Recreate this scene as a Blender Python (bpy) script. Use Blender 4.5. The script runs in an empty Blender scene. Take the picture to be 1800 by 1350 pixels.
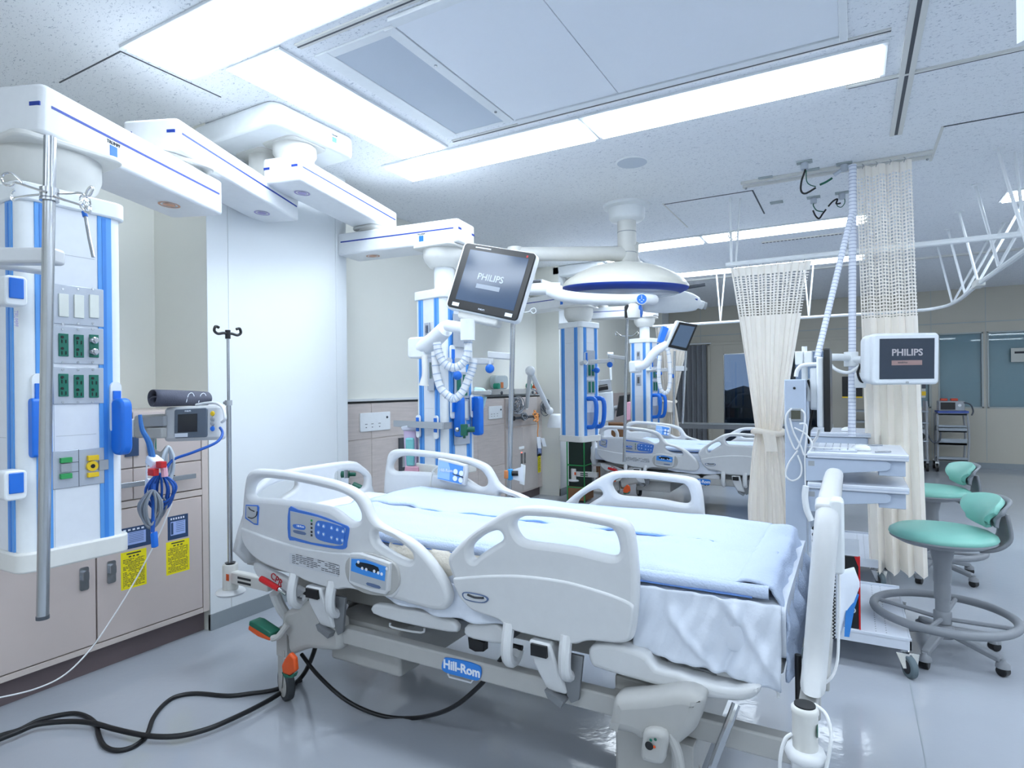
import bpy, bmesh, math, random
from mathutils import Vector, Matrix, Euler
from mathutils import noise as mn
random.seed(7)
S = bpy.context.scene
COL = S.collection

# ------------------------------------------------------------------ camera
EYE = 1.25; FPX = 1060.2; YAW = .5125; ROLL = -.01057
CX, CY = 900.0, 681.9
cd = bpy.data.cameras.new('camera'); cam = bpy.data.objects.new('camera', cd); COL.objects.link(cam)
cd.sensor_fit = 'HORIZONTAL'; cd.sensor_width = 36; cd.lens = FPX/1800*36
cam.location = (0, 0, EYE)
cam.rotation_euler = (Matrix.Rotation(YAW, 4, 'Z') @ Matrix.Rotation(math.pi/2, 4, 'X') @ Matrix.Rotation(ROLL, 4, 'Z')).to_euler()
cd.shift_y = (CY-675)/1800
cd.clip_start = .05; cd.clip_end = 200
S.camera = cam

# ------------------------------------------------------------------ world, exposure
W = bpy.data.worlds.new('world'); S.world = W; W.use_nodes = True
nt = W.node_tree; bg = nt.nodes['Background']
bg.inputs[0].default_value = (.30, .42, .70, 1); bg.inputs[1].default_value = .28
S.view_settings.view_transform = 'Standard'; S.view_settings.look = 'None'
S.view_settings.gamma = 1; S.view_settings.use_curve_mapping = False
S.view_settings.exposure = 1.08
LAMP = 6.2          # strength of the ceiling fixtures' diffusers

# ------------------------------------------------------------------ pixel -> point on a real plane
FW = Vector((-math.sin(YAW), math.cos(YAW), 0)); RT = Vector((math.cos(YAW), math.sin(YAW), 0)); EY = Vector((0, 0, EYE))
def ray(px, py):
    a, b = px-CX, py-CY
    u = a*math.cos(ROLL)+b*math.sin(ROLL); v = -a*math.sin(ROLL)+b*math.cos(ROLL)
    return FW+RT*(u/FPX)+Vector((0, 0, -v/FPX))
def atx(px, py, x): d = ray(px, py); return EY+d*(x/d.x)
def aty(px, py, y): d = ray(px, py); return EY+d*(y/d.y)
def atz(px, py, z): d = ray(px, py); return EY+d*((z-EYE)/d.z)
def atd(px, py, t): return EY+ray(px, py)*t

# ------------------------------------------------------------------ materials
def lin(h):
    c = [int(h[i:i+2], 16)/255 for i in (0, 2, 4)]
    return tuple(x/12.92 if x <= .04045 else ((x+.055)/1.055)**2.4 for x in c)+(1,)
MATS = {}
def mat(name, col, rough=.5, metal=0, emit=None, estr=0, var=.04, scale=30, bump=0, spec=.5, coat=0, trans=0, alpha=1):
    if name in MATS: return MATS[name]
    m = bpy.data.materials.new(name); m.use_nodes = True; MATS[name] = m
    n = m.node_tree.nodes; l = m.node_tree.links; b = n['Principled BSDF']
    c = lin(col) if isinstance(col, str) else tuple(col)+(1,)
    b.inputs['Roughness'].default_value = rough; b.inputs['Metallic'].default_value = metal
    b.inputs['Specular IOR Level'].default_value = spec; b.inputs['Coat Weight'].default_value = coat
    b.inputs['Transmission Weight'].default_value = trans; b.inputs['Alpha'].default_value = alpha
    if emit: b.inputs['Emission Color'].default_value = lin(emit); b.inputs['Emission Strength'].default_value = estr
    tc = n.new('ShaderNodeTexCoord'); nz = n.new('ShaderNodeTexNoise'); nz.inputs['Scale'].default_value = scale
    nz.inputs['Detail'].default_value = 3
    l.new(tc.outputs['Object'], nz.inputs['Vector'])
    mx = n.new('ShaderNodeMixRGB'); mx.inputs[1].default_value = tuple(x*(1-var) for x in c[:3])+(1,)
    mx.inputs[2].default_value = tuple(min(1, x*(1+var)) for x in c[:3])+(1,)
    l.new(nz.outputs['Fac'], mx.inputs[0]); l.new(mx.outputs[0], b.inputs['Base Color'])
    if bump:
        bp = n.new('ShaderNodeBump'); bp.inputs['Strength'].default_value = bump; bp.inputs['Distance'].default_value = .01
        l.new(nz.outputs['Fac'], bp.inputs['Height']); l.new(bp.outputs[0], b.inputs['Normal'])
    return m
white = mat('white_plastic', 'e9edf0', .35); offw = mat('offwhite_plastic', 'dcdcd8', .4)
arm_w = mat('arm_white', 'eef0f2', .3); grey = mat('grey_plastic', '9fa3a8', .45); dgrey = mat('dark_grey', '4a4f57', .5)
bedw = mat('bed_plastic', 'd2d4d6', .38); bedg = mat('bed_grey', 'b0b0ae', .45); bedd = mat('bed_dark_metal', '7d8084', .4, .3)
panel = mat('tower_panel', 'dfe3ea', .4); strip = mat('blue_rail', '5b9ee4', .3); blue = mat('blue_plastic', '1a6fd6', .35)
navy = mat('navy_line', '1d3fa0', .5); steel = mat('steel', 'b9bcc0', .22, .95); chrome = mat('chrome', 'e0e0e0', .12, 1)
black = mat('black_plastic', '0c0d10', .35); rubber = mat('rubber', '35393d', .7); screen = mat('screen_glass', '20262f', .12)
plate = mat('steel_plate', 'b4bac4', .35, .35); green = mat('green_socket', '0c6a58', .4); sw = mat('switch_ivory', 'dcdfd8', .4)
beige = mat('beige_laminate', 'c6b9b4', .45, var=.03, scale=8); beige2 = mat('beige_frame', 'cbbfb8', .45); brown = mat('plinth_brown', '6e6163', .6)
wallm = mat('wall_cream', 'e8e8e0', .55, var=.015, scale=4); wallw = mat('wall_white', 'e6eaec', .5, var=.012, scale=4)
wallb = mat('wall_back_cream', 'c2beb2', .6, var=.02, scale=4); base = mat('baseboard_grey', '8f979c', .5)
yellow = mat('yellow_label', 'f2e313', .6); bluel = mat('blue_label', '5b8fd6', .5); navyl = mat('navy_label', '2d4468', .5)
green2 = mat('green_tag', '2f9a55', .5); yel2 = mat('yellow_plastic', 'e8c21c', .4); red = mat('red_plastic', 'c3141c', .4)
orange = mat('orange_plastic', 'd9541c', .4); dgreen = mat('dark_green_plastic', '14604c', .4); pink = mat('pink_plastic', 'd9a3b5', .5)
mint = mat('mint_vinyl', '86c6b8', .4, var=.03); stoolg = mat('stool_grey', '868a90', .5); cable_w = mat('white_cable', 'e4e6e8', .4)
cable_b = mat('black_cable', '101216', .45); cable_bl = mat('blue_cable', '1b57b0', .4); cable_g = mat('grey_cable', '8b929b', .45)
sheet = mat('white_linen', 'dbe2ee', .8, bump=.15, scale=60, var=.01); blank = mat('blanket_pale_blue', 'c2d0e8', .9, bump=.4, scale=160, var=.02)
under = mat('cream_blanket', 'e6dfd2', .9, bump=.3, scale=120); hemb = mat('blanket_blue_hem', '6f97dd', .8)
cuffm = mat('cuff_grey', '5b5d6a', .85, bump=.2, scale=200); teal = mat('teal_glass', '5fb3bb', .3); carton = mat('carton_brown', '8a6242', .8)
cart = mat('cart_grey', 'b4c0d2', .4); cartt = mat('cart_top', 'd5dbe6', .25); ink = mat('print_ink', '2a2d33', .6); redpr = mat('red_print', 'c22f3a', .5)
emg = mat('button_white', 'e8eef8', .4); lcd = mat('lcd_dark', '1b2730', .2); purple = mat('purple_mark', 'aaa0cf', .5); orng = mat('orange_mark', 'dba585', .5)
linc = mat('curtain_cream', 'fbf6ee', .9, bump=.05, scale=90, var=.01)
logo = mat('screen_logo', '9aa6b6', .4, emit='c3d0e0', estr=.28); logob = mat('screen_logo_bar', '7e8794', .4, emit='9fb0c4', estr=.2); logor = mat('screen_logo_bar_warm', '9c7f7c', .4)
bags = mat('clear_film', 'dfe7f3', .2, alpha=.55); lilac = mat('lilac_paper', 'cdb9d6', .6); aqua = mat('aqua_bag', '7cc5c8', .35)
drape = mat('grey_drape', '80848a', .85); lampw = mat('lamp_shell', 'e2e0d6', .3); wood = mat('tower_green_case', '0f2a22', .5)
winfr = mat('window_frame', 'aeb6b6', .4); blind = mat('blind_slat', 'b4c8d0', .55)

def lightmat(name, strength, col=(.80, .90, 1.0)):
    m = bpy.data.materials.new(name); m.use_nodes = True; n = m.node_tree.nodes; b = n['Principled BSDF']
    b.inputs['Base Color'].default_value = (.9, .9, .9, 1); b.inputs['Emission Color'].default_value = col+(1,)
    b.inputs['Emission Strength'].default_value = strength; return m
diff = lightmat('lamp_diffuser', LAMP)

def floor_mat():
    m = mat('floor_vinyl', 'a9aeb6', .12, var=.03, scale=3); n = m.node_tree.nodes; l = m.node_tree.links; b = n['Principled BSDF']
    tc = n.new('ShaderNodeTexCoord'); f = n.new('ShaderNodeTexNoise'); f.inputs['Scale'].default_value = 4; f.inputs['Detail'].default_value = 6
    r = n.new('ShaderNodeMapRange'); r.inputs[3].default_value = .05; r.inputs[4].default_value = .15
    l.new(tc.outputs['Object'], f.inputs['Vector']); l.new(f.outputs['Fac'], r.inputs[0]); l.new(r.outputs[0], b.inputs['Roughness'])
    w = n.new('ShaderNodeTexNoise'); w.inputs['Scale'].default_value = 34; l.new(tc.outputs['Object'], w.inputs['Vector'])
    bp = n.new('ShaderNodeBump'); bp.inputs['Strength'].default_value = .05; bp.inputs['Distance'].default_value = .01
    l.new(w.outputs['Fac'], bp.inputs['Height']); l.new(bp.outputs[0], b.inputs['Normal']); return m
def ceil_mat():
    m = mat('ceiling_board', 'eff2f6', .8, var=.01, scale=3); n = m.node_tree.nodes; l = m.node_tree.links; b = n['Principled BSDF']
    old = b.inputs['Base Color'].links[0].from_socket
    tc = n.new('ShaderNodeTexCoord'); mp = n.new('ShaderNodeMapping'); mp.inputs['Scale'].default_value = (1.0, 2.2, 1)
    mp.inputs['Rotation'].default_value = (0, 0, .25)
    f = n.new('ShaderNodeTexNoise'); f.inputs['Scale'].default_value = 62; f.inputs['Detail'].default_value = 4; f.inputs['Distortion'].default_value = 1.2
    r = n.new('ShaderNodeValToRGB'); r.color_ramp.elements[0].position = .34; r.color_ramp.elements[1].position = .40
    r.color_ramp.elements[0].color = (.40, .43, .5, 1); r.color_ramp.elements[1].color = (1, 1, 1, 1)
    mx = n.new('ShaderNodeMixRGB'); mx.blend_type = 'MULTIPLY'; mx.inputs[0].default_value = .7
    l.new(tc.outputs['Object'], mp.inputs[0]); l.new(mp.outputs[0], f.inputs['Vector']); l.new(f.outputs['Fac'], r.inputs[0])
    l.new(old, mx.inputs[1]); l.new(r.outputs[0], mx.inputs[2]); l.new(mx.outputs[0], b.inputs['Base Color'])
    bp = n.new('ShaderNodeBump'); bp.inputs['Strength'].default_value = .4; bp.inputs['Distance'].default_value = .004
    l.new(r.outputs[0], bp.inputs['Height']); l.new(bp.outputs[0], b.inputs['Normal']); return m
def net_mat():
    m = mat('curtain_net', 'fbf6ee', .9); n = m.node_tree.nodes; l = m.node_tree.links; b = n['Principled BSDF']
    tc = n.new('ShaderNodeTexCoord'); sp = n.new('ShaderNodeSeparateXYZ'); l.new(tc.outputs['UV'], sp.inputs[0])
    g = []
    for k in (0, 1):
        fr = n.new('ShaderNodeMath'); fr.operation = 'FRACT'; l.new(sp.outputs[k], fr.inputs[0])
        gt = n.new('ShaderNodeMath'); gt.operation = 'GREATER_THAN'; gt.inputs[1].default_value = .42; l.new(fr.outputs[0], gt.inputs[0]); g.append(gt)
    mu = n.new('ShaderNodeMath'); mu.operation = 'MULTIPLY'; l.new(g[0].outputs[0], mu.inputs[0]); l.new(g[1].outputs[0], mu.inputs[1])
    iv = n.new('ShaderNodeMath'); iv.operation = 'SUBTRACT'; iv.inputs[0].default_value = 1; l.new(mu.outputs[0], iv.inputs[1])
    l.new(iv.outputs[0], b.inputs['Alpha']); return m
def grain_mat():
    m = mat('wood_grain_tile', 'cfc4bf', .45); n = m.node_tree.nodes; l = m.node_tree.links; b = n['Principled BSDF']
    old = b.inputs['Base Color'].links[0].from_socket
    tc = n.new('ShaderNodeTexCoord'); mp = n.new('ShaderNodeMapping'); mp.inputs['Scale'].default_value = (1, 2, 30)
    f = n.new('ShaderNodeTexNoise'); f.inputs['Scale'].default_value = 2.5; f.inputs['Detail'].default_value = 5
    r = n.new('ShaderNodeMapRange'); r.inputs[3].default_value = .80; r.inputs[4].default_value = 1.12
    mx = n.new('ShaderNodeMixRGB'); mx.blend_type = 'MULTIPLY'; mx.inputs[0].default_value = 1
    l.new(tc.outputs['Object'], mp.inputs[0]); l.new(mp.outputs[0], f.inputs['Vector']); l.new(f.outputs['Fac'], r.inputs[0])
    l.new(old, mx.inputs[1]); l.new(r.outputs[0], mx.inputs[2]); l.new(mx.outputs[0], b.inputs['Base Color']); return m
def translucent(m, k):
    n = m.node_tree.nodes; l = m.node_tree.links; b = n['Principled BSDF']; out = [x for x in n if x.type == 'OUTPUT_MATERIAL'][0]
    t = n.new('ShaderNodeBsdfTranslucent'); l.new(b.inputs['Base Color'].links[0].from_socket, t.inputs[0])
    mx = n.new('ShaderNodeMixShader'); mx.inputs[0].default_value = k; l.new(b.outputs[0], mx.inputs[1]); l.new(t.outputs[0], mx.inputs[2])
    if b.inputs['Alpha'].links:
        tr = n.new('ShaderNodeBsdfTransparent'); m2 = n.new('ShaderNodeMixShader'); l.new(b.inputs['Alpha'].links[0].from_socket, m2.inputs[0])
        l.remove(b.inputs['Alpha'].links[0]); l.new(tr.outputs[0], m2.inputs[1]); l.new(mx.outputs[0], m2.inputs[2]); l.new(m2.outputs[0], out.inputs[0])
    else: l.new(mx.outputs[0], out.inputs[0])
translucent(linc, .45)
floorm = floor_mat(); ceilm = ceil_mat(); netm = net_mat(); translucent(netm, .4); grain = grain_mat()

# ------------------------------------------------------------------ mesh builder
def V(*a): return Vector(a)
class MB:
    def __init__(s): s.v = []; s.f = []; s.uv = None
    def add(s, vs, fs):
        k = len(s.v); s.v += [Vector(p) for p in vs]; s.f += [tuple(i+k for i in f) for f in fs]; return s
    def box(s, a, b, M=None):
        x0, x1 = sorted((a[0], b[0])); y0, y1 = sorted((a[1], b[1])); z0, z1 = sorted((a[2], b[2]))
        vs = [V(x, y, z) for z in (z0, z1) for y in (y0, y1) for x in (x0, x1)]
        if M: vs = [M @ p for p in vs]
        return s.add(vs, [(0, 2, 3, 1), (4, 5, 7, 6), (0, 1, 5, 4), (2, 6, 7, 3), (0, 4, 6, 2), (1, 3, 7, 5)])
    def cyl(s, p0, p1, r0, r1=None, n=16, caps=True):
        p0, p1 = Vector(p0), Vector(p1); r1 = r0 if r1 is None else r1; d = (p1-p0).normalized()
        a = d.orthogonal().normalized(); b = d.cross(a)
        vs = [p+(a*math.cos(2*math.pi*i/n)+b*math.sin(2*math.pi*i/n))*r for p, r in ((p0, r0), (p1, r1)) for i in range(n)]
        fs = [(i, (i+1) % n, n+(i+1) % n, n+i) for i in range(n)]
        if caps: fs += [tuple(range(n))[::-1], tuple(range(n, 2*n))]
        return s.add(vs, fs)
    def tube(s, pts, r, n=8, smooth=0, closed=False):
        pts = [Vector(p) for p in pts]
        if smooth: pts = cr(pts, smooth, closed)
        m = len(pts); vs = []; prev = None
        for i, p in enumerate(pts):
            if closed: t = pts[(i+1) % m]-pts[i-1]
            else: t = pts[min(i+1, m-1)]-pts[max(i-1, 0)]
            t.normalize()
            a = t.orthogonal().normalized() if prev is None else (prev-t*prev.dot(t)).normalized()
            prev = a; b = t.cross(a); rr = r(i/(m-1)) if callable(r) else r
            vs += [p+(a*math.cos(2*math.pi*j/n)+b*math.sin(2*math.pi*j/n))*rr for j in range(n)]
        fs = []
        for i in range(m if closed else m-1):
            k = ((i+1) % m)*n
            fs += [(i*n+j, i*n+(j+1) % n, k+(j+1) % n, k+j) for j in range(n)]
        if not closed: fs += [tuple(range(n))[::-1], tuple(range((m-1)*n, m*n))]
        return s.add(vs, fs)
    def lathe(s, prof, o=(0, 0, 0), n=24, axis='z', sx=1, sy=1):
        o = Vector(o); vs = []
        for r, z in prof:
            for i in range(n):
                a = 2*math.pi*i/n; p = (r*math.cos(a)*sx, r*math.sin(a)*sy, z)
                if axis == 'x': p = (p[2], p[0], p[1])
                if axis == 'y': p = (p[0], p[2], p[1])
                vs.append(o+Vector(p))
        fs = [(k*n+i, k*n+(i+1) % n, (k+1)*n+(i+1) % n, (k+1)*n+i) for k in range(len(prof)-1) for i in range(n)]
        fs += [tuple(range(n))[::-1], tuple(range((len(prof)-1)*n, len(prof)*n))]
        return s.add(vs, fs)
    def ball(s, c, r, n=14, sz=1):
        m = n//2; return s.lathe([(max(1e-4, r*math.sin(math.pi*k/m)), -r*sz*math.cos(math.pi*k/m)) for k in range(m+1)], c, n)
    def prism(s, pts, n, d):
        """closed 3-D outline pts (planar, convex or star-like), thickened along vector n by d"""
        pts = [Vector(p) for p in pts]; n = Vector(n)*d; k = len(pts)
        return s.add(pts+[p+n for p in pts], [tuple(range(k))[::-1], tuple(range(k, 2*k))]+[(i, (i+1) % k, k+(i+1) % k, k+i) for i in range(k)])
    def rbox(s, a, b, r, axis='z', seg=4, M=None):
        """box with rounded corners about one axis"""
        ax = 'xyz'.index(axis); o = [i for i in range(3) if i != ax]
        lo = [min(a[i], b[i]) for i in range(3)]; hi = [max(a[i], b[i]) for i in range(3)]
        r = min(r, (hi[o[0]]-lo[o[0]])/2-1e-5, (hi[o[1]]-lo[o[1]])/2-1e-5); out = []
        for cx, cy, a0 in ((hi[o[0]]-r, hi[o[1]]-r, 0), (lo[o[0]]+r, hi[o[1]]-r, 1), (lo[o[0]]+r, lo[o[1]]+r, 2), (hi[o[0]]-r, lo[o[1]]+r, 3)):
            for k in range(seg+1):
                t = (a0+k/seg)*math.pi/2; p = [0, 0, 0]; p[o[0]] = cx+r*math.cos(t); p[o[1]] = cy+r*math.sin(t); p[ax] = lo[ax]; out.append(Vector(p))
        nv = Vector([1 if i == ax else 0 for i in range(3)])
        if M:
            h = hi[ax]-lo[ax]; out2 = [M @ (p+nv*h) for p in out]; out = [M @ p for p in out]; k = len(out)
            return s.add(out+out2, [tuple(range(k))[::-1], tuple(range(k, 2*k))]+[(i, (i+1) % k, k+(i+1) % k, k+i) for i in range(k)])
        return s.prism(out, nv, hi[ax]-lo[ax])
    def grid(s, fn, nu, nv):
        k = len(s.v); s.v += [Vector(fn(i/nu, j/nv)) for j in range(nv+1) for i in range(nu+1)]
        s.f += [(k+j*(nu+1)+i, k+j*(nu+1)+i+1, k+(j+1)*(nu+1)+i+1, k+(j+1)*(nu+1)+i) for j in range(nv) for i in range(nu)]; return s
    def xf(s, M, k=0): s.v = s.v[:k]+[M @ p for p in s.v[k:]]; return s
    def build(s, name, m, parent=None, bevel=0, ang=35, seg=2, solid=0, sub=0):
        off = Vector((0, 0, 0)); q = parent
        while q: off += q.location; q = q.parent
        me = bpy.data.meshes.new(name); me.from_pydata([tuple(p-off) for p in s.v], [], s.f)
        bm = bmesh.new(); bm.from_mesh(me); bmesh.ops.recalc_face_normals(bm, faces=bm.faces); bm.to_mesh(me); bm.free()
        return link(name, me, m, parent, bevel, ang, seg, solid, sub)
def link(name, me, m, parent=None, bevel=0, ang=35, seg=2, solid=0, sub=0):
    me.materials.clear(); me.materials.append(m)
    for p in me.polygons: p.use_smooth = True
    me.set_sharp_from_angle(angle=math.radians(ang))
    o = bpy.data.objects.new(name, me); COL.objects.link(o)
    if parent: o.parent = parent
    if solid: md = o.modifiers.new('s', 'SOLIDIFY'); md.thickness = solid; md.offset = 0
    if bevel: md = o.modifiers.new('b', 'BEVEL'); md.width = bevel; md.segments = seg; md.limit_method = 'ANGLE'; md.angle_limit = math.radians(40)
    if sub: md = o.modifiers.new('u', 'SUBSURF'); md.levels = sub; md.render_levels = sub
    return o
def cr(pts, k=6, closed=False):
    out = []; n = len(pts)
    for i in range(n if closed else n-1):
        g = lambda j: pts[j % n] if closed else pts[max(0, min(n-1, j))]
        p0, p1, p2, p3 = g(i-1), g(i), g(i+1), g(i+2)
        for q in range(k):
            t = q/k; out.append(.5*((2*p1)+(p2-p0)*t+(2*p0-5*p1+4*p2-p3)*t*t+(3*p1-p0-3*p2+p3)*t**3))
    if not closed: out.append(pts[-1])
    return out
def flat(outline, holes, thick, bev, name, m, parent, M, k=5, ang=50):
    """flat plate with holes and rounded rims: outline in local (x,y), thickness along local z, placed by M"""
    cu = bpy.data.curves.new(name, 'CURVE'); cu.dimensions = '2D'; cu.fill_mode = 'BOTH'
    for pts in [outline]+list(holes):
        q = cr([Vector((p[0], p[1], 0)) for p in pts], k, True) if k else [Vector((p[0], p[1], 0)) for p in pts]
        sp = cu.splines.new('POLY'); sp.points.add(len(q)-1)
        for i, p in enumerate(q): sp.points[i].co = (p.x, p.y, 0, 1)
        sp.use_cyclic_u = True
    cu.extrude = max(0, thick/2-bev); cu.bevel_depth = bev; cu.bevel_resolution = 3; cu.offset = -bev
    t = bpy.data.objects.new('t', cu); COL.objects.link(t)
    me = bpy.data.meshes.new_from_object(t.evaluated_get(bpy.context.evaluated_depsgraph_get()))
    bpy.data.objects.remove(t); bpy.data.curves.remove(cu)
    me.transform(M); off = Vector((0, 0, 0)); q = parent
    while q: off += q.location; q = q.parent
    me.transform(Matrix.Translation(-off)); me.name = name
    return link(name, me, m, parent, ang=ang)
def text(s, size, M, m, parent, name='lettering', ext=.0008, align='CENTER', bold=0):
    cu = bpy.data.curves.new(name, 'FONT'); cu.body = s; cu.size = size; cu.extrude = ext; cu.align_x = align; cu.align_y = 'CENTER'; cu.offset = bold
    cu.resolution_u = 3
    t = bpy.data.objects.new('t', cu); COL.objects.link(t)
    me = bpy.data.meshes.new_from_object(t.evaluated_get(bpy.context.evaluated_depsgraph_get()))
    bpy.data.objects.remove(t); bpy.data.curves.remove(cu)
    me.transform(M); off = Vector((0, 0, 0)); q = parent
    while q: off += q.location; q = q.parent
    me.transform(Matrix.Translation(-off)); me.name = name
    return link(name, me, m, parent)
def frame(o, x, y):
    """matrix whose x axis is x, y axis is y, origin o"""
    x = Vector(x).normalized(); z = x.cross(Vector(y)).normalized(); y = z.cross(x)
    return Matrix(((x.x, y.x, z.x, o[0]), (x.y, y.y, z.y, o[1]), (x.z, y.z, z.z, o[2]), (0, 0, 0, 1)))
XW = lambda o: frame(o, (0, 1, 0), (0, 0, 1))      # sheet on a +X-facing wall: right = +Y
YW = lambda o: frame(o, (1, 0, 0), (0, 0, 1))      # sheet facing -Y: right = +X
def thing(name, label, cat, loc=(0, 0, 0), group=None):
    o = bpy.data.objects.new(name, None); COL.objects.link(o); o.location = loc; o.empty_display_size = .1
    o['label'] = label; o['category'] = cat; o['kind'] = 'thing'
    if group: o['group'] = group
    return o
def tag(o, label, cat, group=None):
    o['label'] = label; o['category'] = cat
    if group: o['group'] = group
    return o
def struct(o): o['kind'] = 'structure'; return o
def dup(root, dloc=(0, 0, 0), label=None):
    r = root.copy(); COL.objects.link(r); r.location = root.location+Vector(dloc)
    if label: r['label'] = label
    for ch in list(root.children):
        c = ch.copy(); COL.objects.link(c); c.parent = r
        for g in list(ch.children):
            d = g.copy(); COL.objects.link(d); d.parent = c
    return r

# ================================================================== THE SETTING
CZ = 2.65
struct(MB().box((-3.9, -3.3, -.1), (6.6, 12, 0)).build('floor', floorm))
seam = MB().box((.2, -3.2, 0), (.204, 11, .0006)).build('floor_seam', base); struct(seam)
struct(MB().box((-3.9, -3.3, CZ), (6.6, 11.3, CZ+.1)).build('ceiling', ceilm))
BX = -3.39; BX2 = -3.22; FX = -2.92; WX = -3.155; YB = 11.1
# left wall: recessed panels and three projecting piers
wl = struct(thing('wall_left', '', '')); del wl['label'], wl['category']
MB().box((-3.6, -3.2, 0), (BX, 1.962, CZ)).build('wall_panel', wallm, wl)
MB().box((-3.6, 2.96, 0), (BX2, 6.31, CZ)).build('wall_panel', wallm, wl)
MB().box((-3.6, 7.31, 0), (BX2, 10.66, CZ)).build('wall_panel', wallm, wl)
for y0, y1 in ((1.962, 2.96), (6.31, 7.31), (10.66, YB)):
    MB().box((-3.6, y0, 0), (FX-.004, y1, CZ)).build('pier_core', wallm, wl)
    for a, b in ((y0, y0+.122), (y0+.124, y1-.097), (y1-.095, y1)):
        if b > a: MB().box((FX-.004, a, .085), (FX, b, CZ)).build('pier_panel', wallw, wl, bevel=.0015)
    struct(MB().box((FX-.02, y0-.0, 0), (FX+.004, y1+.0, .085)).build('baseboard_left', base, None, bevel=.002))
# back wall
wb = struct(thing('wall_back', '', '')); del wb['label'], wb['category']
xs = [-3.6, -2.18, -.045, .62, 1.05, 1.145, 1.69, 1.735, 2.9, 3.0, 4.2, 6.5]
MB().box((-3.6, YB, 2.0), (6.5, YB+.2, CZ)).build('wall_panel', wallb, wb)
MB().box((-.045, YB, 0), (6.5, YB+.2, .88)).build('wall_panel', wallb, wb)
for a, b in ((-3.6, -2.18), (-.045, .62), (1.05, 1.145), (1.69, 1.735), (2.9, 3.0), (4.2, 6.5)):
    MB().box((a, YB, .0 if b < 0 else .88), (b, YB+.2, 2.0)).build('wall_panel', wallb, wb)
for x in (-3.0, -2.35, -.0, 1.06, 1.72, 2.95):
    MB().box((x-.004, YB-.003, .1 if not -.1 < x < 3.1 else .1), (x+.004, YB, CZ)).build('cover_strip', winfr, wb)
MB().box((-3.6, YB-.012, 2.14), (6.5, YB, 2.155)).build('cover_strip', winfr, wb)
struct(MB().box((-.04, YB-.012, 0), (6.5, YB, .08)).build('baseboard_back', base))
struct(MB().box((6.5, -3.2, 0), (6.6, YB, CZ)).build('wall_right', wallw))
struct(MB().box((-3.6, -3.3, 0), (6.6, -3.2, CZ)).build('wall_front', wallm))
glass = bpy.data.materials.new('window_glass'); glass.use_nodes = True
_n = glass.node_tree.nodes; _l = glass.node_tree.links; _n.remove(_n['Principled BSDF'])
_t = _n.new('ShaderNodeBsdfTransparent'); _t.inputs[0].default_value = (.86, .92, .94, 1); _g = _n.new('ShaderNodeBsdfGlossy'); _g.inputs['Roughness'].default_value = .02
_f = _n.new('ShaderNodeFresnel'); _f.inputs[0].default_value = 1.5; _m = _n.new('ShaderNodeMixShader')
_l.new(_f.outputs[0], _m.inputs[0]); _l.new(_t.outputs[0], _m.inputs[1]); _l.new(_g.outputs[0], _m.inputs[2]); _l.new(_m.outputs[0], _n['Material Output'].inputs[0])
k = 0
for x0, x1 in ((.62, 1.05), (1.145, 1.69), (1.735, 2.9), (3.0, 4.2)):
    k += 1
    w = struct(thing('window_%d' % k, '', '')); del w['label'], w['category']
    w.location = (x0, YB, .88); h = 1.12
    f = MB()
    for a, b in (((x0, .88), (x1, .9)), ((x0, 1.98), (x1, 2.0)), ((x0, .88), (x0+.02, 2.0)), ((x1-.02, .88), (x1, 2.0))):
        f.box((a[0], YB-.01, a[1]), (b[0], YB+.05, b[1]))
    f.build('window_frame', winfr, w); MB().box((x0, YB+.03, .88), (x1, YB+.036, 2.0)).build('pane', glass, w)
    s = MB()
    for i in range(54):
        z = .905+i*.02; s.box((x0+.03, YB+.055, z), (x1-.03, YB+.060, z+.0185))
    o = s.build('blind_slats', blind, w); o['kind'] = 'stuff'
    o = MB().box((x0+.02, YB+.07, .9), (x1-.02, YB+.075, 1.98)).build('blind_backing', blind, w)
# double door to the outside
for k, (x0, x1, g0, g1) in enumerate(((-2.18, -1.11, -1.957, -1.2), (-1.11, -.045, -.93, -.3))):
    d = struct(thing('door_%d' % (k+1), '', '')); del d['label'], d['category']; d.location = (x0, YB, 0)
    f = MB()
    f.box((x0, YB-.02, 0), (g0, YB+.03, 1.97)).box((g1, YB-.02, 0), (x1, YB+.03, 1.97)).box((g0, YB-.02, 1.81), (g1, YB+.03, 1.97)).box((g0, YB-.02, 0), (g1, YB+.03, .12))
    f.build('door_leaf', wallb, d, bevel=.002)
    t = MB()
    for a, b in (((g0, .12), (g0+.015, 1.81)), ((g1-.015, .12), (g1, 1.81)), ((g0, 1.795), (g1, 1.81)), ((g0, .12), (g1, .135))):
        t.box((a[0], YB-.028, a[1]), (b[0], YB-.015, b[1]))
    t.build('glazing_bead', steel, d); MB().box((g0, YB+.0, .12), (g1, YB+.006, 1.81)).build('pane', glass, d)
    MB().tube([(x1-.06 if k == 0 else x0+.05, YB-.03, .9), (x1-.06 if k == 0 else x0+.05, YB-.07, .92), (x1-.06 if k == 0 else x0+.05, YB-.07, 1.2), (x1-.06 if k == 0 else x0+.05, YB-.03, 1.22)], .01).build('door_handle', steel, d)
tr = MB().box((-2.23, YB-.03, 0), (-2.18, YB, 2.02)).box((-.045, YB-.03, 0), (.0, YB, 2.02)).box((-2.23, YB-.03, 1.97), (0, YB, 2.02)); struct(tr.build('trim_1', wallb, bevel=.003))
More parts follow.
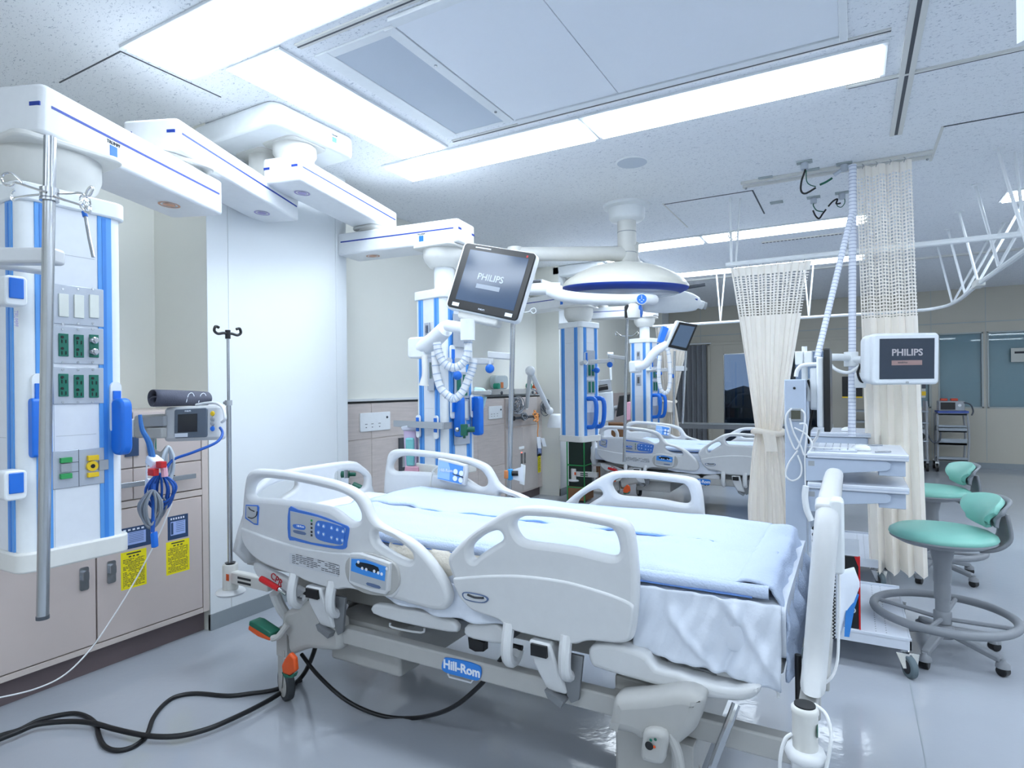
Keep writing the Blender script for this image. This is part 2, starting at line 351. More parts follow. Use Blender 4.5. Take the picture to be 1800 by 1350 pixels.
# outside, seen through the door glass at dusk
hm = mat('dusk_ground', '1b2730', .9); tm = mat('dusk_leaves', '16232b', .9, var=.4, scale=3)
struct(MB().box((-60, 12, -.3), (60, 90, -.2)).build('outside_ground', hm))
tf = MB()
for i in range(40):
    x = -34+i*1.25+random.uniform(-.5, .5); y = 24+random.uniform(-2, 5); r = random.uniform(.9, 1.5)
    tf.ball((x, y, random.uniform(-.2, .55)), r, 10, .9)
tf = tf.build('treeline', tm); tf['kind'] = 'stuff'; tag(tf, 'dark row of trees seen through the glass door at dusk', 'trees')
for i, (x, y) in enumerate(((-5.6, 30), (-2.6, 34))):
    p = thing('utility_pole', ['dark utility pole with crossarm behind the left door glass', 'dark utility pole behind the right door glass'][i], 'pole', (x, y, -.2))
    MB().cyl((x, y, -.2), (x, y, 3.9), .12).build('shaft', mat('pole_dark', '22282e', .8), p)
    MB().box((x-1, y-.05, 3.4), (x+1, y+.05, 3.5)).box((x-.7, y-.05, 3.0), (x+.7, y+.05, 3.08)).build('crossarm', MATS['pole_dark'], p)
wr = MB()
for z in (3.45, 3.05): wr.tube([(-30, 29, z+.3), (-5.6, 30, z), (-2.6, 34, z), (20, 40, z+.3)], .02, 5, 6)
wr.build('power_line', MATS['pole_dark'], p)

# ---- ceiling fixtures
def fixture(x0, x1, y0, y1, lab, grp='recessed ceiling lights'):
    t = thing('ceiling_light', lab, 'light', ((x0+x1)/2, (y0+y1)/2, CZ), grp); w = .022; z = CZ-.012
    f = MB()
    for a, b in (((x0-w, y0-w), (x1+w, y0)), ((x0-w, y1), (x1+w, y1+w)), ((x0-w, y0), (x0, y1)), ((x1, y0), (x1+w, y1))):
        f.box((a[0], a[1], z), (b[0], b[1], CZ))
    f.build('light_frame', white, t, bevel=.002); MB().box((x0, y0, z-.008), (x1, y1, CZ-.001)).build('diffuser', diff, t)
fixture(-2.54, -1.24, 1.372, 1.635, 'wide bright ceiling light at the top left above the nearest arm')
fixture(-1.19, .11, 1.372, 1.635, 'bright ceiling light above the big air panel, unseen past the upper edge of view')  # unseen, added by symmetry for its light and reflections
fixture(-2.33, -2.036, 1.70, 2.84, 'bright ceiling light running away between arm mount and grey filter panel')
fixture(-2.53, -1.238, 2.912, 3.182, 'bright ceiling light just beyond the grey filter panel, left of its pair')
fixture(-1.19, .124, 2.912, 3.182, 'long bright ceiling light along the far edge of the big white air panel')
fixture(-2.54, -1.24, 5.76, 6.03, 'distant ceiling light right of the surgical lamp column, left of its pair')
fixture(-1.19, .11, 5.76, 6.03, 'distant ceiling light running behind the tall curtain, right of its pair')
fixture(-2.33, -2.036, 6.08, 7.4, 'distant ceiling light running away above the surgical lamp head')
fixture(-2.53, -1.238, 7.5, 7.75, 'farthest ceiling light, starting right of the lamp head')
fixture(-1.19, .124, 7.5, 7.75, 'farthest ceiling light, just above the short curtain rail')
fixture(1.02, 2.3, 5.62, 5.89, 'ceiling light at the far right edge above the white rail hangers')
for x, y in ((1.02, 1.4), (1.02, 3.0), (-1.9, -.9), (-.4, -.9), (1.5, -.9), (3.4, .2), (3.4, 3), (3.4, 5.7), (-2.3, -2.3), (.6, -2.3), (2.4, 1.4), (2.4, 3.0), (2.5, 5.62), (4.9, 1.4), (4.9, 4.3), (3.4, 8.2), (4.9, 7.0), (3.4, -2.3), (4.9, -.9), (4.9, 9.6)):  # unseen fixtures, rows added to brighten the ceiling and back wall by bounce
    fixture(x, x+1.3, y, y+.27, 'unseen ceiling light added over the aisle for bounce light', 'unseen added ceiling lights')

acs = mat('air_panel', 'eef2f8', .5, var=.01); acf = mat('air_filter', 'c6cfda', .7, var=.03, scale=400)
ac = thing('air_unit', 'large smooth white ceiling air panel beside the grey filter', 'air vent', (-.8, 2.27, CZ))
MB().box((-1.51, 1.80, CZ-.012), (-.95, 2.74, CZ)).build('cover_panel', acs, ac, bevel=.002)
MB().box((-.947, 1.80, CZ-.012), (-.03, 2.74, CZ)).build('cover_panel', acs, ac, bevel=.002)
fr = MB().box((-.03, 1.76, CZ-.02), (.0, 2.78, CZ)).box((-1.51, 1.755, CZ-.018), (0, 1.80, CZ)).box((-1.51, 2.745, CZ-.018), (0, 2.785, CZ))
fr.build('edge_frame', white, ac, bevel=.002)
for ya, yb in ((1.70, 1.735), (2.80, 2.83)):
    struct(MB().box((-1.95, ya, CZ-.006), (.15, yb, CZ)).build('trim_16', offw)); struct(MB().box((-1.95, (ya+yb)/2-.003, CZ-.008), (.15, (ya+yb)/2+.003, CZ-.005)).build('trim_17', dgrey))
fl = thing('air_filter_panel', 'framed grey mesh air filter in the ceiling left of the white panel', 'air vent', (-1.72, 2.27, CZ))
MB().box((-1.945, 1.80, CZ-.010), (-1.872, 2.745, CZ)).box((-1.565, 1.80, CZ-.014), (-1.515, 2.745, CZ)).box((-1.872, 1.80, CZ-.01), (-1.565, 1.842, CZ)).box((-1.872, 2.73, CZ-.01), (-1.565, 2.745, CZ)).build('filter_frame', white, fl, bevel=.002)
MB().box((-1.872, 1.842, CZ-.006), (-1.565, 2.73, CZ)).build('filter_mesh', acf, fl)
for y in (2.1, 2.6):
    MB().cyl((-1.54, y, CZ-.02), (-1.54, y, CZ-.012), .007).build('screw', steel, fl)
# ceiling grooves and rails (parts of the ceiling structure)
def ctrim(n, x0, y0, x1, y1, m=dgrey, d=.003): struct(MB().box((x0, y0, CZ-d), (x1, y1, CZ+.001)).build('trim_%d' % n, m))
ctrim(2, .222, -1, .238, 4.0, dgrey, .009); ctrim(3, .20, -1, .222, 4.0, offw, .012); ctrim(4, .238, -1, .26, 4.0, offw, .012)
ctrim(5, -2.605, 1.38, -2.6, 1.83); ctrim(6, -3.1, 1.375, -2.6, 1.38)
ctrim(7, -.01, 3.235, .72, 3.255, offw, .01); ctrim(8, -.0, 3.253, .71, 3.258, dgrey, .011)
ctrim(9, -1.25, 4.62, -.60, 4.63); ctrim(10, -.61, 4.62, -.60, 5.3); ctrim(11, -1.25, 4.6, -1.24, 5.4, offw)
ctrim(12, .45, 4.02, 2.6, 4.03); ctrim(13, .44, 4.02, .455, 4.6, offw)
ctrim(14, -.75, 6.33, -.02, 6.36, offw, .012)
ctrim(15, -3.3, 8.05, 6, 8.1, offw, .02)
vg = thing('slot_vent', 'narrow slotted air grille in the ceiling left of the slanted tube', 'air vent', (-.4, 6.35, CZ))
for i in range(22): MB().box((-.745+i*.033, 6.335, CZ-.014), (-.725+i*.033, 6.355, CZ-.01)).build('slot', black, vg)
def dome(p, r, lab):
    t = thing('ceiling_speaker', lab, 'speaker', (p.x, p.y, CZ))
    MB().lathe([(r, 0), (r, -.006), (r*.93, -.01)], (p.x, p.y, CZ)).build('trim_ring', white, t)
    MB().lathe([(r*.92, -.010), (r*.5, -.011), (.001, -.0112)], (p.x, p.y, CZ)).build('speaker_mesh', acf, t)
dome(atz(1111, 284, CZ), .1, 'round white ceiling speaker below the long bright light')
# numbered sign hanging from the ceiling
sg = thing('hanging_sign', 'white hanging sign with blue digits at the top right corner', 'sign', (.45, 1.6, 2.3))
p0 = V(.285, 1.5, 1.905)
MB().box((0, 0, 0), (.3, .006, .45), Matrix.Translation(p0) @ Matrix.Rotation(math.radians(-46), 4, 'Z')).build('board', white, sg)
Msg = Matrix.Translation(p0+V(0, 0, 0)) @ Matrix.Rotation(math.radians(-46), 4, 'Z')
text('00', .2, Msg @ frame((.07, -.002, .16), (1, 0, 0), (0, 0, 1)), mat('sign_blue', '6f93c4', .5), sg, align='CENTER')
for s in (.03, .27):
    q = Msg @ V(s, .003, .45); MB().cyl(q, (q.x, q.y, CZ), .002, n=6).build('cord', steel, sg)

# ================================================================== WALL CABINETS, left bay
cb = thing('wall_cabinet', 'beige wall cabinet at the left under the nearest tower, with yellow notices', 'cabinet', (-3.1, 1.0, 0))
Y0, Y1 = -1.6, 1.958
MB().box((BX, Y0, .12), (FX-.02, Y1, 1.16)).build('carcass', beige2, cb)
MB().box((BX, Y0, 0), (FX-.05, Y1, .12)).build('plinth', brown, cb)
for a, b in (((Y1-.035, .11), (Y1, 1.16)), ((Y0, .11), (Y1-.0355, .135)), ((Y0, .715), (Y1-.0355, .745))): MB().box((FX-.02, a[0], a[1]), (FX, b[0], b[1])).build('face_frame', beige2, cb, bevel=.002)
ys = atx(170, 1100, FX).y
for a, b in ((ys-.92, ys-.003), (ys+.003, Y1-.04)):
    d = MB().box((FX-.02, a, .14), (FX+.002, b, .71)).build('door', beige, cb, bevel=.002)
    hy = atx(147 if a < ys-.5 else 195, 1020, FX).y
    MB().rbox((FX+.002, hy-.018, .39), (FX+.008, hy+.018, .49), .008, 'x').build('lock_plate', steel, d)
    MB().rbox((FX+.008, hy-.012, .43), (FX+.024, hy+.012, .475), .01, 'x').build('latch', steel, d)
for a, b in ((ys-.92, ys-.25), (ys-.246, ys+.16), (ys+.163, Y1-.04)):
    for z0, z1 in ((.75, .893), (.897, 1.155)):
        MB().box((FX-.02, a, z0), (FX+.002, b, z1)).build('cladding_panel', beige, cb, bevel=.003)
bar = MB(); b0 = atx(222, 848, FX+.03); b1 = atx(344, 836, FX+.03)
MB().box((FX+.025, b0.y-.2, b1.z-.012), (FX+.035, b1.y, b1.z+.012)).build('equipment_rail', steel, cb, bevel=.002)
for y in (b1.y-.12, b1.y-.6): MB().cyl((FX, y, b1.z), (FX+.03, y, b1.z), .02).build('rail_bracket', black, cb)
def notice(px, py, w, h, m, lab, cat, grp=None, X=FX+.0026, kind=0):
    c = atx(px, py, X)
    o = thing('notice', lab, cat, c, grp)
    MB().box((X-.0004, c.y-w/2, c.z-h/2), (X, c.y+w/2, c.z+h/2)).build('sheet', m, o)
    if kind == 1:
        t = MB().box((X, c.y-w*.28, c.z+h*.42), (X+.0006, c.y+w*.28, c.z+h*.455)).box((X, c.y-w*.2, c.z+h*.34), (X+.0006, c.y-w*.1, c.z+h*.375)).box((X, c.y-w*.04, c.z+h*.34), (X+.0006, c.y+w*.04, c.z+h*.375)).box((X, c.y+w*.1, c.z+h*.34), (X+.0006, c.y+w*.2, c.z+h*.375))
        for i in range(20):
            z = c.z+h*(.29-i*.038); x = -w*.42
            while x < w*.40:
                l = random.uniform(.03, .12)*w
                if random.random() < .85: t.box((X, c.y+x, z-h*.008), (X+.0005, c.y+min(x+l, w*.42), z+h*.008))
                x += l+w*.02
        t.build('print', ink, o)
    if kind == 2:
        MB().box((X, c.y-w*.36, c.z-h*.32), (X+.0006, c.y+w*.36, c.z+h*.26)).build('light_field', mat('label_pale_blue', '9fb4e6', .5), o)
        t = MB().box((X+.0006, c.y-w*.34, c.z-h*.28), (X+.0012, c.y-w*.24, c.z+h*.22))
        for i in range(6): t.box((X+.0006, c.y-w*.1, c.z+h*(.2-i*.08)), (X+.0012, c.y+w*.3, c.z+h*(.215-i*.08)))
        t.build('print', navyl, o)
        t = MB()
        for i in range(6): t.box((X, c.y-w*.36+i*w*.12, c.z+h*.34), (X+.0006, c.y-w*.29+i*w*.12, c.z+h*.42))
        t.build('heading', emg, o)
    return o
def lab_px(x0, x1, y0, y1, X=FX+.0026):
    a = atx(x0, (y0+y1)/2, X); b = atx(x1, (y0+y1)/2, X); c = atx((x0+x1)/2, y0, X); d = atx((x0+x1)/2, y1, X)
    return b.y-a.y, c.z-d.z
w, h = lab_px(213, 258, 965, 1030); notice(235.5, 1000, w, h*1.0, yellow, 'yellow printed notice on the left bay door, wider of two', 'notice', kind=1)
w, h = lab_px(292, 333, 948, 1005); notice(313, 978, w, h*1.0, yellow, 'yellow printed notice on the left bay door, nearer the white pier', 'notice', kind=1)
w, h = lab_px(200, 266, 920, 962); notice(233, 945, w, h*.9, navyl, 'wide dark blue chart label above the yellow notice behind the cables', 'label', kind=2)
w, h = lab_px(295, 331, 905, 946); notice(313, 926, w, h, navyl, 'small dark blue square chart label above the right yellow notice', 'label', kind=2)
c = atx(225, 800, FX)
pl = thing('indicator_lamp', 'small lit red indicator button on the beige cabinet door', 'indicator', atx(55, 981, FX))
c = atx(55, 981, FX+.002); MB().rbox((FX+.002, c.y-.022, c.z-.02), (FX+.01, c.y+.022, c.z+.02), .004, 'x').build('bezel', steel, pl)
MB().box((FX+.01, c.y-.017, c.z-.015), (FX+.013, c.y+.017, c.z+.015)).build('lens', mat('lamp_red', 'ff9a8a', .4, emit='ff6a50', estr=.8), pl)
ow = thing('wall_socket_plate', 'green and navy socket plate behind the nearest monitor bracket', 'socket', atx(231, 783, FX+.002))
c = atx(231, 783, FX+.002); MB().box((FX+.002, c.y-.03, c.z-.05), (FX+.008, c.y+.03, c.z+.05)).build('plate', navyl, ow)
MB().box((FX+.008, c.y+.07, c.z-.04), (FX+.012, c.y+.11, c.z+.03)).build('socket', green, ow)

# ================================================================== WAINSCOT AND CABINETS, middle bay
wn = struct(thing('wall_wainscot', '', '')); del wn['label'], wn['category']; wn.location = (WX, 4.4, 0)
MB().box((BX2-.02, 2.96, .1), (WX-.006, 6.31, 1.155)).build('backing', beige2, wn)
MB().box((BX2-.02, 2.96, 1.148), (WX+.004, 6.31, 1.162)).build('dark_ledge', black, wn)
MB().box((BX2-.02, 2.96, 1.162), (WX-.03, 6.31, 1.18)).build('sill', wallw, wn)
MB().box((BX2-.02, 2.96, 0), (WX-.04, 6.31, .1)).build('plinth', brown, wn)
for a, b in ((2.963, 3.44), (3.444, 4.15), (4.154, 4.92), (4.924, 5.44), (6.20, 6.308)):
    for z0, z1 in ((.1, .46), (.464, .878), (.882, 1.147)):
        MB().box((WX-.008, a, z0), (WX, b, z1)).build('tile', grain, wn, bevel=.002)
for Y2, (a, b) in ((0, (7.31, 10.6)),):
    MB().box((BX2-.02, a, .1), (WX, b, 1.155)).build('cladding_panel', beige, wn)
def socket(px, py, w, h, lab):
    c = atx(px, py, WX+.001); t = thing('socket_plate', lab, 'socket', c)
    MB().box((WX, c.y-w/2, c.z-h/2), (WX+.012, c.y+w/2, c.z+h/2)).build('plate', white, t, bevel=.004)
    s = MB()
    for k in (-.32, -.12, .12): s.box((WX+.012, c.y+k*w-.012, c.z-h*.12), (WX+.013, c.y+k*w+.012, c.z-h*.09)).box((WX+.012, c.y+k*w-.006, c.z-h*.3), (WX+.013, c.y+k*w+.006, c.z-h*.26))
    s.build('slots', dgrey, t); MB().ball((WX+.012, c.y+w*.38, c.z+h*.2), .01).build('knob', dgrey, t)
socket(659, 741, .33, .14, 'wide white socket plate on the beige tiles beside the white pier')
socket(870, 725, .26, .13, 'white socket plate on the beige tiles right of the monitor tower')
cc = thing('service_cabinet', 'beige grey service cabinet with black rail in the middle bay', 'cabinet', (WX, 5.8, 0))
MB().box((WX-.02, 5.446, .1), (WX+.004, 6.19, 1.146)).build('carcass', beige2, cc)
for a, b in ((5.45, 5.80), (5.803, 6.16)):
    d = MB().box((WX+.004, a, .12), (WX+.016, b, .82)).build('door', mat('metal_beige', 'c8c0bd', .35, .2), cc, bevel=.002)
    MB().rbox((WX+.016, (b if a < 5.6 else a)-(.05 if a < 5.6 else -.02), .42), (WX+.026, (b if a < 5.6 else a)-(.02 if a < 5.6 else -.05), .54), .008, 'x').build('lock_plate', steel, d)
MB().box((WX+.004, 5.45, .84), (WX+.016, 6.16, 1.14)).build('upper_panel', MATS['metal_beige'], cc, bevel=.002)
MB().cyl((WX+.06, 5.5, .93), (WX+.06, 6.1, .93), .014).build('equipment_rail', dgrey, cc)
for y in (5.52, 5.8, 6.08): MB().cyl((WX+.014, y, .93), (WX+.075, y, .93), .028, .024).build('rail_mount', black, cc)
def wl_notice(px, py, w, h, m, lab, cat, kind): return notice(px, py, w, h, m, lab, cat, X=WX+.017, kind=kind)
wl_notice(948, 812, .075, .24, yellow, 'yellow notice on the middle bay cabinet under the dark blue label', 'notice', 1)
wl_notice(964, 808, .075, .22, yellow, 'narrow yellow notice on the middle bay cabinet, nearer the black hose', 'notice', 1)
wl_notice(948, 790, .12, .15, navyl, 'dark blue label behind the orange cord on the middle cabinet', 'label', 2)
wl_notice(963, 787, .07, .13, navyl, 'narrow dark blue label above the narrow yellow notice', 'label', 2)
o = wl_notice(917, 787, .12, .03, white, 'small white lettered strip on the middle cabinet door', 'label', 0)
o = wl_notice(917, 797, .03, .03, MATS['lamp_red'], 'tiny red indicator on the middle cabinet door', 'indicator', 0)

# ================================================================== HOSPITAL BED (near one, then a copy)
def P2(lst, y): return [(aty(x, z, y).x, aty(x, z, y).z) for x, z in lst]
YN, YF = 1.60, 2.50
HEAD_OUT = P2([(423, 925), (424.4, 889), (428, 852), (432.6, 834), (443, 826), (464, 825.5), (490, 828), (515, 832), (548, 838), (583, 846), (612, 857), (632, 870), (643, 888), (655, 912), (673, 927), (700, 940), (727, 957), (750, 980), (770, 1007), (783, 1030), (789, 1053), (783, 1070), (770, 1075), (743, 1070), (697, 1057), (663, 1047), (640, 1043), (610, 1036), (590, 1038), (570, 1033), (543, 1025), (520, 1014), (480, 1000), (450, 985), (432, 965), (424, 946)], YN)
HEAD_H1 = P2([(437, 867), (442, 852), (454, 843), (469, 841.5), (500, 845), (524, 849), (568, 859), (598, 868), (618, 880), (627, 892), (632, 905), (629, 916), (613, 918), (583, 896), (553, 888), (509, 881), (464, 877), (444, 876)], YN)
HEAD_H2 = P2([(655, 940), (662, 936), (678, 942), (693, 949), (718, 969), (723.5, 980), (719, 987), (703, 983), (677, 968), (660, 955)], YN)
FOOT_OUT = P2([(785, 985), (788, 976), (796, 966), (821.5, 942), (858, 916), (889, 898), (909.6, 892), (948, 891), (1013, 899.5), (1078, 911), (1099, 919), (1109, 932), (1114, 955), (1117.5, 984), (1120, 1025), (1118, 1074), (1112, 1118), (1101, 1131), (1078, 1133), (1039, 1129), (1022, 1131), (1010, 1135), (987, 1131.5), (935, 1120), (897, 1110), (884, 1101), (872, 1091), (832, 1077), (816, 1064), (804, 1046), (795, 1020), (788, 1000)], YN)
FOOT_H1 = P2([(902, 926), (905, 916), (914, 911), (928, 909), (987, 913.7), (1060, 927), (1076, 934), (1084, 950), (1086.5, 970), (1078, 979), (1055, 976), (1013, 965.6), (961, 957.8), (925, 953), (910, 944)], YN)
FOOT_H2 = P2([(824, 966), (832, 954), (851, 940), (870, 934), (879, 939), (880.5, 950), (863, 962), (842, 976), (832, 985), (825, 981)], YN)
bed = thing('hospital_bed', 'white hospital bed in front with the blue oval badge on its lower rail', 'bed', (-1.15, 2.05, 0), 'hospital beds')
def side(sgn):
    """sgn -1: near side rail set (faces -Y); +1: far side"""
    y = YN+.022 if sgn < 0 else YF-.022
    M = frame((0, y, 0), (1, 0, 0), (0, 0, 1))
    h = flat(HEAD_OUT, (HEAD_H1, HEAD_H2), .044, .018, 'head_side_rail', bedw, bed, M, 4, 60)
    f = flat(FOOT_OUT, (FOOT_H1, FOOT_H2), .044, .018, 'foot_side_rail', bedw, bed, M, 4, 60)
    # raised lower skins with a rounded upper rim
    yy = YN+.002 if sgn < 0 else YF-.002
    M2 = frame((0, yy, 0), (1, 0, 0), (0, 0, 1))
    lo = P2([(425, 928), (437, 931), (480, 947), (530, 961), (580, 969), (618, 973), (640, 985), (690, 1000), (700, 1015), (702, 1035), (690, 1050), (663, 1044), (610, 1033), (590, 1035), (543, 1022), (520, 1011), (480, 997), (452, 982), (434, 963), (426, 945)], YN)
    flat(lo, (), .016, .007, 'lower_skin', bedw, h, M2, 4, 60)
    lo = P2([(797, 1018), (812, 1014), (850, 1011), (900, 1010), (950, 1014), (1000, 1022), (1050, 1036), (1085, 1048), (1112, 1062), (1114, 1080), (1108, 1116), (1099, 1127), (1078, 1129), (1039, 1125), (1010, 1131), (987, 1128), (935, 1116), (899, 1106), (887, 1098), (874, 1087), (834, 1073), (819, 1061), (806, 1044)], YN)
    flat(lo, (), .016, .007, 'lower_skin', bedw, f, M2, 4, 60)
    return h, f
hn, fn = side(-1); hf, ff = side(1)
# ---- controls on the near head rail
yf = YN-.0062
def ypoly(pts, y, d, name, m, par, k=0, bev=0): return flat([(aty(x, z, YN).x, aty(x, z, YN).z) for x, z in pts], (), d, bev, name, m, par, frame((0, y, 0), (1, 0, 0), (0, 0, 1)), k, 40)
cpn = ypoly([(509, 893), (525, 896), (560, 905), (600, 920), (613, 926), (614, 935), (611, 952), (608, 964), (590, 964), (550, 957), (520, 950), (508, 944)], YN-.001, .006, 'control_panel', bluel, bed, 3)
mb_ = MATS['panel_blue'] if 'panel_blue' in MATS else mat('panel_blue', '3f76cd', .4)
cpn.data.materials[0] = mb_
ypoly([(512, 898), (560, 908.5), (600, 923), (609, 929), (604, 958), (590, 959), (550, 953), (513, 942)], YN-.0045, .002, 'grey_field', mat('panel_grey', 'b3b8bd', .4), cpn)
ypoly([(558, 917), (572, 916), (600, 924), (608, 930), (604, 955), (590, 955), (565, 949), (556, 940)], YN-.0058, .002, 'keypad', mb_, cpn, 3)
for i, (x, y) in enumerate([(560, 922), (569, 925), (583, 928), (593, 931), (603, 934), (560, 936), (569, 939), (583, 945), (593, 948), (602, 950)]):
    p = aty(x, y, YN-.007); MB().cyl((p.x, p.y-.001, p.z), (p.x, p.y, p.z), .0075, n=14).build('key', mat('key_blue', '6fa0e2', .4), cpn)
    u = 1 if i < 5 else -1
    MB().prism([(p.x-.0045, p.y-.001, p.z-.003*u), (p.x+.0045, p.y-.001, p.z-.003*u), (p.x, p.y-.001, p.z+.005*u)], (0, -1, 0), .0008).build('arrow', emg, cpn)
ypoly([(518, 921), (537, 923), (537, 931), (520, 928)], YN-.0058, .001, 'badge', mb_, cpn, 3)
text('Hill-Rom', .011, YW(aty(528, 925.5, YN-.0066)), emg, cpn)
ypoly([(519, 931), (538, 935), (538, 940), (520, 936)], YN-.0058, .001, 'name_strip', mat('strip_grey', '5b6f93', .4), cpn, 3)
for y in (915, 921, 928, 935, 941):
    p = aty(548, y, YN-.006); MB().box((p.x-.005, p.y-.001, p.z-.004), (p.x+.004, p.y, p.z+.004)).build('pictogram', green2 if y < 921 else ink, cpn)
ang = ypoly([(433, 887), (454, 888), (456, 892), (454, 923), (448, 922), (432, 911)], YN-.001, .004, 'angle_gauge', mb_, bed)
ypoly([(434.5, 889), (453, 890), (453, 920), (448, 919.5), (434, 909)], YN-.0032, .002, 'gauge_field', MATS['panel_grey'], ang)
g = MB(); g.tube([aty(437, 892, YN-.006), aty(440, 896, YN-.006), aty(447, 899, YN-.006)], .002, 6); g.tube([aty(452, 899, YN-.006), aty(450, 907, YN-.006), aty(443, 911, YN-.006), aty(436, 909, YN-.006)], .002, 6, 4)
g.build('gauge_mark', ink, ang)
lb = ypoly([(512, 971), (600, 993), (597, 1013), (512, 990)], YN-.0085, .0012, 'instruction_label', mat('label_grey', 'c9cdd2', .5), bed)
g = MB()
for i in range(6):
    for j in range(13):
        if random.random() < .85:
            t = (j+.1)/13.3; x = 513+t*85; y = 973.5+t*21.5+i*3.1
            p = aty(x, y, YN-.0094); w = random.uniform(4.6, 6.4); q = aty(x+w, y+.253*w, YN-.0094)
            g.prism([p, q, q+V(0, 0, .0022), p+V(0, 0, .0022)], (0, -1, 0), .0004)
g.build('small_print', ink, lb)
# display console in an oval recess
ypoly([(612, 985), (640, 970), (690, 985), (704, 1010), (700, 1035), (680, 1046), (640, 1040), (614, 1018)], YN-.004, .012, 'console_recess', bedg, bed, 5, .003)
con = ypoly([(623, 970), (640, 970), (675, 981), (693, 988), (692, 1000), (690, 1036), (684, 1042), (660, 1037), (630, 1026), (621, 1020)], YN-.014, .02, 'display_console', bedw, bed, 0, .004)
ypoly([(626, 976), (650, 978), (689, 992), (686, 1034), (660, 1030), (624, 1017)], YN-.0245, .0012, 'console_field', MATS['panel_grey'], con)
ypoly([(627, 979), (650, 980), (687, 993), (685, 1018), (650, 1008), (626, 1000)], YN-.0253, .0012, 'console_blue', mat('panel_bright_blue', '3f92e6', .4), con)
ypoly([(637, 985), (655, 987), (674, 994), (673, 1004), (655, 999), (636, 992)], YN-.0263, .0012, 'display_window', lcd, con, 2)
for x, y in ((630, 988), (637, 999), (644, 1001), (658, 1004), (665, 1007), (671, 1009), (680, 1000)):
    p = aty(x, y, YN-.0265); MB().cyl((p.x, p.y-.0012, p.z), (p.x, p.y, p.z), .0055, n=12).build('key', emg, con)
ypoly([(655, 1020), (676, 1026), (676, 1031), (655, 1025)], YN-.0262, .001, 'name_strip', MATS['strip_grey'], con, 2)
o = ypoly([(815, 1043), (822, 1039), (850, 1044), (861, 1050), (858, 1057), (845, 1058), (822, 1053)], YN-.009, .002, 'tilt_gauge', MATS['strip_grey'], bed, 3)
ypoly([(818, 1044), (823, 1041), (850, 1046), (858, 1051), (856, 1055), (845, 1056), (823, 1051)], YN-.0105, .0015, 'gauge_field', MATS['label_grey'], o, 3)
g = MB(); g.tube([aty(822, 1045, YN-.013), aty(834, 1050, YN-.013), aty(850, 1051, YN-.013)], .0035, 6, 3); g.build('gauge_mark', ink, o)
# ---- inner control on the far head rail
yi = YF-.045
def fp(pts, y, d, name, m, par, bev=0, k=0): return flat([(aty(a, b, YF-.05).x, aty(a, b, YF-.05).z) for a, b in pts], (), d, bev, name, m, par, frame((0, y, 0), (1, 0, 0), (0, 0, 1)), k, 40)
pc = fp([(774, 805), (800, 810), (822, 817), (824, 824), (820, 852), (800, 849), (772, 841)], yi-.012, .03, 'patient_control', bedw, bed, .006)
fp([(776, 808), (819, 819), (816, 850), (774, 840)], yi-.0282, .001, 'control_face', mat('panel_sky', '5a9ae6', .35), pc)
fp([(776, 808), (793, 812), (796, 822), (795, 843), (774, 838)], yi-.0292, .001, 'pale_corner', mat('panel_pale', '9cc3ee', .35), pc)
for x, y in ((801, 829), (811, 832), (800, 841), (810, 844)):
    p = aty(x, y, yi-.031); MB().cyl((p.x, p.y-.002, p.z), (p.x, p.y, p.z), .013, n=14).build('key', emg, pc)
text('Hill-Rom', .022, YW(aty(784, 827, yi-.031)), emg, pc)
MB().tube([aty(796, 833, yi-.031), aty(805, 836, yi-.031), aty(814, 839, yi-.031)], .002, 5).build('figure_line', ink, pc)
fp([(694, 845), (718, 849), (722, 878), (690, 873)], yi+.018, .01, 'moulded_panel', bedw, bed, .004)
fp([(758, 847), (808, 858), (810, 882), (755, 874)], yi+.018, .008, 'moulded_panel', bedw, bed, .003)
fp([(828, 865), (838, 867), (838, 891), (827, 889)], yi+.018, .006, 'moulded_panel', bedg, bed, .002)
MB().tube([aty(762, 884, yi), aty(766, 880, yi), aty(805, 887, yi), aty(811, 897, yi)], .003, 6, 3).build('rail_loop', bedd, bed)
MB().tube([aty(770, 820, yi), aty(760, 830, yi), aty(757, 850, yi), aty(755, 885, yi)], .005, 6, 4).build('control_cord', offw, bed)
# ---- headboard
XH = -2.24
hb = [(atx(x, y, XH).y, atx(x, y, XH).z) for x, y in [(540, 829), (580, 820), (604, 816), (616, 819), (640, 833), (649, 850), (651, 900), (651, 960)]]
ys_ = 2.05*2
pts = [(y, z) for y, z in hb]
top = max(z for _, z in hb); yc = 2.05
half = [(2.43, .52), (2.43, .74), (2.42, .80), (2.36, .85), (2.28, .885), (2.05, .89)]
outl = half+[(2*yc-y, z) for y, z in half[-2::-1]]
hole = lambda s: [(yc+s*(y-yc), z) for y, z in [(2.38, .74), (2.39, .79), (2.32, .83), (2.22, .845), (2.17, .84), (2.17, .80), (2.25, .77), (2.33, .735)]]
flat(outl, (hole(1), hole(-1)), .04, .014, 'headboard', bedw, bed, frame((XH, 0, 0), (0, 1, 0), (0, 0, 1)), 3, 60)
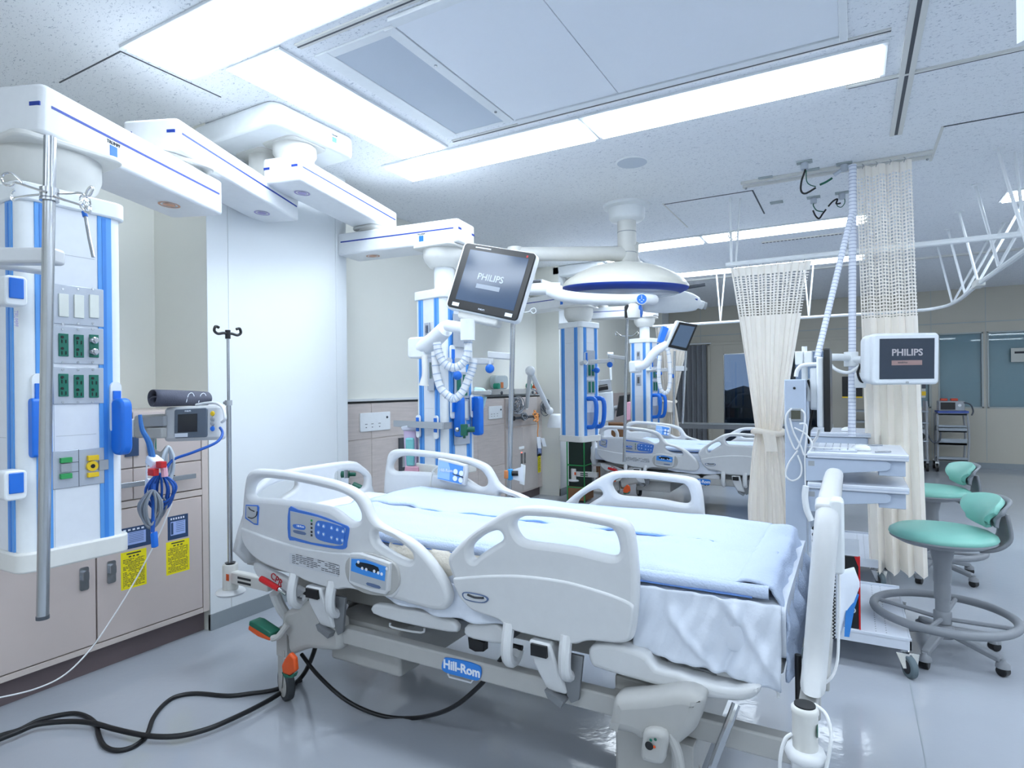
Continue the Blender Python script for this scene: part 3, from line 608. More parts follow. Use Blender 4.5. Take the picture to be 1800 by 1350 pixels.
# ---- footboard: bowed panel
XF = -.075
half = [(2.47, .50), (2.485, .60), (2.48, .80), (2.44, .92), (2.34, .965), (2.05, .975)]
outl = half+[(2*yc-y, z) for y, z in half[-2::-1]]
hole = [(2.26, .87), (2.25, .925), (2.05, .935), (1.85, .925), (1.84, .87), (2.05, .875)]
flat([(y, z) for y, z in outl], (hole,), .055, .022, 'footboard', bedw, bed, Matrix.Translation((XF-.014, 0, .5)) @ Matrix.Rotation(.08, 4, 'Y') @ Matrix.Translation((0, 0, -.5)) @ frame((0, 0, 0), (0, 1, 0), (0, 0, 1)), 3, 60)
MB().box((XF-.03, 1.72, .47), (XF+.02, 2.38, .51)).box((XF-.03, 1.7, .40), (XF+.0, 1.75, .50)).box((XF-.03, 2.35, .40), (XF+.0, 2.4, .50)).build('footboard_bracket', bedg, bed, bevel=.006)
MB().cyl((XF-.05, 1.70, .42), (XF-.05, 1.70, .56), .008).build('footboard_pin', black, bed)
# ---- base frame, head and foot shrouds, casters, pedals
for y0 in (1.64, 2.40): MB().box((-1.98, y0, .305), (-.13, y0+.045, .365)).build('base_rail', bedg, bed, bevel=.006)
MB().box((-.14, 1.635, .30), (-.09, 1.69, .372)).box((-.14, 2.395, .30), (-.09, 2.45, .372)).build('rail_end_cap', bedw, bed, bevel=.004)
for x in (-1.92, -.62): MB().box((x, 1.68, .30), (x+.10, 2.42, .36)).build('cross_member', bedg, bed, bevel=.006)
MB().box((-1.80, 1.72, .19), (-1.45, 2.38, .36)).build('head_drive_box', bedg, bed, bevel=.01)
MB().box((-.62, 1.70, .10), (-.40, 2.36, .40)).build('foot_drive_box', bedg, bed, bevel=.01)
sh = P2([(500, 1076), (520, 1068), (548, 1052), (556, 1071), (570, 1080), (590, 1090), (594, 1105), (597, 1130), (594, 1144), (575, 1145), (545, 1142), (528, 1146), (512, 1151), (505, 1140), (503, 1120), (494, 1112), (493, 1098)], 1.62)
for y in (1.655, 2.445): flat(sh, (), .07, .02, 'head_shroud', bedg, bed, frame((0, y, 0), (1, 0, 0), (0, 0, 1)), 3, 60)
sh = P2([(1083, 1224), (1100, 1219), (1150, 1215), (1200, 1208), (1238, 1222), (1236, 1245), (1226, 1276), (1205, 1297), (1190, 1306), (1175, 1300), (1150, 1298), (1130, 1296), (1115, 1286), (1090, 1281), (1073, 1278), (1078, 1250)], 1.58)
for y in (1.60, 2.48): flat(sh, (), .10, .03, 'foot_shroud', bedg, bed, frame((0, y, 0), (1, 0, 0), (0, 0, 1)), 3, 60)
def caster(x, y, r, a, n=1):
    d = V(math.cos(a), math.sin(a), 0); sd = V(-d.y, d.x, 0); c = V(x, y, r)+d*.02
    t = MB().cyl(c-sd*.016, c+sd*.016, r, n=26).build('wheel', rubber, bed, bevel=.006)
    MB().cyl(c-sd*.018, c+sd*.018, r*.74, n=24).build('wheel_disc', bedg, t, bevel=.002)
    MB().cyl(c-sd*.024, c+sd*.024, .009, n=12).build('axle', bedd, t)
    MB().prism([c-sd*.02+V(0, 0, -.012)-d*.012, c-sd*.02+d*.02, V(x, y, .22)-sd*.02+d*.045, V(x, y, .22)-sd*.02-d*.035], -sd, .006).prism([c+sd*.02+V(0, 0, -.012)-d*.012, c+sd*.02+d*.02, V(x, y, .22)+sd*.02+d*.045, V(x, y, .22)+sd*.02-d*.035], sd, .006).box((x-.03, y-.03, .19), (x+.03, y+.03, .30)).build('fork', bedg, t, bevel=.004)
caster(-1.985, 1.665, .066, 2.75); caster(-1.985, 2.42, .066, 2.2); caster(-.40, 1.64, .066, .3); caster(-.56, 2.40, .066, .2)
p = P2([(1133, 1283), (1150, 1279), (1170, 1285), (1176, 1300), (1172, 1320), (1166, 1341), (1140, 1338), (1127, 1328), (1130, 1300)], 1.54)
bp_ = flat(p, (), .05, .015, 'brake_cover', bedg, bed, frame((0, 1.55, 0), (1, 0, 0), (0, 0, 1)), 2, 60)
c = aty(1141, 1311, 1.522); MB().lathe([(.011, 0), (.0105, -.001), (.008, -.0012)], c, 20, 'y').build('brake_mark', black, bp_)
for q, (a, b) in enumerate(((1144, 1301), (1152, 1300), (1150, 1313))):
    c = aty(a, b, 1.522); MB().lathe([(.004, 0), (.001, -.001)], c, 10, 'y').build('colour_dot', (green, dgreen, orange)[q], bp_)
MB().tube([aty(1176, 1288, 1.56), aty(1186, 1310, 1.56), aty(1192, 1330, 1.56), aty(1195, 1356, 1.56)], .014, 10, 4).build('brake_lever', bedg, bed)
MB().tube([aty(1294, 1238, 1.62), aty(1282, 1270, 1.60), aty(1262, 1320, 1.60), aty(1248, 1360, 1.6)], .011, 10, 3).build('foot_hose_pipe', steel, bed)
# pedals
MB().tube([aty(505, 1098, 1.60), aty(490, 1118, 1.58), aty(478, 1122, 1.57)], .012, 8, 3).build('pedal_arm', bedg, bed)
a, b = aty(437, 1098, 1.56), aty(474, 1120, 1.56); d = (b-a).normalized(); up = V(0, -1, 0).cross(d)
MB().prism([a-up*.004, a+up*.016, a+d*.03+up*.022, b+up*.016, b-up*.004], (0, 1, 0), .05).build('steer_pedal', dgreen, bed, bevel=.004)
MB().prism([a-up*.022, a-up*.004, b-up*.004, b-up*.016, a+d*.06-up*.026], (0, 1, 0), .05).build('brake_pedal', orange, bed, bevel=.004)
a, b = aty(512, 1150, 1.56), aty(504, 1192, 1.56)
MB().prism([aty(500, 1158, 1.55), aty(508, 1148, 1.55), aty(517, 1158, 1.55), aty(519, 1180, 1.55), aty(508, 1188, 1.55), aty(496, 1184, 1.55), aty(494, 1170, 1.55)], (0, 1, 0), .02).build('orange_pedal', orange, bed, bevel=.006)
MB().prism([aty(494, 1182, 1.55), aty(508, 1189, 1.55), aty(518, 1183, 1.55), aty(514, 1192, 1.55), aty(500, 1193, 1.55)], (0, 1, 0), .02).build('green_pedal_edge', dgreen, bed, bevel=.003)
# ---- sleep deck and side mouldings
MB().box((-2.28, 1.70, .50), (-1.28, 2.40, .54)).box((-1.27, 1.70, .50), (-.90, 2.40, .54)).box((-.89, 1.70, .50), (-.16, 2.40, .54)).build('sleep_deck', bedg, bed, bevel=.006)
MB().box((-2.1, 1.78, .40), (-.35, 1.84, .48)).box((-2.1, 2.26, .40), (-.35, 2.32, .48)).build('intermediate_frame', bedg, bed, bevel=.008)
MB().box((-1.30, 1.72, .42), (-.98, 2.36, .455)).build('knee_frame', bedd, bed, bevel=.004)
md = P2([(657, 1063), (680, 1062), (760, 1078), (800, 1092), (806, 1107), (790, 1110), (700, 1092), (658, 1078)], 1.66)
flat(md, (), .03, .01, 'deck_moulding', bedw, bed, frame((0, 1.665, 0), (1, 0, 0), (0, 0, 1)), 2, 60)
md = P2([(818, 1103), (832, 1095), (872, 1094), (890, 1110), (888, 1130), (850, 1126), (822, 1118)], 1.66)
flat(md, (), .03, .01, 'deck_moulding', bedw, bed, frame((0, 1.665, 0), (1, 0, 0), (0, 0, 1)), 2, 60)
MB().box((-1.02, 1.655, .525), (-.66, 1.70, .56)).build('deck_moulding', bedw, bed, bevel=.008)
for s, y in ((-1, 1.655), (1, 2.445)):
    md = P2([(1036, 1140), (1050, 1130), (1075, 1130), (1115, 1140), (1140, 1152), (1155, 1172), (1190, 1180), (1215, 1190), (1260, 1203), (1295, 1208), (1325, 1203), (1338, 1207), (1330, 1222), (1308, 1230), (1270, 1229), (1220, 1220), (1150, 1202), (1060, 1176), (1040, 1165)], 1.63)
    flat(md, (), .075, .014, 'foot_deck_moulding', bedw, bed, frame((0, y, 0), (1, 0, 0), (0, 0, 1)), 2, 60)
MB().tube([aty(1170, 1172, 1.68), aty(1176, 1163, 1.68), aty(1240, 1178, 1.68), aty(1256, 1186, 1.68), aty(1258, 1192, 1.68)], .005, 8, 3).build('strap_rail', bedd, bed)
MB().tube([aty(686, 1095, 1.68), aty(690, 1103, 1.68), aty(740, 1112, 1.68), aty(746, 1104, 1.68)], .004, 8, 3).build('strap_rail', bedw, bed)
# rail brackets with dark inserts
def bracket(px0, px1, py, dy=0, w=.06, yside=1.60):
    x0 = aty(px0, py, 1.6).x; x1 = aty(px1, py, 1.6).x; z = aty((px0+px1)/2, py, 1.6).z; q = 1 if yside < 2 else -1
    Y = lambda y: y-.04 if q > 0 else 4.14-y
    t = MB().prism([(x0, Y(1.625), z), (x1, Y(1.625), z), (x1+.02, Y(1.635), z-.07), (x1+.04, Y(1.65), z-.15), (x0+.05, Y(1.65), z-.15), (x0+.01, Y(1.635), z-.07)], (0, q, 0), .05).build('rail_latch', bedw, bed, bevel=.008)
    MB().box((x0+.012, Y(1.618), z-.04), (x1-.008, Y(1.63), z-.006)).build('latch_window', black, t)
    MB().prism([(x0+.05, Y(1.63), z-.14), (x1+.04, Y(1.63), z-.16), (x1+.03, Y(1.63), z-.18), (x0+.06, Y(1.63), z-.16)], (0, q, 0), .05).build('latch_hinge', bedd, t)
    for xx in (x0-.075, x1+.045):
        t = MB().tube([(xx, Y(1.645), z+.03), (xx, Y(1.63), z-.03), (xx, Y(1.635), z-.075), (xx, Y(1.67), z-.095), (xx, Y(1.70), z-.07)], .019, 10, 4).build('rail_hook', bedw, bed)
        MB().cyl((xx-.02, Y(1.69), z-.06), (xx+.02, Y(1.69), z-.06), .008).build('pivot', black, t)
    MB().prism([(x1+.02, Y(1.66), z-.03), (x1+.09, Y(1.66), z-.03), (x1+.075, Y(1.66), z-.16), (x1+.05, Y(1.66), z-.175), (x1+.015, Y(1.66), z-.12)], (0, q, 0), .012).build('hinge_plate', bedd, bed, bevel=.002)
bracket(541, 568, 1030); bracket(932, 970, 1126); bracket(541, 568, 1030, yside=2.5); bracket(932, 970, 1126, yside=2.5)
# CPR release and head moulding
hm_ = P2([(446, 990), (470, 1000), (500, 1015), (520, 1030), (534, 1040), (520, 1050), (480, 1034), (452, 1012)], 1.64)
flat(hm_, (), .03, .01, 'head_moulding', bedw, bed, frame((0, 1.65, 0), (1, 0, 0), (0, 0, 1)), 2, 60)
text('CPR', .04, frame(aty(486, 1019, 1.633), (1, 0, -.45), (.45, 0, 1)), redpr, bed, ext=.001)
a, b = aty(459, 1017, 1.6), aty(490, 1035, 1.6)
MB().tube([a, a*.8+b*.2, a*.4+b*.6, b], lambda t: .013-.003*abs(t-.4), 8, 3).build('release_handle', red, bed)
MB().tube([b, aty(503, 1044, 1.61)], .008).tube([aty(503, 1044, 1.61), aty(530, 1052, 1.62)], .003).build('release_spring', steel, bed)
MB().tube([aty(483, 1042, 1.66), aty(490, 1060, 1.68), aty(502, 1080, 1.70), aty(520, 1096, 1.72)], .022, 10, 4).build('lift_arm', bedw, bed)
MB().prism([aty(822, 1120, 1.68), aty(836, 1124, 1.68), aty(850, 1130, 1.68), aty(850, 1146, 1.68), aty(835, 1146, 1.68), aty(824, 1140, 1.68)], (0, 1, 0), .03).build('cable_box', black, bed, bevel=.002)
# badge on base rail
bg_ = P2([(780, 1159), (786, 1156), (815, 1161), (840, 1169), (846, 1176), (845, 1190), (838, 1196), (810, 1189), (785, 1182), (777, 1174)], 1.636)
o = flat(bg_, (), .006, .001, 'blue_badge', mat('badge_blue', '2f80d8', .35), bed, frame((0, 1.636, 0), (1, 0, 0), (0, 0, 1)), 3, 40)
text('Hill-Rom', .040, frame(aty(811, 1175.5, 1.632), (1, 0, -.01), (.01, 0, 1)), emg, o, ext=.001, bold=.0012)
MB().tube([aty(787, 1184, 1.64), aty(790, 1190, 1.64), aty(828, 1200, 1.64), aty(832, 1194, 1.64)], .003, 6).build('wire_hook', bedw, bed)
# corner bumpers with infusion sockets
def bumper(c, r=.028):
    t = MB().lathe([(r, -.045), (r*1.02, .03), (r*1.08, .034), (r*1.08, .043), (r*.9, .048)], c, 26).build('pole_socket', offw, bed, ang=50)
    MB().lathe([(r*.86, .047), (r*.84, .051), (r*.35, .050)], c, 24).build('socket_cap', black, t)
    return MB().lathe([(r*1.0, -.072), (r*1.45, -.069), (r*1.62, -.058), (r*1.45, -.046), (r*.9, -.043)], c, 30).build('bumper_ring', cable_w, bed, ang=60)
cB = aty(1415, 1278, 1.47); bumper(cB, .026)
o = MB().lathe([(.0155, 0), (.0135, .0012), (.001, .0014)], (cB.x+.0245, cB.y-.006, cB.z+.002), 20, 'x').build('round_mark', dgreen, bed)
MB().box((cB.x-.02, cB.y, cB.z-.02), (cB.x+.02, 1.66, cB.z+.01)).build('bumper_arm', bedg, bed, bevel=.004)
cH = atx(405, 1012, -2.52)
MB().lathe([(.034, -.06), (.034, .05), (.03, .056)], cH, 24).build('pole_socket', offw, bed, ang=50)
MB().lathe([(.02, .056), (.024, .062), (.012, .063)], cH, 20).build('socket_cap', black, bed)
MB().lathe([(.03, -.088), (.058, -.084), (.066, -.074), (.058, -.064), (.03, -.06)], cH, 28).build('bumper_ring', cable_w, bed, ang=60)
MB().box((cH.x+.03, cH.y-.02, cH.z-.028), (-2.24, cH.y+.02, cH.z+.028)).build('bumper_arm', offw, bed, bevel=.006)
for i in range(2): MB().box((cH.x+.08, cH.y-.0215, cH.z+.004-.02*i), (cH.x+.17, cH.y-.02, cH.z+.014-.02*i)).build('arm_label', ink, bed)
p = atx(401, 1008, -2.49); MB().box((p.x-.012, cH.y-.0352, cH.z-.01), (p.x+.006, cH.y-.033, cH.z+.02)).build('orange_label', orange, bed)
# near infusion pole
ip = thing('infusion_pole', 'thin steel infusion pole with black twin hook in front of the white pier', 'pole', (cH.x, cH.y, cH.z))
top = atx(402, 588, cH.x); j = atx(402, 708, cH.x)
MB().cyl((cH.x, cH.y, cH.z-.02), (cH.x, cH.y, j.z), .011).build('lower_tube', steel, ip)
MB().cyl((cH.x, cH.y, j.z), (cH.x, cH.y, top.z), .0065).build('upper_tube', steel, ip)
MB().cyl((cH.x, cH.y, j.z-.012), (cH.x, cH.y, j.z+.012), .016).cyl((cH.x-.03, cH.y, j.z), (cH.x, cH.y, j.z), .008).build('clamp_collar', grey, ip)
hk = MB()
for s in (-1, 1): hk.tube([(cH.x, cH.y, top.z), (cH.x, cH.y+s*.02, top.z+.005), (cH.x, cH.y+s*.05, top.z+.0), (cH.x, cH.y+s*.068, top.z+.012), (cH.x, cH.y+s*.062, top.z+.032), (cH.x, cH.y+s*.045, top.z+.028)], .0065, 8, 4)
hk.cyl((cH.x, cH.y, top.z-.02), (cH.x, cH.y, top.z+.02), .012).build('twin_hook', black, ip)

# ---- bedding
def mattress(dx, dy, dz, lab):
    t = thing('mattress', lab, 'mattress', (-1.15+dx, 2.05+dy, .54+dz), 'mattresses')
    def fn(u, v):
        # rounded slab cross-section swept along x, with wrinkles
        a = -2.27+2.12*u; ang = 2*math.pi*v
        c, s = math.cos(ang), math.sin(ang); e = .22
        y = 2.05+.385*math.copysign(abs(c)**e, c); z = .615+.075*math.copysign(abs(s)**e, s)
        if a > -.6: y += -.012*math.sin(a*38+z*20)*(1 if y < 2.05 else -1)*.5
        w = .004*mn.noise((a*6, y*6, z*6)); z += w+max(0, -1.5-a)*.035
        return (a+dx, y+dy+w, z+dz)
    m = MB().grid(fn, 90, 60); k = 91
    m.f += [tuple(j*k for j in range(60)), tuple(j*k+90 for j in range(60))[::-1]]
    m.build('fitted_sheet', sheet, t, ang=60)
    # sheet skirt hanging at the foot end on the near side
    def sk(u, v):
        x = -.545+.385*u; f = .5+.5*math.sin(x*70+3*mn.noise((x*4, 0, 0)))
        top = .69; bot = .51-.03*u
        z = top+(bot-top)*v; y = 1.662-.012*v-.010*v*math.sin(x*33+2.5*v)-.010*mn.noise((x*12, v*3, 1))-.016*math.exp(-((x+.30-.16*v)/.02)**2)-.012*math.exp(-((x+.44-.10*v+.03*math.sin(v*4))/.016)**2)+.010*math.exp(-((x+.24+.06*v)/.012)**2)-.004*math.sin(x*120+v*9)
        return (x+dx, y+dy, z+dz)
    MB().grid(sk, 60, 24).build('sheet_skirt', sheet, t, solid=.004, ang=60)
    def sk2(u, v):
        y = 1.662+.02*u; x = -.16-.0+.02*math.sin(v*5)*u
        return (-.16+.06*u+.01*math.sin(v*9)+dx, 1.66+.12*u+dy, .69+(.50-.69)*v+.01*math.sin(u*9)+dz)
    def sk3(u, v):
        x = -1.45+.55*u; z = .60-.09*v-.02*math.sin(u*math.pi)*v
        y = 1.655-.018*v-.012*v*math.sin(x*40)+.006*mn.noise((x*9, v*2, 0)); return (x+dx, y+dy, z+dz)
    MB().grid(sk3, 40, 14).build('sheet_skirt', sheet, t, solid=.004, ang=60)
    return t
mattress(0, 0, 0, 'white sheeted mattress on the front bed, its sheet hanging at the foot end')
def blanket(dx, dy, dz, lab, xa=-1.95, seed=0):
    t = thing('blanket', lab, 'blanket', (-1.15+dx, 2.05+dy, .70+dz), 'blankets')
    def topz(x): return .697+max(0, -1.5-x)*.035
    def fn(u, v):
        x = xa+(-.2-xa)*u; yn = 1.70+.075*math.sin(min(1, max(0, (x+1.75)/.5))*math.pi/2-math.pi/2)*-1
        yn = 1.685+.10*max(0, min(1, (-1.45-x)/.5)); yf_ = 2.43
        y = yn+(yf_-yn)*v; n = mn.noise((x*5+seed, y*7, 2)); n2 = mn.noise((x*17, y*15, seed))
        z = topz(x)+.030+.012*n+.004*n2; e = min(v, 1-v)*(yf_-yn); z -= .032*math.exp(-e/.012)
        z += .014*math.exp(-((y-2.02-.03*mn.noise((x*4, seed, 0)))/.015)**2)
        if u > .93: z += .0
        return (x+dx, y+dy, z+dz)
    MB().grid(fn, 110, 44).build('blanket_top', blank, t, ang=70, solid=.006)
    def fold(u, v):
        x = xa+.02+(-.21-xa)*u; y = 1.687+.10*max(0, min(1, (-1.45-x)/.5)); a = -math.pi/2+math.pi*v
        r = .017+.003*mn.noise((x*8, 0, seed)); return (x+dx, y-.004-r*math.cos(a)*.9+dy, topz(x)+.016+r*math.sin(a)+dz)
    MB().grid(fold, 90, 10).build('folded_edge', blank, t, ang=70)
    def hem(u, v):
        x = xa+.02+(-.25-xa)*u; y = 1.680+.10*max(0, min(1, (-1.45-x)/.5)); return (x+dx, y-.010*v+dy, topz(x)+.003-.003*v+dz)
    MB().grid(hem, 60, 2).build('blue_hem', hemb, t, solid=.003)
    # upper layer folded back, ragged front edge
    def up(u, v):
        x = -1.9+1.64*u; e = 2.06+.05*mn.noise((x*5, 7, seed))+.012*math.sin(x*40); y = e+(2.425-e)*v
        z = topz(x)+.046-.012*max(0, (u-.9)/.1)+.008*mn.noise((x*6, y*9, seed+4))-.012*math.exp(-v*18); return (x+dx, y+dy, z+dz)
    MB().grid(up, 90, 24).build('folded_layer', blank, t, ang=70, solid=.008)
    def uh(u, v):
        x = -1.6+1.2*u; e = 2.055+.05*mn.noise((x*5, 7, seed))+.012*math.sin(x*40); return (x+dx, e-.006+.008*v+dy, topz(x)+.036+.004*v+dz)
    MB().grid(uh, 90, 1).build('upper_hem', hemb, t, solid=.002)
    # end tucked over and down the foot
    def en(u, v):
        y = 1.685+.735*u; s = v*.39; r = .07
        x0 = -.28
        if s < .1: x = x0+s*1.0; z = .742-.016*(s/.1)**2-.035*math.exp(-s/.012)
        else: x = x0+.1+.04*math.sin((s-.1)*7)+.01*math.sin(y*40+s*20)*min(1, (s-.1)*8); z = .726-(s-.1)*.80
        n = .012*mn.noise((y*9+seed, s*14, 5)); return (min(x+n, -.125)+dx, y-.05*max(0, s-.1)*(1-u)+dy, z+n+.012*math.sin(y*30)*min(1, s*6)+dz)
    MB().grid(en, 60, 34).build('blanket_end', blank, t, ang=70, solid=.008)
    return t
blanket(0, 0, 0, 'pale blue blanket spread over the front bed with a darker blue hem')
un = MB()
def uf(u, v):
    x = -1.45+.42*u; return (x, 1.672-.012*math.sin(v*math.pi)-.004*math.sin(x*50), .70-.10*v)
un.grid(uf, 24, 10); o = un.build('cream_underblanket', under, None, solid=.004)
tag(o, 'cream blanket edge showing between the two near side rails', 'blanket')

# ---- second bed: same bed standing one bay further back, cranked lower
DX, DY, DZ = -.13, 4.28, -.085
bed2 = dup(bed, (DX, DY, 0), 'white hospital bed standing farther back, beyond the pendant surgical lamp')
LOW = ('base_rail', 'rail_end_cap', 'cross_member', 'head_drive', 'foot_drive', 'head_shroud', 'foot_shroud', 'wheel', 'brake', 'foot_hose', 'pedal', 'steer', 'orange_pedal', 'green_pedal', 'blue_badge', 'wire_hook')
for ch in bed2.children:
    if not ch.name.startswith(LOW): ch.location.z += DZ
mattress(DX, DY, DZ, 'white sheeted mattress on the farther bed')
blanket(DX, DY, DZ, 'pale blanket on the farther bed under the curtain', seed=9)

# ================================================================== CEILING PENDANTS
def RZ(a): return Matrix.Rotation(a, 4, 'Z')
def arm(root, p0, p1, z0, w, h, e0=.14, e1=.14, logo_at=None, ring=None, ringm=None, name='pendant_arm', side_=1):
    p0, p1 = Vector((p0[0], p0[1], 0)), Vector((p1[0], p1[1], 0)); L = (p1-p0).length; a = math.atan2((p1-p0).y, (p1-p0).x)
    M = Matrix.Translation(p0) @ RZ(a)
    t = MB().rbox((-e0, -w/2, z0), (L+e1, w/2, z0+h), .02, 'z', 3).xf(M).build(name, arm_w, root, bevel=.011, seg=3)
    zs = z0+h*.56
    for s in (-1, 1):
        MB().box((-e0+.03, s*(w/2-.002), zs), (L+e1-.03, s*(w/2+.0012), zs+.008)).xf(M).build('blue_line', navy, t)
        for xa, xb in ((-e0-.0012, -e0+.01), (L+e1-.01, L+e1+.0012)): MB().box((xa, s*w/2-s*.01, zs-.002), (xb, s*w/2-s*.045, zs+.010)).xf(M).build('end_mark', navy, t)
    if logo_at:
        for s in (side_,):
            k = logo_at
            MB().box((k-.016, s*(w/2-.001), z0+h*.17), (k+.016, s*(w/2+.0015), z0+h*.42)).xf(M).build('blue_square', blue, t)
            text('TRUMPF', .016, M @ frame((k, s*(w/2+.0016), z0+h*.48), (-s, 0, 0), (0, 0, 1)), ink, t)
    if ring is not None:
        for r0, r1 in ((0, .022), (.030, .038)):
            q_ = MB().grid(lambda u, v: (ring+(r0+(r1-r0)*v)*1.25*math.cos(u*2*math.pi), (r0+(r1-r0)*v)*math.sin(u*2*math.pi), z0-.0015), 36, 1).xf(M); q_.build('round_mark', ringm, t)
    return M
def joint(root, p, z0, z1, r, name='swivel_joint'):
    MB().rbox((p[0]-r*1.15, p[1]-r*1.15, z1-.018), (p[0]+r*1.15, p[1]+r*1.15, z1), .05, 'z').build('joint_collar', offw, root, bevel=.006)
    h = z1-z0-.018
    MB().lathe([(r*.80, 0), (r*.9, h*.15), (r*.9, h*.35), (r, h*.5), (r, h)], (p[0], p[1], z0), 32).build(name, offw, root, ang=50)
def bowl(root, p, z1, r, z0):
    h = z1-z0-.02
    MB().rbox((p[0]-r*1.12, p[1]-r*1.12, z1-.02), (p[0]+r*1.12, p[1]+r*1.12, z1), .04, 'z').build('joint_collar', offw, root, bevel=.006)
    MB().lathe([(r*.58, 0), (r*.7, h*.04), (r*.92, h*.35), (r, h*.6), (r, h)], (p[0], p[1], z0), 36).build('rotary_bowl', offw, root, ang=60)
def tower(root, c, rot, zt, zb, s=.30):
    M = Matrix.Translation((c[0], c[1], 0)) @ RZ(rot); h = s/2
    t = MB().rbox((-h, -h, zb+.05), (h, h, zt-.05), .035, 'z', 5).xf(M).build('tower_body', white, root)
    for q in range(4):
        Q = M @ RZ(q*math.pi/2)
        MB().box((-h+.085, -h-.002, zb+.05), (h-.085, -h+.01, zt-.052)).xf(Q).build('face_panel', panel, t)
        for x in (-h+.038, h-.08):
            MB().box((x, -h-.004, zb+.05), (x+.042, -h+.01, zt-.052)).xf(Q).build('blue_rail', strip, t, bevel=.002)
            MB().box((x+.012, -h-.0055, zb+.06), (x+.024, -h+.01, zt-.06)).xf(Q).build('rail_groove', mat('blue_rail_dark', '3d84d6', .3), t)
        MB().box((-h+.09, -h-.0026, zt-.20), (h-.09, -h, zt-.199)).box((-h+.09, -h-.0026, zb+.4), (h-.09, -h, zb+.401)).xf(Q).build('panel_seam', grey, t)
    MB().rbox((-h-.012, -h-.012, zt-.055), (h+.012, h+.012, zt), .04, 'z', 5).xf(M).build('top_cap', white, root, bevel=.006)
    MB().rbox((-h-.014, -h-.014, zb), (h+.014, h+.014, zb+.06), .04, 'z', 5).xf(M).build('bottom_cap', offw, root, bevel=.006)
    return M
def clampoval(root, M, x, z, h=.085, yf=-.154):
    t = MB().rbox((x-.017, yf-.012, z-h), (x+.017, yf, z+h), .017, 'y', 5).xf(M).build('rail_clamp', white, root, bevel=.003)
    MB().box((x-.011, yf-.018, z-.03), (x+.013, yf-.010, z+.055)).xf(M).build('clamp_latch', blue, t, bevel=.002); return t
def handle(root, M, x, z0, z1, yf=-.15, out=.07, w=.022):
    """curved blue grab handle standing off the face"""
    MB().tube([(x, yf, z0+.02), (x, yf-out*.8, z0), (x, yf-out, z0+.05), (x, yf-out, z1-.03), (x, yf-out*.7, z1), (x, yf, z1)], w, 10, 5).xf(M).build('grab_handle', blue, root, ang=60)
# --- pendant 1 (nearest)
fx = -2.137; ya, yb = atx(35, 600, fx).y, atx(218, 600, fx).y; s1 = yb-ya; c1 = (fx-s1/2, (ya+yb)/2)
pd1 = thing('ceiling_pendant', 'nearest white and blue equipment tower with green sockets, hung on ceiling arms', 'pendant', (c1[0], c1[1], .7))
J1 = (-2.50, 1.53); J2 = (-2.80, 2.24); J3 = (-2.55, 2.22)
M1 = tower(pd1, c1, 0, 1.88, .715, s1)
bowl(pd1, (c1[0]+.0, c1[1]), 2.035, .14, 1.88)
arm(pd1, c1, J1, 2.035, .25, .15, .15, .16, logo_at=.12, ring=.56, ringm=orng, side_=-1)
joint(pd1, J1, 2.185, 2.215, .11)
arm(pd1, J1, J2, 2.215, .24, .13, .14, .14, ring=.72, ringm=purple)
joint(pd1, J2, 2.345, 2.55, .09)
MN = Matrix.Translation((fx, 0, 0))
def facebox(x0, x1, y0, y1, d, name, m, root, X=fx, bev=0, d0=0):
    a = atx(x0, (y0+y1)/2, X); b = atx(x1, (y0+y1)/2, X); xm = (x0+x1)/2; c = atx(xm, y0, X).z; e = atx(xm, y1, X).z
    return MB().box((X+d0, a.y, e), (X+d, b.y, c)).build(name, m, root, bevel=bev)
for k, (y0, y1) in enumerate(((504, 572), (575, 640), (646, 710))):
    pt = facebox(92, 181, y0, y1, .006, 'wall_plate', plate, pd1, bev=.002)
    for i, (x0, x1) in enumerate(((101, 118), (128, 145), (155, 171))):
        yy = (y0+y1)/2+(1 if i else -1)
        if k == 0: facebox(x0, x1, yy-20, yy+20, .011, 'rocker_switch', sw, pt, bev=.001)
        else:
            facebox(x0, x1, yy-20, yy+20, .010, 'green_socket', green, pt, bev=.001)
            for u in (-10, 10):
                if k == 1 and i == 2:
                    p = atx((x0+x1)/2+1, yy+u, fx+.01); MB().lathe([(.011, 0), (.011, .012), (.007, .014), (.007, .02)], p, 14, 'x').build('earth_terminal', steel, pt); continue
                for v in (-3.5, 3.5): facebox((x0+x1)/2+v-.9, (x0+x1)/2+v+.9, yy+u+1, yy+u+7, .0112, 'pin_slot', black, pt)
                p = atx((x0+x1)/2, yy+u-4, fx+.0104); MB().cyl(p, (p.x+.001, p.y, p.z), .0045, n=12).build('earth_hole', black, pt)
    for i, x in enumerate((110, 137, 163)):
        for yq in (y0+4, y1-3):
            p = atx(x, yq, fx+.006); MB().cyl(p, (p.x+.002, p.y, p.z), .0035, n=10).build('screw', steel, pt)
gp = facebox(91, 182, 790, 855, .006, 'gas_panel', plate, pd1, bev=.002)
for x0, x1, y0, y1, m in ((103, 123, 804, 813, green2), (103, 123, 832, 841, green2), (151, 170, 800, 809, yel2), (151, 170, 830, 838, yel2)): facebox(x0, x1, y0, y1, .016, 'gas_label', m, gp, bev=.001)
facebox(104, 123, 814, 830, .012, 'outlet_cover', grey, gp, bev=.002); facebox(171, 188, 808, 826, .012, 'outlet_cover', grey, gp, bev=.002)
for y in (812, 829): facebox(124, 136, y-.5, y+.5, .0068, 'slot_line', dgrey, gp)
facebox(136.5, 137.3, 790, 855, .0068, 'slot_line', dgrey, gp)
p = atx(161, 819, fx+.006)
MB().cyl(p, (p.x+.008, p.y, p.z), .0165, n=22).build('yellow_outlet', yel2, gp); MB().cyl(p, (p.x+.0095, p.y, p.z), .0065, n=16).build('outlet_hole', black, gp)
MX = M1 @ RZ(math.pi/2)                       # faces +X
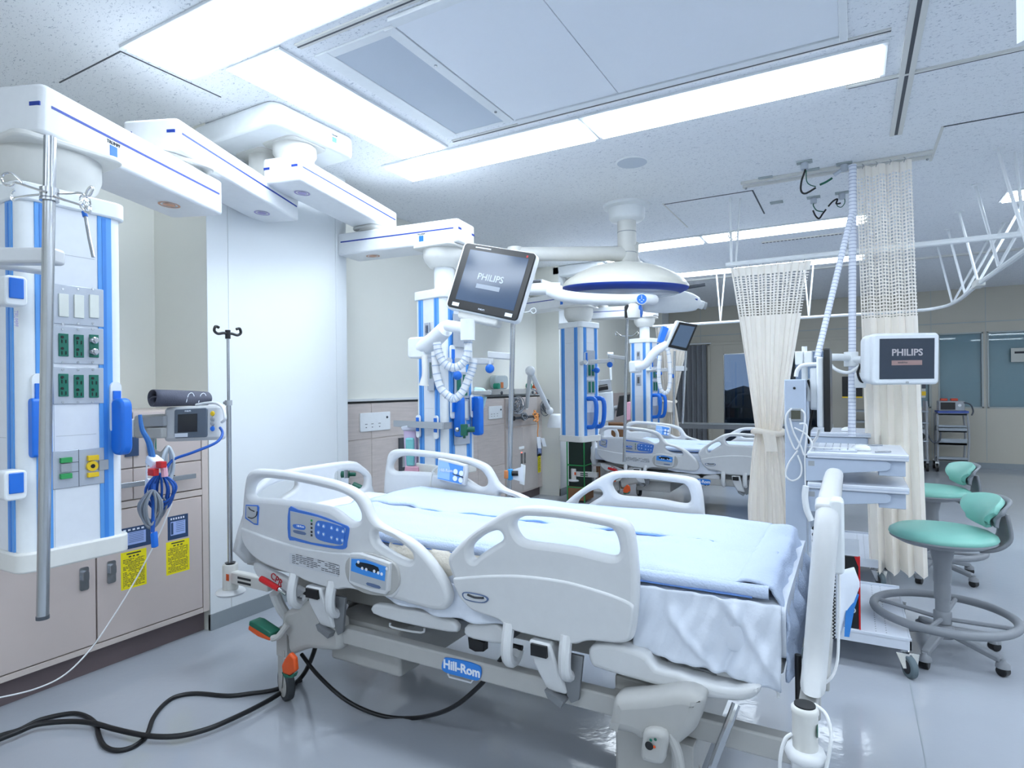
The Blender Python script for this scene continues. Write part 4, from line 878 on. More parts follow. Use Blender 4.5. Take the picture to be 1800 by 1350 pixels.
yl = (atx(65, 700, fx).y-c1[1]); yr = (atx(201, 715, fx).y-c1[1])
clampoval(pd1, MX, yl, atx(66, 706, fx).z, yf=-s1/2); clampoval(pd1, MX, yr, atx(201, 716, fx).z, yf=-s1/2)
a = atx(214, 700, fx+.05); b = atx(214, 800, fx+.05)
MB().rbox((fx+.0, a.y-.012, b.z), (fx+.075, a.y+.022, a.z), .03, 'y', 5).build('grab_handle', blue, pd1, bevel=.008)
a = atx(64, 740, fx+.03); MB().rbox((fx, a.y-.01, atx(64, 803, fx).z), (fx+.03, a.y+.03, atx(64, 700, fx).z), .012, 'y').build('grab_handle', blue, pd1, bevel=.004)
for y in (505, 850):
    p = aty(14, y, c1[1]-s1/2-.05)
    t = MB().rbox((p.x-.06, c1[1]-s1/2-.06, p.z-.05), (p.x+.005, c1[1]-s1/2-.005, p.z+.035), .012, 'x').build('rail_clamp', white, pd1, bevel=.004)
    MB().box((p.x-.01, c1[1]-s1/2-.05, p.z-.03), (p.x+.009, c1[1]-s1/2-.015, p.z+.028)).build('clamp_latch', blue, t, bevel=.002)
text('TRUMPF', .013, frame(atx(28, 560, fx)+V(0, 0, 0), (0, 0, -1), (0, 1, 0)), purple, pd1)
# infusion pole held by the nearest pendant
top, bot = atd(88, 241, 1.50), atd(75, 1086, 1.50)
pv = thing('infusion_pole', 'thick steel infusion pole with looped hooks in front of the nearest tower', 'pole', bot)
MB().cyl(bot, top, .0135, n=24).build('tube', steel, pv, ang=60); MB().cyl(bot-V(0, 0, .003), bot+V(0, 0, .006), .0142, n=24).build('end_plug', dgrey, pv)
hc = top+(bot-top)*.115
MB().cyl(hc-V(0, 0, .014), hc+V(0, 0, .010), .02, n=24).cyl(hc-V(0, 0, .022), hc-V(0, 0, .016), .0205, n=24).build('hook_collar', steel, pv, ang=60)
D_ = lambda x, y, d=1.50: atd(x, y, d)
for pts, d in (([(82, 338), (50, 328), (28, 321), (20, 326), (8, 324), (3, 314), (8, 305), (20, 304), (30, 312), (40, 322)], 1.48), ([(80, 341), (50, 344), (28, 348), (22, 352), (20, 344), (22, 336), (26, 334)], 1.53),
               ([(92, 340), (120, 340), (142, 339), (150, 346), (158, 343), (163, 332), (160, 328), (154, 334), (150, 347), (152, 356)], 1.52), ([(94, 344), (115, 352), (140, 360), (146, 366), (150, 372), (158, 373), (158, 364), (150, 360)], 1.46)):
    MB().tube([D_(x, y, d) for x, y in pts], .0028, 8, 4).build('looped_hook', chrome, pv)
ch = thing('hook_chain', 'small steel ring chain with rod hanging from the infusion pole hook', 'chain', D_(150, 360, 1.5))
for i, (x, y) in enumerate(((143, 352), (147, 360), (152, 354), (156, 362), (150, 367))):
    c = D_(x, y, 1.5); a = i*.7
    MB().tube([c+V(math.cos(t)*.009*math.cos(a), math.cos(t)*.009*math.sin(a), math.sin(t)*.012) for t in [k*math.pi/5 for k in range(10)]], .0015, 6, 1, closed=True).build('ring', chrome, ch)
MB().tube([D_(149, 373), D_(157, 420), D_(164, 452)], .0042, 8).build('rod', steel, ch); MB().cyl(D_(148, 372), D_(150, 381), .006).build('blue_sleeve', blue, ch)
pa = thing('support_arm', 'light grey horizontal arm clamping the thick pole at the left edge', 'arm', D_(0, 445, 1.55))
a, b = atd(-80, 447, 1.52), atd(93, 448, 1.50)
MB().prism([a+V(0, 0, .02), b+V(0, 0, .02), b-V(0, 0, .02), a-V(0, 0, .02)], FW, .045).build('arm_bar', bedw, pa, bevel=.008)
MB().box((a.x-.02, a.y, a.z-.02), (a.x+.03, c1[1]-s1/2, a.z+.02)).build('arm_bar', bedw, pa, bevel=.008)
# --- mounting box shared by pendants of bay 1 and 2
def mount(dy, lab):
    t = thing('ceiling_mount', lab, 'ceiling mount', (-2.7, 2.3+dy, CZ))
    MB().rbox((-3.05, 1.96+dy, CZ-.115), (-2.40, 2.52+dy, CZ), .06, 'z', 5).build('mount_cover', white, t, bevel=.02, seg=3)
    MB().box((-2.4015, 2.34+dy, CZ-.075), (-2.398, 2.37+dy, CZ-.05)).build('blue_square', blue, t)
    text('TRUMPF', .012, XW((-2.397, 2.355+dy, CZ-.04)), ink, t)
    for j in ((-2.80, 2.24), (-2.55, 2.22)):
        MB().rbox((j[0]-.12, j[1]-.12+dy, CZ-.122), (j[0]+.12, j[1]+.12+dy, CZ-.115), .04, 'z').build('seal_ring', offw, t)
    return t
mount(0, 'white ceiling box carrying the two nearest pendant arms'); mount(4.35, 'white ceiling box behind the surgical lamp, carrying far pendant arms')
# --- pendant 2
pd2 = thing('ceiling_pendant', 'white and blue tower with the tilted dark monitor and white hoses', 'pendant', (-2.2, 3.05, .72))
J4 = (-2.74, 3.02); C2 = (-2.21, 3.08)
joint(pd2, J3, 2.44, 2.55, .11)
arm(pd2, J3, J4, 2.31, .22, .13, .12, .14, ring=.06, ringm=purple)
joint(pd2, J4, 2.27, 2.31, .09)
arm(pd2, J4, C2, 2.13, .23, .14, .2, .16, logo_at=.44, ring=.0, ringm=orng, side_=-1)
bowl(pd2, C2, 2.13, .13, 2.0)
MB().cyl((C2[0], C2[1], 1.83), (C2[0], C2[1], 2.01), .063, n=28).build('tower_neck', white, pd2, ang=60)
M2 = tower(pd2, C2, math.radians(-12), 1.85, .73, .262)
# --- pendants 3, 4
pd3 = thing('ceiling_pendant', 'plain white and blue tower hanging left of the far bed', 'pendant', (-2.31, 5.42, .72))
C3 = (-2.30, 5.42); J6 = (-2.80, 5.55)
joint(pd3, (-2.80, 6.59), 2.35, 2.55, .09); arm(pd3, J6, (-2.80, 6.59), 2.21, .22, .13, .14, .14); joint(pd3, J6, 2.17, 2.21, .09)
arm(pd3, J6, C3, 2.03, .23, .14, .14, .16, logo_at=.4, side_=-1); bowl(pd3, C3, 2.03, .14, 1.87)
M3 = tower(pd3, C3, math.radians(-17), 1.87, .73, .28)
pd4 = thing('ceiling_pendant', 'farthest white and blue tower, behind the head of the far bed', 'pendant', (-2.3, 7.45, .72))
C4 = (-2.27, 7.46); J7 = (-2.85, 7.4)
joint(pd4, (-2.55, 6.57), 2.44, 2.55, .11); arm(pd4, (-2.55, 6.57), J7, 2.31, .22, .13, .12, .14); joint(pd4, J7, 2.27, 2.31, .09)
arm(pd4, J7, C4, 2.13, .23, .14, .2, .16, logo_at=.5, side_=-1); bowl(pd4, C4, 2.13, .13, 2.0)
MB().cyl((C4[0], C4[1], 1.83), (C4[0], C4[1], 2.01), .063, n=24).build('tower_neck', white, pd4, ang=60)
M4 = tower(pd4, C4, math.radians(-15), 1.85, .73, .28)
# accessories on towers 2-4 : on the face turned to the camera (-Y side) and on the +X side
def plates(root, M, specs, yf):
    for x, z, w, h, m, kind in specs:
        t = MB().box((x-w/2, yf-.006, z-h/2), (x+w/2, yf, z+h/2)).xf(M).build('wall_plate' if kind != 'dark' else 'outlet', m, root, bevel=.001)
        if kind == 'sock':
            for i in (-1, 1): MB().box((x+i*w*.22-w*.14, yf-.009, z-h*.4), (x+i*w*.22+w*.14, yf-.005, z+h*.4)).xf(M).build('green_socket', green, t)
        if kind == 'sw':
            for i in (-1, 1): MB().box((x+i*w*.22-w*.14, yf-.009, z-h*.4), (x+i*w*.22+w*.14, yf-.005, z+h*.4)).xf(M).build('rocker_switch', sw, t)
R90 = RZ(math.pi/2)
plates(pd2, M2, ((.0, 1.60, .045, .10, plate, ''), (.0, 1.61, .03, .05, navyl, 'dark'), (.0, 1.575, .016, .016, black, 'dark'), (.03, 1.34, .06, .2, plate, ''), (.035, 1.36, .03, .10, green, 'dark')), -.142)
plates(pd2, M2 @ R90, ((.0, 1.60, .13, .20, plate, ''), (0, 1.27, .12, .16, plate, 'sock'), (0, 1.12, .12, .13, plate, 'sw'), (0, .97, .13, .12, plate, '')), -.142)
for x in (-.082, .082):
    clampoval(pd2, M2, x, 1.02, .07, -.146)
clampoval(pd2, M2 @ R90, -.082, 1.43, .08, -.146)
for x in (-.082, .082):
    clampoval(pd2, M2 @ R90, x, 1.14, .07, -.146)
    MB().rbox((x+(.0 if x > 0 else .01), -.215, .96), (x+(.04 if x > 0 else .045), -.145, 1.20), .02, 'x', 4).xf(M2 @ R90).build('grab_handle', blue, pd2, bevel=.008)
MB().box((-.30, -.175, 1.012), (.165, -.160, 1.052)).box((.160, -.175, 1.012), (.17, -.10, 1.052)).xf(M2).build('equipment_rail', steel, pd2, bevel=.001)
for root, M in ((pd3, M3), (pd4, M4)):
    plates(root, M @ R90, ((.0, 1.55, .12, .10, plate, ''), (0, 1.41, .12, .13, plate, 'sock'), (0, 1.25, .12, .13, plate, 'sock'), (0, .95, .13, .12, plate, '')), -.142)
    clampoval(root, M @ R90, -.082, 1.52, .06, -.146)
    for x in (-.05, .07): MB().tube([(x, -.14, 1.14), (x, -.23, 1.13), (x, -.245, 1.02), (x, -.22, .89), (x, -.14, .87)], .022, 8, 4).xf(M @ R90).build('grab_handle', blue, root, ang=60)
    MB().ball((0.02, -.20, 1.41), .03).cyl((.02, -.2, 1.41), (.02, -.14, 1.41), .01).xf(M @ R90).build('blue_knob', blue, root)
plates(pd4, M4, ((0, 1.64, .05, .10, plate, ''), (0, 1.65, .03, .05, black, 'dark'), (0, 1.33, .07, .13, plate, ''), (0, 1.33, .035, .08, black, 'dark')), -.142)
# regulator on tower 2
rg = thing('flow_regulator', 'dark green gas regulator plugged into the monitor tower', 'regulator', atd(816, 755, 3.45))
c = atd(816, 755, 3.45)
MB().cyl(c-V(0, 0, .035), c+V(0, 0, .03), .022).cyl(c, c+RT*.06, .016).cyl(c-V(0, 0, .05), c-V(0, 0, .03), .008).build('regulator_body', dgreen, rg, bevel=.002)
MB().ball(c-RT*.04, .014).build('gauge', steel, rg)
# --- monitor on tower 2
def panelM(pos, e): return Matrix.Translation(pos) @ RZ(e[2]) @ Matrix.Rotation(e[1], 4, 'Y') @ Matrix.Rotation(e[0], 4, 'X')
mo = thing('patient_monitor', 'large tilted monitor with black frame on the middle tower arm', 'monitor', (-1.735, 2.859, 1.843))
MM = panelM((-1.735, 2.859, 1.843), (-.174, .246, .063))
w, h = .45, .38
MB().rbox((-w/2-.02, .0, -h/2-.008), (w/2, .06, h/2+.008), .03, 'y', 5).xf(MM).build('rear_shell', white, mo, bevel=.012)
MB().rbox((-w/2, -.012, -h/2), (w/2, .004, h/2), .02, 'y', 5).xf(MM).build('front_frame', black, mo, bevel=.003)
MB().box((-w/2+.045, -.0135, -h/2+.05), (w/2-.032, -.011, h/2-.035)).xf(MM).build('screen', mat('screen_lit', '2c3b50', .15, emit='5a7396', estr=.16), mo)
text('PHILIPS', .052, MM @ frame((.0, -.0145, .01), (1, 0, 0), (0, 0, 1)), logo, mo, bold=.0006)
MB().box((-.075, -.0150, -.055), (.075, -.0138, -.03)).xf(MM).build('logo_bar', logob, mo)
text('PHILIPS', .013, MM @ frame((.0, -.0130, -h/2+.02), (1, 0, 0), (0, 0, 1)), emg, mo)
for x in (-.17, .17): MB().box((x-.022, -.0130, -h/2+.012), (x+.022, -.0118, -h/2+.032)).xf(MM).build('name_sticker', emg, mo)
MB().box((.175, -.0130, h/2-.03), (.185, -.0118, h/2-.018)).xf(MM).build('red_lamp', red, mo)
MB().box((-.15, -.0130, h/2-.02), (-.05, -.0118, h/2-.014)).xf(MM).build('frame_text', emg, mo)
MB().rbox((-.16, .02, -h/2-.045), (.10, .09, -h/2-.0), .02, 'y').xf(MM).build('bottom_dock', offw, mo, bevel=.008)
ma = mo
MB().tube([atd(742, 612, 3.45), atd(760, 600, 3.36), atd(783, 578, 3.25)], lambda t: .052-.008*t, 12, 4).build('upper_arm', white, ma, ang=60)
MB().rbox((-.06, -.06, -.06), (.06, .03, .06), .02, 'y').xf(Matrix.Translation(atd(742, 612, 3.46))).build('arm_base', white, ma, bevel=.01)
p = atd(822, 578, 3.15); MB().cyl(p-V(0, 0, .06), p+V(0, 0, .05), .038, n=20).build('swivel', white, ma)
q = atd(786, 572, 3.24); MB().cyl(q, p, .03).build('link_arm', white, ma)
MB().tube([atd(746, 625, 3.38), atd(747, 655, 3.36), atd(745, 678, 3.36)], lambda t: .017+.012*max(0, t-.6)/.4, 10, 5).build('pull_handle', offw, ma, ang=60)
def hose(pts, r, lab, d, m=cable_w, rings=True, cat='hose'):
    P = cr([atd(x, y, d) if not isinstance(y, Vector) else y for x, y in pts], 10)
    t = thing('spiral_hose', lab, cat, P[0])
    MB().tube(P, r, 10).build('hose_tube', m, t, ang=60)
    if rings:
        g = MB()
        for i in range(3, len(P)-3, 4):
            dr = (P[i+1]-P[i-1]).normalized(); g.cyl(P[i]-dr*.003, P[i]+dr*.003, r*1.12, n=10)
        o = g.build('dark_rings', mat('hose_ring', 'aebccf', .5), t); o['kind'] = 'stuff'
    return t
hose([(768, 602), (771, 620), (781, 638), (798, 646), (814, 638), (822, 620), (823, 587)], .021, 'upper white ringed hose looping under the large tilted monitor', 3.16)
hose([(765, 618), (767, 654), (775, 682), (791, 698), (801, 700), (814, 687), (824, 664), (830, 648), (833, 631)], .021, 'lower longer white ringed hose looping in front of the middle tower', 3.2)
# pole with two-part arm and blue balls on tower 2
def poleset(tp, bt, d, segs, balls, lab, lab2, hooks=None, anchor=None):
    a, b = atd(tp[0], tp[1], d), atd(bt[0], bt[1], d)
    t = thing('infusion_pole', lab, 'pole', b); MB().cyl(b, a, .0135, n=16).build('tube', steel, t)
    if hooks:
        for s in (-1, 1):
            c = atd(hooks[0], hooks[1], d); MB().tube([c, c+RT*s*.05, c+RT*s*.075+V(0, 0, .02), c+RT*s*.095+V(0, 0, .035), c+RT*s*.10+V(0, 0, .01), c+RT*s*.085], .004, 6, 3).build('looped_hook', chrome, t)
    r = thing('support_arm', lab2, 'arm', atd(*segs[0][0], d))
    if anchor:
        p = atd(*segs[0][0], d)+V(0, 0, 0); MB().cyl(p-RT*.03, (anchor[0], anchor[1], p.z), .018).build('arm_root', bedw, r)
    for (x0, y0), (x1, y1), hh in segs:
        p, q = atd(x0, y0, d), atd(x1, y1, d); MB().prism([p+V(0, 0, hh), q+V(0, 0, hh), q-V(0, 0, hh), p-V(0, 0, hh)], FW, .04).build('arm_bar', bedw, r, bevel=.006)
    for x, y in balls:
        c = atd(x, y, d); MB().ball(c, .026).build('blue_ball_grip', blue, r, ang=80); MB().cyl(c, c+V(0, 0, .045), .01).build('grip_stem', bedw, r)
poleset((902, 555), (893, 955), 3.35, (((799, 634), (868, 635), .018), ((857, 623), (905, 627), .019)), ((804, 660), (861, 648)), 'steel infusion pole right of the large tilted monitor', 'white two part arm with blue ball grips beside the large monitor', None, C2)
_h = thing('wire_hook', 'thin white wire hook with ring end right of the large monitor', 'hook', atd(905, 548, 3.3)); MB().tube([atd(903, 549, 3.33), atd(925, 549, 3.3), atd(932, 547, 3.3), atd(937, 551, 3.3), atd(942, 548, 3.3), atd(940, 542, 3.3), atd(934, 543, 3.3), atd(931, 547, 3.3)], .003, 6, 4).build('wire', white, _h)
poleset((1103, 548), (1097, 812), 5.35, (((1035, 636), (1080, 634), .018), ((1070, 626), (1103, 630), .016)), ((1072, 641),), 'steel infusion pole crossing the near rail of the far bed', 'white two part arm with one blue ball left of the far bed pole', (1102, 590), C3)
poleset((1186, 617), (1184, 748), 6.9, (((1160, 650), (1208, 649), .02),), ((1181, 661),), 'thin steel pole nearer the far tilted screen, left of two', 'white arm with blue ball below the small far screen', None, C4)
poleset((1206, 617), (1200, 745), 6.9, (((1188, 646), (1205, 646), .018),), (), 'thin steel pole right of its twin below the far tilted screen', 'short white arm piece joining the two far poles')
# clamp with orange and blue knobs on the pole
cl = thing('pole_clamp', 'blue and orange clamp on the pole beside white papers', 'clamp', atd(896, 833, 3.33))
c = atd(891, 834, 3.3); MB().box((-.012, -.012, -.022), (.012, .012, .022)).xf(Matrix.Translation(c)).build('orange_knob', mat('orange_soft', 'd98a55', .5), cl, bevel=.003)
c = atd(897, 834, 3.3); MB().box((-.01, -.014, -.03), (.01, .014, .03)).xf(Matrix.Translation(c)).build('blue_jaw', mat('sky_plastic', '2f9be0', .4), cl, bevel=.003)
c = atd(906, 832, 3.3); MB().cyl(c-RT*.02, c+RT*.015, .014).build('black_screw', black, cl)
pp = thing('paper_note', 'white folded papers hanging on the pole clamp', 'paper', atd(914, 835, 3.32))
MB().prism([atd(900, 826, 3.31), atd(919, 820, 3.31), atd(921, 848, 3.31), atd(900, 842, 3.31)], FW, .002).build('sheet', emg, pp)
MB().prism([atd(916, 815, 3.34), atd(924, 818, 3.34), atd(922, 853, 3.34), atd(913, 850, 3.34)], FW, .002).build('sheet', white, pp)
# far tilted screen
mf = thing('patient_monitor', 'small far tilted screen with dark glass above the two thin poles', 'monitor', (-1.6, 6.9, 1.8))
dd = 6.9
TLp, TRp, BRp, BLp = atd(1194, 566, dd), atd(1226, 571, dd+.05), atd(1207, 617, dd+.05), atd(1174, 610, dd)
nn = FW
MB().prism([TLp-RT*.03+V(0, 0, .02), TRp+V(0, 0, .0), BRp, BLp-RT*.03], nn, .07).build('rear_shell', white, mf, bevel=.01)
MB().prism([TLp, TRp, BRp, BLp], -nn, .012).build('front_frame', black, mf, bevel=.004)
cq = (TLp+TRp+BRp+BLp)/4
MB().prism([cq+(p-cq)*.8 for p in (TLp, TRp, BRp, BLp)], -nn, .014).build('screen', mat('screen_far', '56677c', .2), mf)
MB().prism([atd(1166, 573, 6.95), atd(1176, 577, 6.95), atd(1166, 603, 6.95), atd(1158, 600, 6.95)], nn, .1).build('blue_side_panel', blue, mf, bevel=.004)
MB().prism([atd(1176, 573, 7.0), atd(1192, 568, 7.0), atd(1178, 612, 7.0), atd(1164, 606, 7.0)], nn, .1).build('module_rack', white, mf, bevel=.006)
am = mf
MB().tube([atd(1118, 645, 7.05), atd(1135, 640, 7.0), atd(1152, 618, 6.95), atd(1172, 606, 6.95)], .05, 10, 4).build('arm_tube', white, am, ang=60)
MB().box((-.07, -.05, -.07), (.07, .05, .07)).xf(Matrix.Translation(atd(1117, 645, 7.08))).build('arm_base', white, am, bevel=.02)
hose([(1160, 625), (1158, 660), (1162, 685), (1172, 690), (1178, 670), (1176, 625), (1172, 612)], .022, 'far white hose looping below the far tilted screen', 6.85)
for h_, tw in ((M3, pd3), (M4, pd4)): pass

# ================================================================== NEAREST PATIENT MONITOR, CUFF AND CABLES
pm = thing('patient_monitor', 'small white monitor with coloured buttons on the nearest tower bracket', 'monitor', (-2.41, 1.549, 1.117))
MP = panelM((-2.42, 1.555, 1.117), (-.07, -.042, .256))
MB().rbox((-.155, 0, -.075), (.135, .05, .072), .02, 'z', 4).xf(MP).build('housing', bedw, pm, bevel=.014)
MB().rbox((-.09, -.006, -.062), (.075, .002, .060), .01, 'y').xf(MP).build('screen_bezel', mat('bezel_slate', '5f6b7a', .4), pm, bevel=.002)
MB().box((-.07, -.0075, -.038), (.028, -.005, .038)).xf(MP).build('screen', screen, pm)
text('PHILIPS', .010, MP @ frame((-.02, -.0066, .050), (1, 0, 0), (0, 0, 1)), emg, pm)
MB().box((-.085, -.0078, -.058), (-.02, -.006, -.042)).xf(MP).build('name_sticker', emg, pm)
for z, m in ((.035, yel2), (.012, grey), (-.006, grey), (-.028, blue)): MB().lathe([(.011, 0), (.009, -.004), (.001, -.005)], (.10, -.001, z), 16, 'y').xf(MP).build('button', m, pm)
br = thing('monitor_bracket', 'grey clamp bracket between the nearest tower and small monitor', 'bracket', atd(255, 745, 2.0))
MB().rbox((-.31, .0, -.055), (-.15, .07, .045), .015, 'y').xf(MP).build('bracket_body', bedg, br, bevel=.006)
MB().box((-.25, -.02, -.01), (-.13, .0, .035)).xf(MP).build('bracket_band', grey, br, bevel=.004); MB().box((-.21, -.03, -.06), (-.13, .0, -.015)).xf(MP).build('bracket_foot', bedg, br, bevel=.005)
MB().rbox((-.36, -.01, -.05), (-.31, .05, .03), .01, 'y').xf(MP).build('rail_jaw', white, br, bevel=.005); MB().box((-.375, .0, -.04), (-.355, .04, .02)).xf(MP).build('blue_jaw_pad', blue, br)
MB().tube([(-.24, .03, -.05), (-.24, .03, -.11), (-.19, .03, -.13), (-.15, .03, -.10)], .014, 8, 4).xf(MP).build('bracket_hook', bedg, br)
cuff = thing('pressure_cuff', 'rolled dark grey blood pressure cuff on the small monitor', 'cuff', MP @ V(-.1, .05, .075))
MC = MP @ Matrix.Translation((-.10, .05, 0)) @ RZ(1.1) @ Matrix.Translation((.10, -.05, 0))
def roll(rx, rz, x0, x1, wob):
    g = MB(); n = 30
    def fn(u, v):
        a = 2*math.pi*v; x = x0+(x1-x0)*u; k = 1+wob*math.sin(3*a+u*4); sh_ = -.25*(u-.2)*.06
        return (x, .05+rx*k*math.cos(a), .077+rz+rz*k*math.sin(a)*(1-.15*u))
    return g.grid(fn, 10, n)
roll(.055, .034, -.22, .0, .05).xf(MC).build('outer_wrap', cuffm, cuff, solid=.004, ang=80)
roll(.040, .020, -.215, -.005, .12).xf(MC).build('inner_fold', cuffm, cuff, solid=.004, ang=80)
for z in (.10, .115): MB().tube([(-.205, .03, z), (-.15, .05, z+.004), (-.06, .05, z)], .006, 8, 3).xf(MC).build('air_tube', mat('cuff_tube', '97a8b4', .5), cuff)
for x in (-.09, -.04): MB().tube([(x-.015, -.004, .09), (x-.005, -.003, .125), (x+.012, -.001, .13), (x+.02, -.004, .105)], .0015, 5, 4).xf(MC).build('white_marking', emg, cuff)
def cable(name, pts, r, m, lab, cat='cable', grp=None, k=6, n=7):
    o = MB().tube([p for p in pts], r, n, k).build(name, m, None, ang=80); return tag(o, lab, cat, grp)
cable('cuff_hose', [atd(345, 712, 2.5), atd(375, 708, 2.45), atd(391, 716, 2.4), atd(396, 735, 2.38), atd(390, 742, 2.4)], .006, cable_w, 'white air hose curling from the cuff to the small monitor')
cable('sensor_cable', [atd(387, 752, 2.42), atd(391, 762, 2.38), atd(380, 778, 2.34), atd(340, 795, 2.3), atd(305, 808, 2.28), atd(291, 826, 2.26)], .0055, cable_bl, 'blue sensor cable hanging from the right of the small monitor')
def bundle(name, lab, m, cx, top, bot, hw, n, d, r, seed):
    random.seed(seed); t = thing(name, lab, 'cable bundle', atd(cx, top, d))
    for i in range(n):
        a = random.uniform(.35, 1)*hw; o = random.uniform(-.25, .25)*hw; b = bot+random.uniform(-14, 4); dd_ = d+random.uniform(-.04, .04); tw = random.uniform(-.5, .5)*hw
        P = [atd(cx+tw*.2, top, dd_), atd(cx+o-a, top+(b-top)*.4, dd_-.02), atd(cx+o-a*.8, top+(b-top)*.8, dd_), atd(cx+o, b, dd_+.01), atd(cx+o+a*.8, top+(b-top)*.75, dd_+.02), atd(cx+o+a, top+(b-top)*.35, dd_+.01)]
        MB().tube(P, r, 6, 5, closed=True).build('loop', m, t, ang=80)
    return t
bundle('cable_bundle', 'bright blue coiled cables hanging under the small monitor', cable_bl, 281, 833, 896, 24, 12, 2.2, .0042, 3)
bundle('cable_bundle', 'grey coiled cables hanging below the blue coil', cable_g, 268, 862, 926, 20, 10, 2.16, .0040, 5)
bundle('cable_bundle', 'pale grey coiled leads behind the blue coil, under the small monitor', mat('lead_pale', 'c3ccd2', .5), 296, 785, 845, 13, 7, 2.28, .0045, 8)
st = thing('cable_strap', 'blue strap with red and pink clip holding the nearest cable coils', 'strap', atd(262, 790, 2.15))
MB().tube([atd(246, 729, 2.12), atd(250, 755, 2.12), atd(262, 778, 2.13), atd(269, 812, 2.14)], lambda t: .006+.006*t, 8, 4).build('blue_band', mat('strap_blue', '3470b0', .6), st)
MB().box((-.02, -.02, -.012), (.03, .02, .02)).xf(Matrix.Translation(atd(270, 812, 2.14)) @ Matrix.Rotation(.4, 4, 'Y')).build('white_wrap', emg, st, bevel=.006)
MB().tube([atd(264, 832, 2.12), atd(272, 822, 2.12), atd(286, 818, 2.12), atd(290, 838, 2.12)], .011, 8, 4).build('pink_clip', pink, st)
MB().box((-.015, -.01, -.01), (.018, .01, .012)).xf(Matrix.Translation(atd(283, 817, 2.1))).build('red_clip', red, st, bevel=.002)
MB().box((-.02, -.01, -.012), (.016, .01, .012)).xf(Matrix.Translation(atd(270, 830, 2.1))).build('red_clip', red, st, bevel=.002)
sp_ = thing('finger_sensor', 'blue finger clip sensor dangling lowest under the coils', 'sensor', atd(268, 950, 2.14))
MB().tube([atd(270, 850, 2.15), atd(270, 900, 2.14), atd(268, 935, 2.14)], .007, 8, 3).build('lead', cable_bl, sp_)
MB().prism([atd(263, 938, 2.13), atd(272, 935, 2.13), atd(274, 963, 2.13), atd(265, 964, 2.13)], FW, .02).build('clip', blue, sp_, bevel=.004)
tg = thing('white_connector', 'slim white plastic connector hanging left of the blue coil', 'connector', atd(258, 855, 2.2))
MB().prism([atd(254, 842, 2.2), atd(262, 842, 2.2), atd(262, 873, 2.2), atd(254, 873, 2.2)], FW, .02).build('connector_body', white, tg, bevel=.003); MB().tube([atd(258, 842, 2.2), atd(258, 815, 2.2), atd(262, 800, 2.2)], .003, 6, 3).build('lead', cable_w, tg)
oc = thing('orange_clip', 'small orange ring clip under the nearest tower base', 'clip', atd(204, 945, 2.2))
MB().tube([atd(201+5*math.cos(t), 950+7*math.sin(t), 2.3) for t in [k*math.pi/4 for k in range(8)]], .005, 6, 2, closed=True).build('ring', orange, oc); MB().box((-.015, -.006, -.008), (.02, .006, .008)).xf(Matrix.Translation(atd(204, 939, 2.3))).build('tab', emg, oc); MB().cyl(atd(203, 939, 2.3), (c1[0]+.10, c1[1]+.10, .72), .003).build('string', emg, oc)
XC = FX+.10
cable('white_floor_cable', [atx(302, 885, XC), atx(284, 930, XC), atx(262, 975, XC), atx(235, 1025, XC), atx(200, 1082, XC+.02), atx(160, 1140, XC+.03), atx(115, 1185, XC+.04), atx(65, 1210, XC+.04), atx(0, 1226, XC+.03), atx(-60, 1235, XC)], .0032, cable_w, 'long thin white cable drooping across the left cabinet doors')
fl_ = lambda L: [atz(x, y, .008) for x, y in L]
cable('black_floor_cable', fl_([(-60, 1316), (0, 1293), (33, 1283), (71, 1265), (124, 1254), (151, 1259), (169, 1274), (174, 1294), (184, 1312), (207, 1319), (235, 1312), (258, 1292), (269, 1263), (287, 1239), (311, 1224), (347, 1219), (400, 1223), (440, 1219), (484, 1212), (530, 1195)]), .0085, cable_b, 'black cable on the floor making the wide S bends')
cable('black_floor_cable', [atz(x, y, .024) for x, y in [(-60, 1322), (0, 1299), (33, 1286), (67, 1273), (122, 1268), (164, 1271), (200, 1281), (258, 1293), (311, 1294), (360, 1283), (400, 1267), (450, 1243), (490, 1220), (530, 1190)]]+[aty(552, 1145, 1.75), aty(560, 1100, 1.75)], .0095, cable_b, 'thicker black cable on the floor running straighter to the bed wheel')
cable('black_bed_cable', [aty(530, 1150, 1.72), aty(560, 1188, 1.70), aty(610, 1232, 1.70)]+fl_([(670, 1258), (730, 1262)])+[aty(790, 1246, 1.72), aty(840, 1208, 1.70), aty(880, 1160, 1.68), aty(893, 1142, 1.69)], .008, cable_b, 'black cable hanging in an arc under the front bed badge')

# ================================================================== SURGICAL LAMPS
lp = thing('surgical_lamp', 'large domed ceiling lamp with blue rim and round blue emblem', 'surgical lamp', (-1.5, 4.55, CZ))
LC = V(-1.5, 4.5, 0)
MB().lathe([(.05, -.13), (.12, -.12), (.135, -.10), (.14, -.03), (.175, -.02), (.18, 0)], (LC.x, LC.y, CZ), 36).build('ceiling_canopy', white, lp, ang=50)
MB().lathe([(.03, -.475), (.062, -.46), (.072, -.44), (.072, -.16), (.07, -.12), (.066, -.05)], (LC.x, LC.y, CZ), 30).build('column', offw, lp, ang=50)
for z in (CZ-.21, CZ-.37): MB().lathe([(.0725, -.003), (.0735, 0), (.0725, .003)], (LC.x, LC.y, z), 30).build('column_seam', grey, lp)
E1 = atd(905, 447, 4.45); P1 = V(LC.x, LC.y, CZ-.30)
P1b = atd(1070, 446, 4.6)
MB().tube([V(LC.x, LC.y, P1b.z), P1b, E1], lambda t: .06-.008*t, 12).build('upper_arm', offw, lp, ang=60)
L1 = atd(925, 508, 4.25); MB().cyl(E1+V(0, 0, .05), V(E1.x, E1.y, L1.z-.05), .055).build('elbow', offw, lp)
